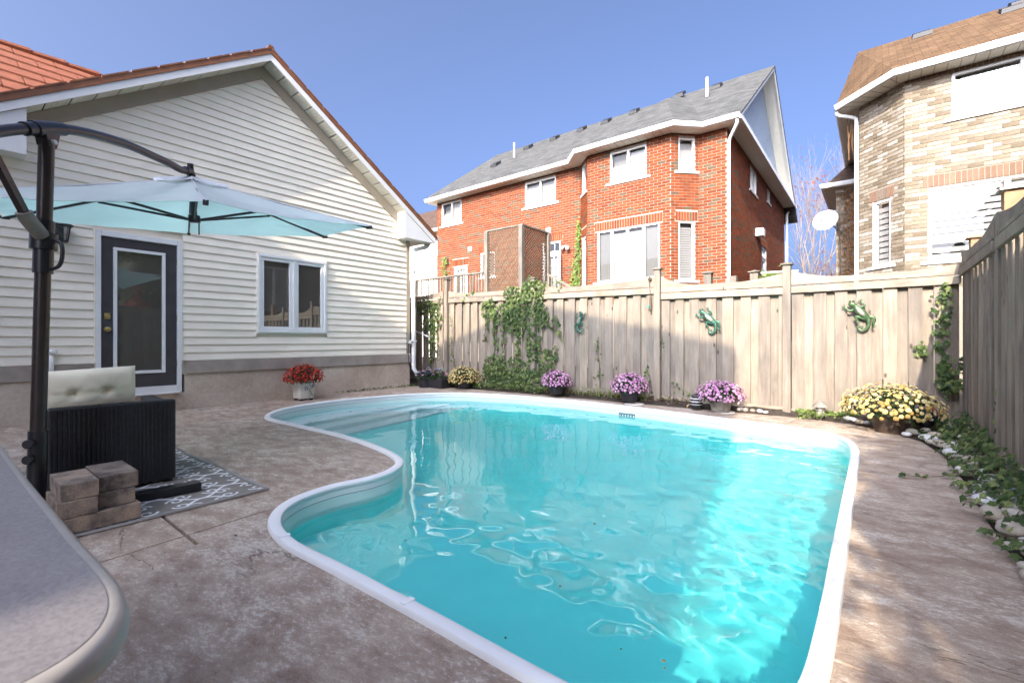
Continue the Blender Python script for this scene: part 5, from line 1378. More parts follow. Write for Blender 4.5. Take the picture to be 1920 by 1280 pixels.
def put_leaves(plant, items, mat, budget, seed, name='foliage', tilt=0.5, hang=True):   # items: (pos, normal, size)
    r2 = random.Random(seed); items = list(items)
    items.sort(key=lambda q: -q[2] / max(0.5, (Vector(q[0]) - Vector((0, 0, 1))).length))
    for p, nrm, s in items[:budget]:
        m = leaf_rot(nrm, r2, tilt, hang)
        inst('leaf', r2.choice(LEAFME), plant, p, m.to_euler(), (s, s, s))
    if items[budget:]:
        mb = MB()
        for p, nrm, s in items[budget:]:
            m = leaf_rot(nrm, r2, tilt, hang); vs_, fs_ = r2.choice(LEAFS); pv = Vector(p)
            mb.add([pv + m @ (Vector(v) * s) for v in vs_], fs_)
        mb.build(name, mat, plant, kind='stuff')
def stems(plant, lines, r=0.006, mat=None):
    for l in lines:
        mb = MB(); mb.tube(smooth_open(l, 4), [r * (1 - 0.6 * i / (4 * (len(l) - 1))) for i in range(4 * (len(l) - 1) + 1)], 5)
        mb.build('stem', mat or M['stem'], plant)
def ivy_on_fence(label, blobs, strands, seed, budget, size=(0.055, 0.10), y=7.0):
    """blobs: (u, v, half width, half height, leaves) on the fence in photo pixels; strands: pixel polylines with leaf counts"""
    r2 = random.Random(seed); items = []; lines = []
    for u, v, hu, hv, n in blobs:
        for _ in range(n):
            a = r2.uniform(0, 6.283); q = math.sqrt(r2.random())
            p = at_y(u + hu * q * math.cos(a), v + hv * q * math.sin(a), y)
            dpt = (1 - q * q) * 0.10
            p.y -= r2.uniform(0.0, dpt + 0.02); items.append((p, (0, -1, 0.25), r2.uniform(*size)))
    for pl, n in strands:
        pts = smooth_open([at_y(u, v, y + 0.012) for u, v in pl], 6); lines.append([at_y(u, v, y + 0.012) for u, v in pl])
        for _ in range(n):
            p = Vector(r2.choice(pts)); p += Vector((r2.gauss(0, 0.035), -r2.uniform(0.0, 0.05), r2.gauss(0, 0.04))); items.append((p, (0, -1, 0.25), r2.uniform(*size)))
    base = at_y(strands[0][0][0][0], strands[0][0][0][1], y)
    pl = thing('ivy_plant', label, 'ivy', (base.x, base.y, 0.05)); stems(pl, lines); put_leaves(pl, items, M['ivy'], budget, seed); return pl
ivy_on_fence('large green ivy climbing over the top of the back fence left of the first gecko',
    [(968, 600, 22, 30, 187), (1000, 545, 22, 26, 212), (985, 575, 30, 28, 237), (945, 590, 22, 22, 137), (1012, 590, 16, 26, 137), (915, 580, 12, 20, 62), (1000, 640, 14, 44, 187),
     (960, 700, 58, 30, 412), (990, 712, 50, 20, 250), (930, 690, 24, 28, 137), (1025, 680, 14, 26, 87), (962, 550, 18, 14, 75)],
    [([(928, 725), (932, 660), (926, 600), (922, 566)], 154), ([(948, 725), (945, 640), (950, 585), (960, 556)], 125), ([(975, 725), (972, 650), (966, 590)], 140),
     ([(1000, 725), (998, 650), (996, 560), (994, 522)], 182), ([(912, 640), (914, 600), (910, 570)], 42), ([(1015, 590), (1030, 605), (1046, 622), (1056, 632)], 22), ([(1020, 600), (1036, 615), (1042, 596), (1046, 604)], 19),
     ([(1034, 690), (1041, 670), (1040, 652)], 22), ([(1060, 530), (1040, 533), (1020, 535)], 11), ([(905, 545), (880, 552), (868, 562)], 12)], 21, 240)
ivy_on_fence('dark ivy on the shaded fence section behind the white downspout',
    [(800, 575, 20, 18, 120), (815, 600, 14, 30, 110), (800, 610, 12, 14, 40), (812, 640, 10, 40, 80)], [([(808, 690), (812, 640), (820, 590), (826, 560)], 40), ([(790, 600), (788, 575), (795, 560)], 20)], 22, 40)
ivy_on_fence('thin ivy strand trailing down the fence post beside the yellow mum', [], [([(852, 676), (846, 655), (848, 620), (842, 590)], 46), ([(826, 674), (824, 655)], 10)], 23, 30, (0.035, 0.06), 6.95)
ivy_on_fence('small ivy strand creeping up the fence below and right of the first gecko', [], [([(1122, 710), (1124, 690), (1121, 660), (1121, 638)], 26)], 24, 26, (0.04, 0.06))
ivy_on_fence('dark ivy sprig on the fence just right of the middle pink mum', [], [([(1222, 735), (1218, 705), (1210, 688)], 14)], 25, 14, (0.05, 0.075))
ivy_on_fence('small ivy sprig low on the fence left of the solar lamp', [], [([(1262, 727), (1270, 722)], 6), ([(1290, 737), (1284, 730)], 5), ([(1243, 640), (1241, 630)], 5)], 26, 16, (0.045, 0.065))
ivy_on_fence('bright ivy column climbing the back fence beside the far right corner',
    [(1772, 700, 14, 22, 46), (1780, 720, 26, 16, 46)], [([(1772, 735), (1770, 690), (1766, 640), (1768, 590), (1772, 540)], 92), ([(1795, 700), (1800, 680), (1803, 668)], 12), ([(1730, 649), (1718, 648), (1710, 651)], 8), ([(1730, 665), (1718, 668)], 5)], 27, 180, (0.055, 0.10), 6.99)
# ground ivy along the side fence
gi = thing('ground_ivy', 'trailing variegated ivy spreading over the stones along the side fence', 'ivy', (0.62, 4.6, 0.0))
r2 = random.Random(31); items = []; lines = []
for _ in range(1050):
    y = r2.uniform(2.95, 6.85); t = (y - 2.95) / 3.9
    x = 0.74 - abs(r2.gauss(0, 0.13 + 0.06 * t)); 
    if x < 0.40 - 0.35 * max(0, t - 0.7) / 0.3: continue
    h = (0.05 + 0.20 * (0.3 + 0.7 * t)) * max(0.1, (x - 0.40) / 0.34)
    items.append(((x, y, 0.03 + r2.uniform(0.1, 1.0) * h + r2.uniform(0, 0.03)), (-0.7, -0.3, 0.8), r2.uniform(0.045, 0.078)))
for y0_ in (3.3, 3.9, 4.5, 5.2, 5.9):
    l = [(0.72, y0_, 0.12)]
    for k in range(5): l.append((l[-1][0] - r2.uniform(0.02, 0.1), l[-1][1] + r2.uniform(-0.15, 0.12), 0.05 + 0.05 * r2.random()))
    lines.append(l)
lines.append([(0.70, 4.9, 0.1), (0.55, 4.75, 0.06), (0.40, 4.5, 0.03), (0.26, 4.42, 0.015), (0.16, 4.36, 0.02)]); lines.append([(0.70, 3.2, 0.12), (0.74, 3.05, 0.2), (0.72, 2.9, 0.3)])
for p in lines[-2]: items += [((p[0] + r2.uniform(-.03, .03), p[1] + r2.uniform(-.03, .03), p[2] + 0.015), (-0.3, -0.3, 1), r2.uniform(0.05, 0.07)) for _ in range(3)]
for z in (0.30, 0.36, 0.45, 0.50, 0.28, 0.60): items.append(((0.735, 5.18 + r2.uniform(-.06, .06), z), (-1, -0.3, 0.2), r2.uniform(0.05, 0.08)))
stems(gi, lines, 0.005); put_leaves(gi, items, M['ivy'], 290, 31, tilt=0.6)
gc = thing('ground_cover', 'bright green creeping plant under the small path lamp', 'plant', (-0.45, 6.95, 0.02)); items = []
for _ in range(260):
    p = at_z(r2.uniform(1492, 1612), r2.uniform(768, 783), 0.05); items.append(((p.x, min(p.y, 7.0), 0.04 + r2.random() * 0.07), (0, -0.5, 1), r2.uniform(0.03, 0.06)))
put_leaves(gc, items, M['vinegreen'], 0, 33)
lit = MB()
for _ in range(1100):
    x = r2.uniform(-7.6, -2.0); y = 7.02 - abs(r2.gauss(0, 0.09)); m = leaf_rot((0, -0.3, 1), r2, 0.7, False); vs_, fs_ = r2.choice(LEAFS); s = r2.uniform(0.03, 0.065); pv = Vector((x, y, 0.035 + 0.07 * (y - 6.8) / 0.2 * 0.7 + r2.random() * 0.05))
    lit.add([pv + m @ (Vector(v) * s) for v in vs_], fs_)
o = lit.build('leaf_litter', M['litter'], None, kind='stuff')
lit = MB()
for _ in range(900):
    x = r2.uniform(-7.7, -4.6); y = 6.97 - abs(r2.gauss(0, 0.12)) - 0.25 * max(0, (-6.6 - x)); m = leaf_rot((0, -0.5, 1), r2, 0.6, False); vs_, fs_ = r2.choice(LEAFS); s = r2.uniform(0.04, 0.07); pv = Vector((x, y, 0.05 + r2.random() * 0.10))
    lit.add([pv + m @ (Vector(v) * s) for v in vs_], fs_)
for _ in range(150):
    y = r2.uniform(4.6, 6.5); pv = Vector((-7.77 + abs(r2.gauss(0, 0.02)), y, 0.01 + r2.random() * 0.04)); m = leaf_rot((0.6, -0.3, 1), r2, 0.6, False); vs_, fs_ = r2.choice(LEAFS)
    lit.add([pv + m @ (Vector(v) * 0.04) for v in vs_], fs_)
o = lit.build('undergrowth', M['ivy'], None, kind='stuff')
gt = MB()
for _ in range(90):   # blades of grass between the pink mums
    p = Vector((r2.uniform(-4.05, -2.75), r2.uniform(6.78, 6.98), 0.06)); a = r2.uniform(0, 6.28); h = r2.uniform(0.08, 0.22); w = 0.004
    q = p + Vector((math.cos(a) * h * 0.6, math.sin(a) * h * 0.5, h)); md_ = p.lerp(q, 0.5) + Vector((0, 0, h * 0.12)); s = Vector((-math.sin(a), math.cos(a), 0)) * w
    gt.add([p - s, p + s, md_ + s * 0.8, md_ - s * 0.8, q], [(0, 1, 2, 3), (3, 2, 4)])
gt.build('grass', M['vinegreen'], None, kind='stuff')
def house_vine(label, uv, y, n, seed):
    t = thing('climbing_vine', label, 'vine', tuple(at_y(*uv[0], y))); r2 = random.Random(seed); items = []
    pts = smooth_open([at_y(u, v, y) for u, v in uv], 8)
    for _ in range(n):
        i = int(r2.random() * len(pts)) if r2.random() < 0.4 else int(r2.random() ** 1.6 * len(pts)); k = 1 - 0.75 * i / len(pts); p = Vector(pts[min(i, len(pts) - 1)])
        items.append((p + Vector((r2.gauss(0, 0.13 * k), -r2.uniform(0, 0.1), r2.gauss(0, 0.1))), (0, -1, 0.3), r2.uniform(0.08, 0.14)))
    stems(t, [[at_y(u, v, y + 0.03) for u, v in uv]], 0.015); put_leaves(t, items, M['vinegreen'], 0, seed)
house_vine('tall light green vine climbing the red brick beside the bay', [(1080, 532), (1082, 500), (1084, 460), (1086, 420)], 15.12, 330, 41)
house_vine('short green vine on red brick above the deck railing at far left', [(836, 530), (836, 510), (832, 495), (838, 485)], 15.1, 130, 42)
sh = thing('garden_shrub', 'pale green shrub peeping over the back fence by the brick side wall', 'shrub', tuple(at_y(1455, 530, 9.6))); items = []
for _ in range(260):
    p = at_y(1455 + r2.gauss(0, 14), 521 + r2.gauss(0, 6), 9.6); items.append((p + Vector((0, r2.uniform(-.3, .3), 0)), (0, -0.6, 1), r2.uniform(0.06, 0.10)))
stems(sh, [[(at_y(1455, 530, 9.6).x, 9.6, 0), tuple(at_y(1455, 525, 9.6))]], 0.02); put_leaves(sh, items, M['vinegreen'], 0, 44)
dv = thing('dead_vine', 'brown dried vine hanging on the buff brick wing by the downspout', 'vine', (-0.8, 18.9, 2)); items = []
r2 = random.Random(45)
for _ in range(420):
    p = at_y(r2.gauss(1594, 7), r2.uniform(355, 515), 18.9)
    if p.x > -0.42: continue
    items.append((p, (0, -1, 0.2), r2.uniform(0.06, 0.12)))
lines = [[at_y(u0 + r2.uniform(-6, 6), v, 18.92) for v in (515, 470, 420, 370)] for u0 in (1576, 1585, 1594, 1600)]
for u0 in (1588, 1594, 1600, 1604): lines.append([at_y(u0 + r2.uniform(-4, 4), v, 15.6) for v in (215, 240, 270, 300)])
stems(dv, lines, 0.014, M['deadvine']); put_leaves(dv, items, M['deadvine'], 0, 45)

# river stones in the right-hand bed
def stone_mesh(seed):
    r2 = random.Random(seed); bm = bmesh.new(); bmesh.ops.create_icosphere(bm, subdivisions=2, radius=1.0)
    k = [Vector((r2.uniform(-1, 1), r2.uniform(-1, 1), r2.uniform(-1, 1))).normalized() for _ in range(5)]
    for v in bm.verts:
        f = 1 + 0.10 * sum(max(0, v.co.normalized().dot(q)) ** 2 * s for q, s in zip(k, (1, -1, 1, -0.8, 0.6))); v.co *= f; v.co.z *= 0.62
    me = bpy.data.meshes.new('river_stone'); bm.to_mesh(me); bm.free(); me.polygons.foreach_set('use_smooth', [True] * len(me.polygons)); me.materials.append(M['rock']); return me
SM = [stone_mesh(s) for s in range(5)]
r2 = random.Random(51); placed = []
def stone(x, y, s, z=None, lab='smooth pale river stone among the ivy in the bed by the side fence', grp='river stones in the border bed'):
    o = bpy.data.objects.new('river_stone', r2.choice(SM)); col.objects.link(o)
    o.location = (x, y, (0.02 + s * 0.45) if z is None else z); o.rotation_euler = (r2.uniform(-.2, .2), r2.uniform(-.2, .2), r2.uniform(0, 6.28)); o.scale = (s * r2.uniform(0.9, 1.35), s, s * r2.uniform(0.8, 1.1))
    tag(o, lab, 'stone', grp)
for _ in range(900):
    if len(placed) >= 85: break
    y = r2.uniform(2.25, 4.5) if r2.random() < 0.72 else r2.uniform(4.5, 6.3); x = r2.uniform(0.50 if y < 5.5 else 0.36, 0.735); s = r2.uniform(0.030, 0.062)
    if any((x - a) ** 2 + (y - b) ** 2 < (0.8 * (s + c)) ** 2 for a, b, c in placed): continue
    placed.append((x, y, s))
    if y < 3.2: stone(x, y, s, None, 'bare river stone heaped by the side fence at the near end of the bed', 'river stones heaped at the near end')
    elif s > 0.05: stone(x, y, s, None, 'large smooth river stone showing between the ivy leaves by the side fence', 'large river stones in the ivy')
    else: stone(x, y, s, None, 'small smooth river stone tucked under the ivy by the side fence', 'small river stones in the ivy')
for u, v in ((1755, 782), (1748, 795), (1720, 800), (1735, 808), (1712, 812), (1700, 815), (1612, 792), (1600, 788), (1625, 793), (1590, 784)):
    p = at_z(u, v, 0.03); stone(p.x, min(p.y, 6.9), r2.uniform(0.035, 0.06), None, 'tan pebble beside the pot of the large yellow mum', 'pebbles around the yellow mum')
for u, v in ((1400, 768), (1412, 770), (1425, 771), (1436, 773), (1390, 767)):
    p = at_z(u, v, 0.03); stone(p.x, min(p.y, 6.93), r2.uniform(0.03, 0.045), None, 'white pebble at the foot of the fence between pink mum and post', 'white pebbles by the fence post')
p = at_z(1742, 821, 0.03); stone(p.x, p.y, 0.065, 0.03, 'large pale blue-white stone on the patio edge right of the yellow mum')
p = at_z(1788, 803, 0.05); stone(p.x, p.y, 0.085, 0.06, 'large angular white quartz stone half hidden under the corner ivy')
# small dark bits: a few on the water, more on the paving
def bits(name, pts, z, s0, s1, mat):
    mb = MB()
    for x, y in pts:
        vs_, fs_ = r2.choice(LEAFS); s = r2.uniform(s0, s1); m = leaf_rot((r2.uniform(-.2, .2), r2.uniform(-.2, .2), 1), r2, 0.15, False); pv = Vector((x, y, z))
        mb.add([pv + m @ (Vector(v) * s) for v in vs_], fs_)
    mb.build(name, mat, None, kind='stuff')
bits('floating_debris', [(p.x, p.y) for p in (at_z(u, v, -0.105) for u, v in ((1142, 1082), (1164, 1214), (839, 1258), (1050, 1096), (948, 1192), (1246, 1249), (1115, 980), (760, 1010), (1245, 1235)))], -0.108, 0.014, 0.026, M['litter'])
pts = []
for _ in range(70):
    x, y = r2.uniform(-7.2, 0.45), r2.uniform(-0.5, 6.75)
    if not inside((x, y), offset_loop(OUT, 0.04)) and (x < -2.9 or x > -0.1 or y > 6.3 or y < 1.0): pts.append((x, y))
bits('paving_debris', pts, 0.007, 0.012, 0.03, M['litter'])
# white stepping discs by the fence
for u, v, lab in ((1192, 757, 'flat pale stepping slab behind the middle pink mum pot'), (1356, 773, 'round white stepping stone in front of the bucket of pink mums')):
    p = at_z(u, v, 0.004); mb = MB(); mb.lathe([(0.145, 0.003), (0.15, 0.012), (0.14, 0.020), (0.001, 0.021)], (p.x, min(p.y, 6.72), 0), 24); tag(mb.build('stepping_stone', M['stone'], None, True, sharp=30), lab, 'stepping stone')

# ------------------------------------------------------------------ potted mums
def blossom(seed, n1=9):
    r2 = random.Random(seed); vs_ = [(0, 0, 0.30)]; fs_ = []
    for ring, (r_, z) in enumerate(((0.26, 0.30), (0.50, 0.10))):
        for k in range(n1):
            a = 2 * math.pi * (k + 0.5 * ring) / n1; q = r_ * r2.uniform(0.88, 1.1); vs_.append((q * math.cos(a), q * math.sin(a), z + r2.uniform(-0.05, 0.05)))
    for k in range(n1):
        fs_.append((0, 1 + k, 1 + (k + 1) % n1)); fs_.append((1 + k, 1 + n1 + k, 1 + (k + 1) % n1)); fs_.append((1 + (k + 1) % n1, 1 + n1 + k, 1 + n1 + (k + 1) % n1))
    return vs_, fs_
BLOS = [blossom(s) for s in range(3)]
def mum(label, c, zf, RX_, H, petal, nb, size, pot, seed, petal1=None, budget=0, group=None):
    """c: base of the pot; zf: height of the flower dome's rim; H: height of the dome"""
    r2 = random.Random(seed); t = thing('chrysanthemum_pot', label, 'potted plant', c, group)
    pot(t, c)
    C = Vector((c[0], c[1], zf))
    lf = MB()
    for _ in range(750):
        a = r2.uniform(0, 6.283); el = r2.uniform(-0.55, 1.5); k = r2.uniform(0.45, 1.02)
        p = C + Vector((RX_ * k * math.cos(el) * math.cos(a), RX_ * k * math.cos(el) * math.sin(a), H * k * math.sin(el) * (1 if el > 0 else 0.7)))
        m = leaf_rot((p - C).normalized(), r2, 0.6, False); vs_, fs_ = r2.choice(LEAFS); s = r2.uniform(0.035, 0.06)
        lf.add([p + m @ (Vector(v) * s) for v in vs_], fs_)
    lf.build('foliage', M['mumleaf'], t, kind='stuff')
    bl = MB(); mes = None
    if budget:
        mes = []
        for vs_, fs_ in BLOS:
            mb = MB(); mb.add(vs_, fs_); me = mb.mesh('blossom'); me.materials.append(petal1); mes.append(me)
    g = 2.399963
    for i in range(nb):
        h = 1 - (i + 0.5) / nb * 1.22            # fibonacci over the upper dome
        el = math.asin(max(-0.3, h)) + r2.gauss(0, 0.04); a = i * g + r2.gauss(0, 0.05); k = r2.uniform(0.90, 1.06) * (1 + 0.07 * math.sin(3 * a + seed) * math.cos(2 * el + seed) + 0.05 * math.sin(7 * a + 2 * seed))
        if r2.random() < 0.06: continue
        p = C + Vector((RX_ * k * math.cos(el) * math.cos(a), RX_ * k * math.cos(el) * math.sin(a), H * k * math.sin(el)))
        nrm = Vector((math.cos(el) * math.cos(a), math.cos(el) * math.sin(a), math.sin(el) * 1.3 + 0.25)).normalized()
        m = leaf_rot(nrm, r2, 0.25, False); s = size * r2.uniform(0.6, 1.2)
        if i < budget: inst('blossom', r2.choice(mes), t, p, m.to_euler(), (s, s, s))
        else:
            vs_, fs_ = r2.choice(BLOS); bl.add([p + m @ (Vector(v) * s) for v in vs_], fs_)
    if bl.v: bl.build('blossoms', petal, t, kind='stuff')
    return t
def round_pot(r0, r1, h, mat):
    def f(t, c):
        mb = MB(); mb.lathe([(r0, 0.0), (r1 * 0.97, h - 0.03), (r1 * 1.06, h - 0.028), (r1 * 1.06, h), (r1 * 0.94, h), (r1 * 0.9, h - 0.03)], c, 24); mb.build('pot', mat, t, True, sharp=35)
    return f
def bucket(t, c):
    mb = MB(); n = 18
    prof = [(0.115, 0.0), (0.150, 0.19)]
    for k in range(n):   # staves
        a0, a1 = 2 * math.pi * k / n, 2 * math.pi * (k + 0.93) / n
        P8 = []
        for z, ri, ro in ((0, 0.103, 0.115), (0.19, 0.136, 0.148)):
            P8 += [(c[0] + ro * math.cos(a0), c[1] + ro * math.sin(a0), c[2] + z), (c[0] + ro * math.cos(a1), c[1] + ro * math.sin(a1), c[2] + z), (c[0] + ri * math.cos(a1), c[1] + ri * math.sin(a1), c[2] + z), (c[0] + ri * math.cos(a0), c[1] + ri * math.sin(a0), c[2] + z)]
        mb.hexa(P8)
    mb.lathe([(0.10, 0.01), (0.13, 0.17)], c, 18); mb.build('pot', M['greytin'], t)
def tin_pot(t, c):
    mb = MB(); b_, h_, z0_, z1_ = 0.115, 0.135, c[2] + 0.03, c[2] + 0.29
    mb.hexa([(c[0] - b_, c[1] - b_, z0_), (c[0] + b_, c[1] - b_, z0_), (c[0] + b_, c[1] + b_, z0_), (c[0] - b_, c[1] + b_, z0_), (c[0] - h_, c[1] - h_, z1_), (c[0] + h_, c[1] - h_, z1_), (c[0] + h_, c[1] + h_, z1_), (c[0] - h_, c[1] + h_, z1_)])
    pt = mb.build('pot', M['tin'], t, bevel=0.012)
    for dx, dy in ((-1, -1), (1, -1), (1, 1), (-1, 1)):
        mb = MB(); mb.box(c[0] + dx * 0.085 - 0.02, c[0] + dx * 0.085 + 0.02, c[1] + dy * 0.085 - 0.02, c[1] + dy * 0.085 + 0.02, c[2], c[2] + 0.035); mb.build('foot', M['darkpot'], t)
    fx = lambda z: c[0] + b_ + (h_ - b_) * (z - z0_) / (z1_ - z0_) + 0.0025
    def petal_star(y, z, r_, mat, n=6):
        mb = MB()
        for k in range(n):
            a = 2 * math.pi * k / n + 0.2; q = []
            for da, rr in ((0, 0.2), (-0.38, 0.6), (0, 1.0), (0.38, 0.6)):
                zz = z + r_ * rr * math.sin(a + da); q.append((fx(zz), y + r_ * rr * math.cos(a + da), zz))
            mb.quad(*q)
        mb.build('painted_flower', mat, pt)
    petal_star(c[1] - 0.02, c[2] + 0.20, 0.042, M['bluepaint']); petal_star(c[1] + 0.095, c[2] + 0.235, 0.036, M['bluepaint'])
    r3 = random.Random(4); mb = MB()
    for k in range(26):
        t_ = k / 25; y = c[1] + 0.045 + 0.018 * math.sin(t_ * 9) + r3.uniform(-0.03, 0.03); z = c[2] + 0.05 + 0.21 * t_; a = r3.uniform(0, 6.28); s = 0.012
        mb.quad((fx(z), y - s * math.cos(a) * 0.35, z - s * 0.35), (fx(z), y + s * math.sin(a), z - s * 0.5 * math.cos(a)), (fx(z + s), y + s * 0.35, z + s), (fx(z), y - s * math.sin(a), z + 0.5 * s))
    mb.build('painted_leaves', M['greenpaint'], pt)
mum('large mound of cream-yellow mums in a brown pot at the right patio corner', (0.13, 6.44, 0.0), 0.25, 0.43, 0.25, M['yellow'], 430, 0.046, round_pot(0.135, 0.185, 0.21, M['terracottapot']), 61, M['yellow1'], 290)
mum('dull yellow mum mound in a dark pot between downspout and large ivy', (-6.52, 6.72, 0.03), 0.20, 0.32, 0.25, M['yellow'], 300, 0.045, round_pot(0.12, 0.16, 0.18, M['darkpot']), 62)
mum('round pink mum leftmost of the pink ones, beside the large ivy', (-4.33, 6.74, 0.06), 0.26, 0.25, 0.20, M['pink'], 300, 0.038, round_pot(0.11, 0.15, 0.17, M['darkpot']), 63)
mum('round pink mum in a dark pot, middle of three below the wind chime', (-2.98, 6.72, 0.05), 0.26, 0.275, 0.21, M['pink'], 300, 0.040, round_pot(0.11, 0.15, 0.17, M['darkpot']), 64)
mum('pink mum in a wooden bucket below the middle gecko', (-1.65, 6.68, 0.02), 0.23, 0.285, 0.20, M['pink'], 300, 0.042, bucket, 65)
mum('crimson mum in a white tin pot painted with blue flowers against the foundation', (-7.42, 3.86, 0.0), 0.36, 0.29, 0.215, M['crimson'], 330, 0.044, tin_pot, 66)
def planter(label, c, shape, seed, mat, nfl):
    r2 = random.Random(seed); t = thing('flower_planter', label, 'planter', c); shape(t, c); lf = MB(); fl = MB()
    for i in range(420 + nfl):
        a = r2.uniform(0, 6.28); q = math.sqrt(r2.random()); p = Vector((c[0] + 0.22 * q * math.cos(a), c[1] + 0.17 * q * math.sin(a), c[2] + 0.20 + 0.20 * (1 - q * q) * r2.random()))
        m = leaf_rot((0, -0.4, 1), r2, 0.7, False)
        if i < 420: vs_, fs_ = r2.choice(LEAFS); s = r2.uniform(0.04, 0.07); lf.add([p + m @ (Vector(v) * s) for v in vs_], fs_)
        else: p.z += 0.05; vs_, fs_ = r2.choice(BLOS); s = r2.uniform(0.03, 0.06); fl.add([p + m @ (Vector(v) * s) for v in vs_], fs_)
    lf.build('foliage', M['mumleaf'], t, kind='stuff')
    if fl.v: fl.build('blossoms', mat, t, kind='stuff')
def trough(t, c):
    mb = MB(); mb.hexa([(c[0] - .22, c[1] - .12, c[2]), (c[0] + .22, c[1] - .12, c[2]), (c[0] + .22, c[1] + .12, c[2]), (c[0] - .22, c[1] + .12, c[2]), (c[0] - .26, c[1] - .15, c[2] + .2), (c[0] + .26, c[1] - .15, c[2] + .2), (c[0] + .26, c[1] + .15, c[2] + .2), (c[0] - .26, c[1] + .15, c[2] + .2)]); mb.build('pot', M['darkpot'], t, bevel=0.015)
p = at_y(797, 712, 6.45); planter('tall dark pot of pink and blue flowers behind the downspout', (p.x, p.y, 0.0), round_pot(0.12, 0.17, 0.30, M['darkpot']), 71, M['mixflower'], 36)
p = at_y(822, 712, 6.55); planter('low dark trough of leafy white flowers left of the yellow mum', (p.x, p.y, 0.0), trough, 72, M['mixflower'], 14)
# colourful flower mosaic ornament behind the big mum
t = thing('mosaic_ornament', 'small ball of coloured glass flowers beside the large yellow mum', 'ornament', (0.42, 6.62, 0.05)); mb = MB(); r2 = random.Random(73)
for _ in range(110):
    a = r2.uniform(0, 6.28); el = r2.uniform(-0.3, 1.5); p = Vector((0.42 + 0.12 * math.cos(el) * math.cos(a), 6.62 + 0.12 * math.cos(el) * math.sin(a), 0.17 + 0.12 * math.sin(el))); m = leaf_rot((p - Vector((0.42, 6.62, 0.17))).normalized(), r2, 0.2, False)
    vs_, fs_ = r2.choice(BLOS); mb.add([p + m @ (Vector(v) * 0.028) for v in vs_], fs_)
mb.build('glass_flowers', leaf_mat('glass_beads', [(0, (0.02, 0.08, 0.45)), (0.35, (0.05, 0.35, 0.08)), (0.6, (0.5, 0.05, 0.03)), (1, (0.5, 0.5, 0.5))], trans=0.1, rough=0.2), t, kind='stuff')
mb = MB(); mb.lathe([(0.03, 0), (0.09, 0.05), (0.115, 0.12), (0.09, 0.19), (0.03, 0.23)], (0.42, 6.62, 0.05), 14); mb.build('ball', M['darkpot'], t, True)

# ------------------------------------------------------------------ geckos
def gecko(label, ctr, s, flip, rot, mat):
    t = thing('gecko_ornament', label, 'wall ornament', ctr, 'metal geckos on the back fence'); mx, mz = 0.000415, 0.00050
    ca, sa = math.cos(rot), math.sin(rot)
    def W(px_, py_, d=0.012):
        x, z = (px_ - 650) * mx * s * flip, -(py_ - 660) * mz * s
        x, z = x * ca - z * sa, x * sa + z * ca
        return (ctr[0] + x, ctr[1] - d, ctr[2] + z)
    def chain(name, pts, m_, sub=4, flat=0.55, par=t):
        P3 = smooth_open([Vector(W(a, b)) for a, b, r_ in pts], sub); rr = []
        for i in range(len(P3)):
            f = i / sub; k = min(int(f), len(pts) - 2); rr.append((pts[k][2] + (pts[k + 1][2] - pts[k][2]) * (f - k)) * mz * s)
        mb = MB(); mb.tube(P3, rr, 10); mb.v = [(x, ctr[1] - 0.012 + (y - ctr[1] + 0.012) * flat, z) for x, y, z in mb.v]
        return mb.build(name, m_, par, True)
    chain('body', [(415, 330, 18), (430, 350, 62), (490, 390, 72), (540, 430, 56), (600, 500, 84), (690, 590, 100), (780, 680, 80), (845, 750, 48), (862, 840, 42), (845, 930, 38), (780, 1005, 32), (700, 1022, 27), (635, 990, 24), (612, 935, 21), (645, 898, 18), (695, 892, 16), (722, 925, 14), (712, 958, 12), (680, 958, 9)], mat)
    mb = MB(); c0 = Vector(W(690, 590)); ctrs = [W(a, b, 0.034) for a, b in ((575, 470), (640, 540), (700, 600), (770, 670))]
    P3 = smooth_open([Vector(q) for q in ctrs], 4); mb.tube(P3, [0.6 * k * mz * s for k in (30, 55, 72, 82, 88, 92, 94, 92, 88, 80, 66, 45, 20)], 8); yc = ctr[1] - 0.034
    mb.v = [(x, yc + (y - yc) * 0.5, z) for x, y, z in mb.v]; mb.build('back_panel', M['geckobelly'], t, True)
    for pts, ang in ((((530, 505, 30), (450, 530, 30), (385, 525, 28), (330, 470, 22), (285, 440, 16)), 150), (((670, 450, 28), (755, 435, 26), (765, 395, 22), (715, 350, 18), (670, 315, 14)), 100),
                     (((790, 740, 46), (640, 690, 40), (545, 690, 30), (580, 735, 24), (605, 790, 15)), 255), (((870, 690, 44), (960, 710, 40), (990, 780, 34), (965, 850, 26), (975, 905, 16)), 285)):
        lg = chain('leg', pts, mat, par=t); ex, ey, _ = pts[-1]
        mb = MB()
        for da in (-65, -22, 22, 65):
            a = R(ang + da); tip = (ex + 62 * math.cos(a), ey - 62 * math.sin(a)); mb.tube([W(ex, ey), W((ex + tip[0]) / 2, (ey + tip[1]) / 2), W(*tip)], [9 * mz * s, 7 * mz * s, 10 * mz * s], 6)
        mb.build('toes', mat, lg, True)
    for ex, ey in ((425, 305), (505, 300)):
        mb = MB(); mb.lathe([(0.002, -0.008), (0.012 * s, -0.004), (0.014 * s, 0.002), (0.008 * s, 0.009), (0.001, 0.011)], W(ex, ey, 0.030), 10, Matrix.Rotation(R(90), 3, 'X')); mb.build('eye', mat, t, True)
gecko('green metal gecko highest at right on the sunlit fence, tail curled down', (-0.146, 6.996, 1.285), 1.0, 1, 0, M['gecko'])
gecko('teal metal gecko in the middle of the fence at the shadow edge', (-1.89, 6.996, 1.262), 1.0, 1, 0.1, M['gecko2'])
gecko('teal metal gecko in shade right of the ivy, head up to the right', (-4.0, 6.996, 1.287), 0.92, -1, 0.35, M['gecko2'])
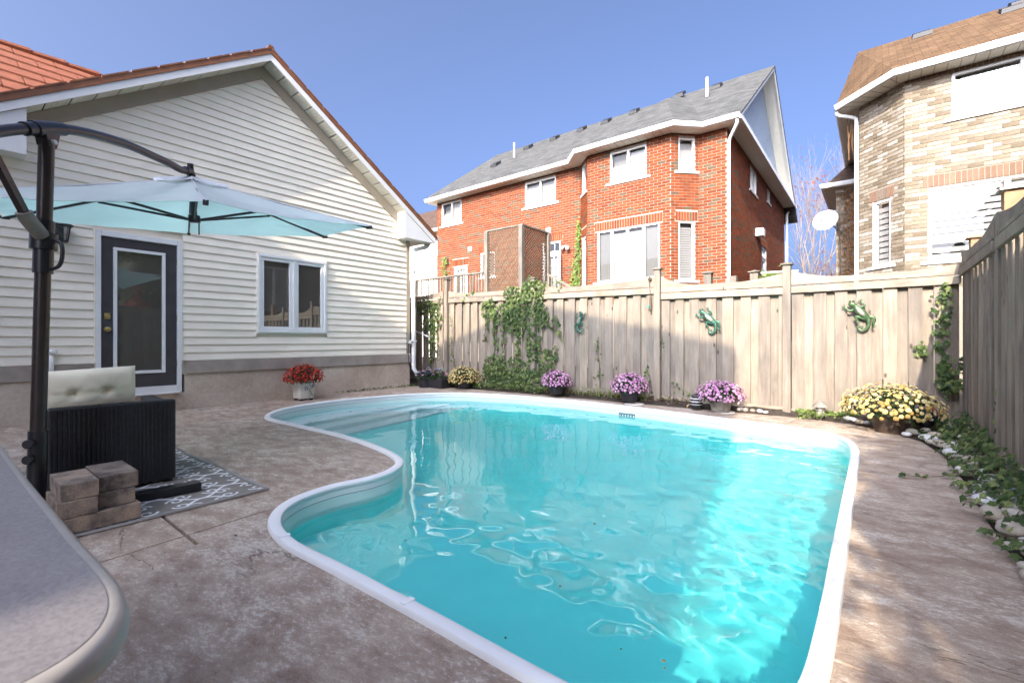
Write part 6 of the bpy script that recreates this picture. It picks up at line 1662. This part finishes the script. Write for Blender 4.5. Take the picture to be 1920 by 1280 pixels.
# wind chime hung on the fence by the post
t = thing('wind_chime', 'thin hanging wooden wind chime with a teal bead beside the second fence post', 'wind chime', (-2.76, 6.96, 1.95))
mb = MB(); mb.lathe([(0.028, 0), (0.032, 0.006), (0.02, 0.012), (0.004, 0.012)], (-2.76, 6.985, 1.945), 12, Matrix.Rotation(R(90), 3, 'X')); mb.build('hook', M['stem'], t, True)
mb = MB(); mb.tube([(-2.76, 6.965, 1.94), (-2.755, 6.96, 1.80), (-2.742, 6.96, 1.69)], 0.005, 6); mb.build('cord', M['stem'], t)
mb = MB(); mb.tube([(-2.742, 6.96, 1.69), (-2.742, 6.96, 1.66), (-2.742, 6.96, 1.50), (-2.742, 6.96, 1.43)], [0.006, 0.014, 0.016, 0.010], 10); mb.build('chime_tube', M['stem'], t, True)
mb = MB(); mb.lathe([(0.001, -0.018), (0.014, -0.01), (0.018, 0), (0.014, 0.01), (0.001, 0.018)], (-2.775, 6.955, 1.51), 10); mb.build('bead', plain('teal_bead', (0.02, 0.35, 0.38), 0.2), t, True)
# path lamps
t = thing('path_lamp', 'small bronze pagoda path lamp against the sunlit fence', 'lamp', (-0.53, 6.86, 0.0))
mb = MB(); mb.tube([(-0.53, 6.86, -0.02), (-0.53, 6.86, 0.07)], 0.012, 8); mb.build('stake', M['greytin'], t)
mb = MB(); mb.lathe([(0.05, 0.06), (0.055, 0.075), (0.05, 0.09)], (-0.53, 6.86, 0), 14)
for k in range(6):
    a = k * math.pi / 3; mb.tube([(-0.53 + 0.044 * math.cos(a), 6.86 + 0.044 * math.sin(a), 0.085), (-0.53 + 0.044 * math.cos(a), 6.86 + 0.044 * math.sin(a), 0.165)], 0.005, 5)
mb.lathe([(0.048, 0.118), (0.06, 0.122), (0.048, 0.127)], (-0.53, 6.86, 0), 14); mb.build('lamp_body', M['greytin'], t, True, sharp=40)
mb = MB(); mb.lathe([(0.038, 0.09), (0.038, 0.165)], (-0.53, 6.86, 0), 12); mb.build('lens', M['dishgrey'], t, True, sharp=40)
mb = MB(); mb.lathe([(0.092, 0.165), (0.088, 0.175), (0.05, 0.215), (0.018, 0.235), (0.002, 0.24)], (-0.53, 6.86, 0), 14); mb.build('cap', M['greytin'], t, True, sharp=40)
t = thing('garden_lantern', 'small black banded lantern in shade left of the wooden bucket', 'lantern', (-1.99, 6.74, 0.02))
mb = MB(); mb.lathe([(0.06, 0.0), (0.085, 0.03), (0.09, 0.08), (0.075, 0.14), (0.05, 0.17)], (-1.99, 6.74, 0.02), 16); mb.build('lantern_body', M['blackmatte'], t, True)
for z in (0.06, 0.10, 0.14):
    mb = MB(); mb.lathe([(0.089 - abs(z - 0.075) * 0.15, z), (0.094 - abs(z - 0.075) * 0.15, z + 0.006), (0.088 - abs(z - 0.075) * 0.15, z + 0.012)], (-1.99, 6.74, 0.02), 16); mb.build('band', M['dishgrey'], t, True)
mb = MB(); mb.lathe([(0.07, 0.17), (0.06, 0.19), (0.02, 0.215), (0.002, 0.22)], (-1.99, 6.74, 0.02), 16); mb.build('lid', M['charcoal'], t, True)
mb = MB(); mb.tube([(-2.06, 6.70, 0.09), (-2.10, 6.68, 0.05), (-2.09, 6.68, 0.03)], 0.008, 6); mb.build('handle', M['brass'], t, True)
# rod leaning in the shaded corner, a small mossy rock
mb = MB(); a, b = at_y(778, 620, 6.9), at_y(805, 632, 6.9); mb.tube([a, a.lerp(b, 0.5), b], [0.012, 0.014, 0.02], 8); tag(mb.build('white_rod', M['white'], None, True), 'white rod sticking out past the downspout in the shaded corner', 'rod')

# ------------------------------------------------------------------ cantilever umbrella
um = thing('cantilever_umbrella', 'light teal cantilever umbrella on a dark bronze pole weighted with pavers', 'umbrella', (-3.64, 0.38, 0))
PB_, PT_ = Vector((-3.645, 0.375, 0.0)), Vector((-3.597, 0.414, 2.12))
HB = Vector((-4.607, 1.409, 2.368)); RU, HU, TX, TY, PHI = 1.50, 0.352, 0.096, 0.095, -0.272
RM = Matrix.Rotation(TY, 3, 'Y') @ Matrix.Rotation(TX, 3, 'X')
RM = Matrix.Rotation(TX, 3, 'X') @ Matrix.Rotation(TY, 3, 'Y')
def U(r_, ang, z): return HB + RM @ Vector((r_ * math.cos(ang), r_ * math.sin(ang), z))
def gore(mb, lift, r0=0.0, r1=1.0, n=8, m=8, sc_=1.0):
    for k in range(6):
        a0, a1 = PHI + k * math.pi / 3, PHI + (k + 1) * math.pi / 3
        o = len(mb.v)
        for i in range(n + 1):
            t = r0 + (r1 - r0) * i / n
            for j in range(m + 1):
                s = j / m; A = Vector((math.cos(a0), math.sin(a0))) ; B = Vector((math.cos(a1), math.sin(a1)))
                p = A.lerp(B, s); bow = 4 * s * (1 - s)
                q = p * (RU * t * sc_ * (1 - 0.085 * bow * t))
                z = -HU * t * (1 + 0.05 * math.sin(t * 3.1)) - 0.030 * bow * math.sin(t * 2.6) + lift
                z += 0.004 * math.sin(9 * t + 5.1 * k + 7 * s) + 0.003 * math.sin(23 * s + 4 * k) * t
                mb.v.append(tuple(HB + RM @ Vector((q.x, q.y, z))))
        for i in range(n):
            for j in range(m):
                a = o + i * (m + 1) + j; mb.f.append((a, a + m + 1, a + m + 2, a + 1))
mb = MB(); gore(mb, 0.004); mb.build('canopy', M['canopy'], um, True)
mb = MB(); gore(mb, 0.0); mb.build('canopy_underlight', M['underlight'], um, True)
for k in range(6):   # stitched seam over each rib and hem along each edge
    a = PHI + k * math.pi / 3; mb = MB(); mb.tube([U(RU * t, a, -HU * t * (1 + 0.05 * math.sin(t * 3.1)) + 0.006) for t in [0.05 + 0.95 * i / 10 for i in range(11)]], 0.005, 5); mb.build('seam', M['canopy'], um)
mb = MB(); gore(mb, 0.032, 0.02, 0.20, 3, 8); mb.build('canopy_vent', M['canopy'], um, True)
for k in range(6):
    a = PHI + k * math.pi / 3
    mb = MB(); mb.beam(U(0.06, a, -0.035), U(RU * 0.985, a, -HU - 0.012), 0.016, 0.020); rb = mb.build('rib', M['black'], um)
    mb = MB(); mb.beam(U(0.05, a, -0.335), U(RU * 0.50, a, -HU * 0.50 - 0.035), 0.013, 0.018); mb.build('strut', M['black'], rb)
    mb = MB(); mb.beam(U(RU * 0.965, a, -HU - 0.012), U(RU * 1.0, a, -HU - 0.006), 0.03, 0.022); mb.build('rib_tip', M['blackmatte'], rb)
mb = MB(); mb.tube([U(0, 0, 0.13), U(0, 0, -0.33)], 0.024, 12); mb.tube([U(0, 0, -0.30), U(0, 0, -0.36)], 0.045, 12); mb.tube([U(0, 0, -0.02), U(0, 0, -0.06)], 0.06, 12); mb.build('hub', M['black'], um, True, sharp=40)
mb = MB(); q = U(0.06, PHI + math.pi * 0.8, -0.34); mb.tube([q, q + Vector((0, 0, -0.12))], 0.006, 6); mb.build('strap', M['black'], um)
# curved arm in the vertical plane through pole and hub
hd_ = Vector((HB.x - PT_.x, HB.y - PT_.y, 0)).normalized(); nv = Vector((-hd_.y, hd_.x, 0))
def in_plane(u, v): d = sight(u, v); k = nv.dot(PT_ - Vector((0, 0, 1))) / nv.dot(d); return Vector((0, 0, 1)) + d * k
arm = [in_plane(u, v) for u, v in ((-70, 262), (-10, 248), (40, 242), (88, 240), (140, 245), (190, 256), (240, 272), (288, 293), (318, 307), (338, 318))]
end = U(0, 0, 0.045); arm.append(end + Vector((0.03, -0.03, 0.012)))
mb = MB(); mb.tube(smooth_open(arm, 5), 0.028, 14); mb.build('arm', M['bronze'], um, True, sharp=60)
mb = MB(); mb.tube(smooth_open([arm[-1].lerp(arm[-2], 0.4), arm[-1], end + Vector((0, 0, 0.0)), U(0, 0, 0.02)], 4), 0.033, 12); mb.build('arm_elbow', M['black'], um, True, sharp=60)
mb = MB(); mb.tube([arm[2].lerp(arm[3], 0.1), arm[3], arm[4].lerp(arm[3], 0.45)], 0.036, 14)
for q in (arm[2].lerp(arm[3], 0.45),): mb.tube([q, q + (arm[3] - arm[2]) * 0.25], 0.041, 14)
mb.build('arm_collar', M['black'], um, True, sharp=50)
up_ = (PT_ - PB_).normalized()
mb = MB(); mb.tube([PB_, PB_.lerp(PT_, 0.30), PB_.lerp(PT_, 0.985)], 0.034, 16); mb.build('pole', M['bronze'], um, True, sharp=60)
mb = MB(); mb.tube([PB_, PB_.lerp(PT_, 0.235)], 0.041, 16); mb.build('pole_sleeve', M['black'], um, True, sharp=60)
for f in (0.165, 0.205):
    q = PB_.lerp(PT_, f); dv_ = Vector((0.75, -0.66, 0)); mb = MB(); mb.tube([q, q + dv_ * 0.055], 0.008, 8); mb.tube([q + dv_ * 0.052, q + dv_ * 0.072], 0.024, 10); mb.build('clamp_knob', M['blackmatte'], um, True, sharp=40)
q = PT_; mb = MB(); mb.hexa([tuple(q + hd_ * a + nv * b + Vector((0, 0, c))) for a, b, c in ((-.03, -.03, -.06), (.03, -.03, -.06), (.03, .03, -.06), (-.03, .03, -.06), (-.055, -.03, .035), (.055, -.03, .035), (.055, .03, .035), (-.055, .03, .035))]); pv = mb.build('pivot', M['black'], um, bevel=0.006)
mb = MB(); mb.tube([q + nv * -0.045 + Vector((0, 0, -0.03)), q + nv * 0.045 + Vector((0, 0, -0.03))], 0.013, 12); mb.build('bolt', M['dishgrey'], pv, True, sharp=40)
# sliding collar with crank handle and brace
zf = (1.555) / 2.12; q = PB_.lerp(PT_, zf)
mb = MB(); mb.tube([q - up_ * 0.19, q - up_ * 0.06], 0.043, 14); mb.tube([q - up_ * 0.06, q + up_ * 0.03], 0.058, 14); mb.tube([q + up_ * 0.03, q + up_ * 0.10], 0.044, 14); cl = mb.build('slide_collar', M['black'], um, True, sharp=40)
b0, b1 = in_plane(50, 408), in_plane(0, 313); dB = (b1 - b0).normalized()
mb = MB(); mb.beam(b0 - dB * 0.02, b1 + dB * 1.0, 0.030, 0.034); mb.build('brace', M['bronze'], um)
mb = MB(); mb.tube([in_plane(78, 442), b0, b0 + dB * 0.03], 0.036, 14); mb.build('brace_socket', M['greytin'], um, True, sharp=50)
hv = Vector((0.75, -0.66, 0)).cross(Vector((0, 0, 1))); mb = MB(); e = q + Vector((0.62, 0.55, 0)) * 0.058
mb.tube(smooth_open([e + Vector((0, 0, 0.0)), e + Vector((0.03, 0.03, -0.03)), e + Vector((0.035, 0.032, -0.10)), e + Vector((0.02, 0.02, -0.15)), e + Vector((-0.01, -0.01, -0.17))], 4), 0.010, 8); mb.build('crank_handle', M['black'], um, True)
# cross base on the rug
for lab, a, b in (('x', (-3.64, -0.15, 0.04), (-3.50, 1.12, 0.04)), ('y', (-4.25, 0.43, 0.04), (-3.08, 0.33, 0.04))):
    mb = MB(); mb.beam(a, b, 0.085, 0.055); mb.build('base_bar', M['black'], um, bevel=0.006)

# pavers weighing down the base
r2 = random.Random(81)
pvs = [('brown paver at the top of the stack, nearer the counter', -3.345, 0.487, 0.168, 0.335, 0.145, 0.082), ('tan paver at the top of the stack, nearer the chair', -3.395, 0.650, 0.168, 0.35, 0.165, 0.082),
       ('brown paver in the middle layer, nearer the counter', -3.325, 0.475, 0.084, 0.32, 0.155, 0.082), ('dark streaked paver in the middle layer, nearer the chair', -3.375, 0.640, 0.084, 0.33, 0.155, 0.082),
       ('long dark brown paver at the bottom of the stack', -3.350, 0.555, 0.0, 0.36, 0.35, 0.082), ('pale paver corner peeping out left of the stack', -3.62, 0.60, 0.084, 0.20, 0.2, 0.08)]
for lab, x, y, z, lx, ly, lz in pvs:
    mb = MB(); c = 0.006; zz = z + 0.022
    mb.box(x - lx / 2, x + lx / 2, y - ly / 2, y + ly / 2, zz, zz + lz)
    o = mb.build('paver', M['paver'], None, bevel=0.0035); tag(o, lab, 'paver', 'pavers stacked on the umbrella base')
    # move origin so the texture and the random tone differ
    for v in o.data.vertices: v.co -= Vector((x, y, zz))
    o.location = (x, y, zz); o.rotation_euler = (0, 0, R(r2.uniform(-2.5, 2.5)))

# rug
mb = MB(); nx_, ny_ = 30, 40; r3 = random.Random(6)
X0, X1, Y0, Y1 = -5.0, -3.165, -0.9, 1.40
for i in range(nx_ + 1):
    for j in range(ny_ + 1):
        x = X0 + (X1 - X0) * i / nx_; y = Y0 + (Y1 - Y0) * j / ny_
        e = min(i, nx_ - i, j, ny_ - j)
        mb.v.append((x + (0.012 * math.sin(y * 5) if i == nx_ else 0), y + (0.010 * math.sin(x * 6.0) if j == ny_ else 0), 0.012 + 0.004 * math.sin(x * 7 + y * 3) + (0.004 if e == 0 else 0)))
for i in range(nx_):
    for j in range(ny_):
        a = i * (ny_ + 1) + j; mb.f.append((a, a + ny_ + 1, a + ny_ + 2, a + 1))
rg = thing('outdoor_rug', 'grey outdoor rug with white scroll pattern under the black chair', 'rug', (-4, 0.3, 0))
mb.build('weave', M['rug'], rg, True)
mb = MB()
mb.beam((X1, Y0, 0.012), (X1, Y1, 0.012), 0.014, 0.012); mb.beam((X0, Y1, 0.012), (X1 + 0.01, Y1, 0.012), 0.016, 0.012); mb.build('hem', plain('rug_hem', (0.30, 0.29, 0.28), 0.9), rg)

# the white scrolls printed on the rug
mb = MB()
def ribbon(pts, w):
    o = len(mb.v)
    for i, p in enumerate(pts):
        d = (pts[min(i + 1, len(pts) - 1)] - pts[max(i - 1, 0)]).normalized(); s = Vector((-d.y, d.x)) * w / 2
        for q in (p - s, p + s):
            q.x = min(max(q.x, X0 + 0.01), X1 - 0.012); q.y = min(max(q.y, Y0), Y1 - 0.012)
            mb.v.append((q.x, q.y, 0.0145 + 0.004 * math.sin(q.x * 7 + q.y * 3)))
    for i in range(len(pts) - 1): mb.f.append((o + 2 * i, o + 2 * i + 2, o + 2 * i + 3, o + 2 * i + 1))
def scroll(c, a0, sg, r_):   # a stalk that ends in a curl
    pts = []
    for k in range(22):
        t = k / 21; a = a0 + sg * t * 7.2; q = r_ * (1 - 0.80 * t)
        pts.append(c + Vector((math.cos(a), math.sin(a))) * q)
    return pts
GX, GY = 0.34, 0.42
for i in range(-1, 7):
    for j in range(-1, 13):
        C0 = Vector((X0 + (i + (0.5 if j % 2 else 0)) * GX, Y0 + j * GY * 0.5 + 0.08))
        if C0.y > Y1 + 0.25: continue
        for sx in (-1, 1):
            ribbon([C0 + Vector((sx * 0.25 * GX * (1 + math.cos(math.pi * t)), t * GY / 2)) for t in [k / 10 for k in range(11)]], 0.019)     # ogee
            for sy in (-1, 1):
                c = C0 + Vector((sx * 0.055, sy * 0.082)); ribbon(scroll(c, R(-90 * sy), sx * sy * 1.0, 0.048), 0.015)
mb.build('scroll_pattern', plain('rug_white', (0.72, 0.70, 0.68), 0.95, var=0.10, scale=30), rg, kind='stuff')

# black wicker chair seen from behind, with cream cushions
A, B = Vector((-3.872, 0.445, 0)), Vector((-3.830, 1.080, 0)); ud = (B - A).normalized(); fd = Vector((-ud.y, ud.x, 0)); W_ = (B - A).length; D_ = 0.70
if fd.x > 0: fd = -fd
ch = thing('wicker_chair', 'black wicker patio armchair with its back to the pool', 'chair', tuple((A + B) / 2 + fd * 0.3))
def CB(mb, a0, a1, d0, d1, z0, z1, lean=0.0):
    P8 = []
    for z in (z0, z1):
        k = lean * (z - z0) / max(1e-6, z1 - z0)
        for a, d in ((a0, d0), (a1, d0), (a1, d1), (a0, d1)): q = A + ud * a + fd * (d - k); P8.append((q.x, q.y, z))
    mb.hexa(P8)
def wuv(p): q = p - A; return (p.z, q.dot(ud) + q.dot(fd))
mb = MB(); CB(mb, 0, W_, 0.0, 0.07, 0.035, 0.585); mb.build('back_panel', M['wicker'], ch, bevel=0.014, uvf=wuv)
for k in range(27):   # upright strands of the weave
    a0 = 0.03 + k * (W_ - 0.06) / 27; mb = MB(); CB(mb, a0, a0 + 0.012, -0.0035, 0.004, 0.05, 0.572); mb.build('weave_strand', M['wicker'], ch, uvf=wuv)
for a0 in (0.0, W_ - 0.085):
    mb = MB(); CB(mb, a0, a0 + 0.085, 0.071, D_, 0.05, 0.56); mb.build('arm_panel', M['wicker'], ch, bevel=0.012, uvf=wuv)
mb = MB(); CB(mb, 0.086, W_ - 0.086, 0.071, D_ - 0.03, 0.12, 0.30); mb.build('seat_base', M['wicker'], ch, bevel=0.01, uvf=wuv)
for a0, d0 in ((0.02, 0.02), (W_ - 0.07, 0.02), (0.02, D_ - 0.07), (W_ - 0.07, D_ - 0.07)):
    mb = MB(); CB(mb, a0, a0 + 0.05, d0, d0 + 0.05, 0.014, 0.049); mb.build('leg', M['black'], ch)
def cushion(name, C, ex, ey, ez, lx, ly, lz, tufts, mat, label=None):
    """ex, ey span the cushion, ez is its thickness direction"""
    mb = MB(); n, m = 28, 18
    for sgn in (1, -1):
        o = len(mb.v)
        for i in range(n + 1):
            for j in range(m + 1):
                a, b = 2 * i / n - 1, 2 * j / m - 1
                prof = ((1 - abs(a) ** 3.2) * (1 - abs(b) ** 3.0)) ** 0.42
                h = lz / 2 * prof
                for ta, tb in tufts:
                    dx, dy = (a - ta) * lx / ly, b - tb; rr = math.hypot(dx, dy)
                    h -= lz * 0.34 * math.exp(-(rr / 0.16) ** 2) + lz * 0.05 * math.exp(-(rr / 0.9) ** 2) * (0.5 + 0.5 * math.cos(8 * math.atan2(dy, dx)))
                rx = 1 - 0.035 * (1 - b * b); ry = 1 - 0.05 * (1 - a * a)
                p = C + ex * (a * lx / 2 * ry) + ey * (b * ly / 2 * rx) + ez * (sgn * max(h, 0.0))
                mb.v.append(tuple(p))
        for i in range(n):
            for j in range(m):
                q = o + i * (m + 1) + j; f = (q, q + m + 1, q + m + 2, q + 1); mb.f.append(f if sgn > 0 else f[::-1])
    return mb
lean = Vector((-0.25 * fd.x, -0.25 * fd.y, 0.97)).normalized(); tilt = (ud + Vector((0, 0, 0.045))).normalized(); ez = tilt.cross(lean).normalized(); lean2 = ez.cross(tilt)
C = A + ud * 0.205 + fd * 0.125 + Vector((0, 0, 0.672))
mb = cushion('back_cushion', C, tilt, lean2, ez, 0.455, 0.29, 0.12, [(-0.36, 0.0), (0.36, 0.0)], M['cream'])
o = mb.build('cushion', M['cream'], None, True); tag(o, 'cream tufted cushion leaning over the back of the black wicker chair', 'cushion')
mb = MB(); 
cs = cushion('seat_cushion', A + ud * (W_ / 2) + fd * 0.385 + Vector((0, 0, 0.355)), ud, fd, Vector((0, 0, 1)), W_ - 0.18, 0.58, 0.11, [], M['cream'])
o = cs.build('cushion', M['cream'], None, True); tag(o, 'cream seat cushion lying on the wicker chair base', 'cushion')

# bar counter in the near left corner
ct = thing('bar_counter', 'grey laminate bar counter with rounded corner in the near left foreground', 'counter', (-0.9, -0.3, 0))
ZT = 0.81
outl = [Vector((-1.9, 0.088)), Vector((-1.2, 0.088)), Vector((-0.60, 0.095)), Vector((-0.50, 0.097)), Vector((-0.455, 0.096)), Vector((-0.420, 0.090)), Vector((-0.392, 0.078)), Vector((-0.372, 0.060)), Vector((-0.360, 0.035)), Vector((-0.355, 0.0)), Vector((-0.355, -0.12)), Vector((-0.355, -0.7)), Vector((-1.9, -0.7))]
T = 0.024
def slab_edge(prof):
    mb = MB(); n = len(outl)
    for d, z in prof: mb.v += [(p.x, p.y, z) for p in offset_loop(outl, d)]
    for i in range(len(prof) - 1):
        for k in range(n): mb.f.append((i * n + k, i * n + (k + 1) % n, (i + 1) * n + (k + 1) % n, (i + 1) * n + k))
    return mb, n
outl = [Vector((-1.9, 0.088)), Vector((-1.2, 0.088)), Vector((-0.9, 0.090))] + [Vector((q.x, q.y)) for q in smooth_open([(-0.60, 0.094, 0), (-0.50, 0.097, 0), (-0.455, 0.096, 0), (-0.420, 0.090, 0), (-0.392, 0.078, 0), (-0.372, 0.060, 0), (-0.360, 0.035, 0), (-0.355, 0.0, 0), (-0.355, -0.12, 0)], 4)] + [Vector((-0.355, -0.7)), Vector((-1.9, -0.7))]
mb, n = slab_edge([(-0.012, ZT), (-0.012, ZT - T)])
mb.f.append(tuple(range(n))); mb.f.append(tuple(n + k for k in range(n))[::-1])
mb.build('countertop', M['counter'], ct)
mb, n = slab_edge([(-0.012, ZT - 0.0005), (-0.006, ZT - 0.001), (-0.002, ZT - 0.005), (0.0, ZT - 0.012), (0.0, ZT - T + 0.006), (-0.004, ZT - T + 0.001), (-0.012, ZT - T)])
mb.build('counter_edge', plain('counter_edge', (0.33, 0.30, 0.27), 0.35, var=0.06, scale=60), ct, True, sharp=60)
for x0, x1, y0_, y1_ in ((-0.62, -0.46, -0.30, -0.06), (-1.85, -1.70, -0.6, -0.05)):
    mb = MB(); mb.box(x0, x1, y0_, y1_, 0.0, ZT - T - 0.001); mb.build('counter_leg', M['siding'], ct, bevel=0.006)
mb = MB(); mb.box(-1.69, -0.63, -0.55, -0.10, 0.05, ZT - T - 0.002); mb.build('cabinet', M['siding'], ct, bevel=0.004)

# ------------------------------------------------------------------ trees
def branchy(mb, p, d, L, r_, depth, r2, tips, spread=0.5, upw=0.25, kids=(2, 4)):
    q = p + d * L; mid = p.lerp(q, 0.5) + Vector((r2.gauss(0, 1), r2.gauss(0, 1), r2.gauss(0, 1))) * L * 0.04
    mb.tube([p, mid, q], [r_, r_ * 0.82, r_ * 0.62], 5 if depth > 1 else 4, cap=False); tips.append(q)
    if depth == 0: return
    for _ in range(r2.randint(*kids)):
        nd = (d + Vector((r2.gauss(0, spread), r2.gauss(0, spread), r2.gauss(0, spread * 0.6) + upw))).normalized()
        st = p.lerp(q, r2.uniform(0.45, 1.0)); branchy(mb, st, nd, L * r2.uniform(0.62, 0.82), r_ * 0.55, depth - 1, r2, tips, spread, upw, kids)
def bare_tree(label, base, h, seed, leaves):
    t = thing('bare_tree', label, 'tree', base); r2 = random.Random(seed); b = Vector(base); tips = []
    mb = MB(); mb.tube([b, b + Vector((0.05, 0, h * 0.15)), b + Vector((0, 0.05, h * 0.30))], [0.17, 0.13, 0.10], 8); mb.build('trunk', M['barkpale'], t, True)
    mb = MB()
    for _ in range(6):
        d = Vector((r2.gauss(0, 0.34), r2.gauss(0, 0.34), 1)).normalized(); branchy(mb, b + Vector((0, 0.03, h * r2.uniform(0.18, 0.30))), d, h * 0.23, 0.050, 5, r2, tips, 0.30, 0.34, (2, 3))
    mb.build('branches', M['barkpale'], t, kind='stuff')
    lf = MB()
    for _ in range(leaves):
        p = Vector(r2.choice(tips)) + Vector((r2.gauss(0, .12), r2.gauss(0, .12), r2.gauss(0, .12)))
        if p.z > b.z + h * 0.72 and r2.random() < 0.9: continue
        m = leaf_rot((0, -1, 0.3), r2, 0.9); vs_, fs_ = r2.choice(LEAFS); s = r2.uniform(0.10, 0.16); lf.add([p + m @ (Vector(v) * s) for v in vs_], fs_)
    lf.build('leaves', M['redleaf'], t, kind='stuff')
bare_tree('nearly bare tree with pale twigs and a few red leaves in the gap between houses', (-3.0, 31.0, -0.1), 14.5, 91, 520)
bare_tree('small bare tree with fine twigs behind the satellite dish', (-1.75, 30.0, -0.1), 7.6, 92, 120)
def leafy(label, base, h, rad, seed, mat, n, name='cedar_tree', pw=2.2):
    t = thing(name, label, 'tree', base, None); r2 = random.Random(seed); b = Vector(base)
    mb = MB(); mb.tube([b, b + Vector((0, 0, h * 0.5)), b + Vector((0, 0, h * 0.93))], [0.09, 0.06, 0.02], 8); mb.build('trunk', M['stem'], t, True)
    lf = MB()
    for _ in range(n):
        z = r2.random() ** 0.8; k = rad * (1 - z ** pw) * r2.uniform(0.45, 1.0) * (0.85 + 0.25 * math.sin(z * 23 + seed)); a = r2.uniform(0, 6.283)
        p = b + Vector((k * math.cos(a), k * math.sin(a), 0.15 + z * (h - 0.15))); m = leaf_rot((math.cos(a), math.sin(a), 0.4), r2, 0.7); vs_, fs_ = r2.choice(LEAFS); s = r2.uniform(0.12, 0.22)
        lf.add([p + m @ (Vector(v) * s) for v in vs_], fs_)
    core = MB(); core.lathe([(0.02, 0.2)] + [(rad * 0.97 * (1 - (k / 10) ** pw) * (0.9 + 0.1 * math.sin(k * 2.1)), 0.2 + (h - 0.5) * k / 10) for k in range(1, 10)] + [(0.02, h - 0.25)], b, 14)  # solid core added inside the crown to block the sun
    core.v = [(x + r2.uniform(-.08, .08), y + r2.uniform(-.08, .08), z) for x, y, z in core.v]; core.build('sun_block_core', M['mumleaf'], t, True)
    lf.build('crown', mat, t, kind='stuff')
leafy('dense cedar standing nearest the pale house behind the side fence', (2.15, -3.2, -0.05), 5.7, 1.35, 95, M['cedarleaf'], 12000, pw=14)
leafy('cedar shading the near end of the side fence', (1.95, -1.0, -0.05), 4.3, 1.05, 96, M['cedarleaf'], 7000, pw=6)
leafy('tall cedar mirrored in the charcoal door', (2.55, 4.4, -0.05), 4.8, 1.3, 97, M['cedarleaf'], 6500, pw=5)
leafy('red-leaved bush mirrored in the charcoal door', (1.55, 3.9, -0.05), 2.7, 0.7, 98, M['redleaf'], 2600, 'red_bush')
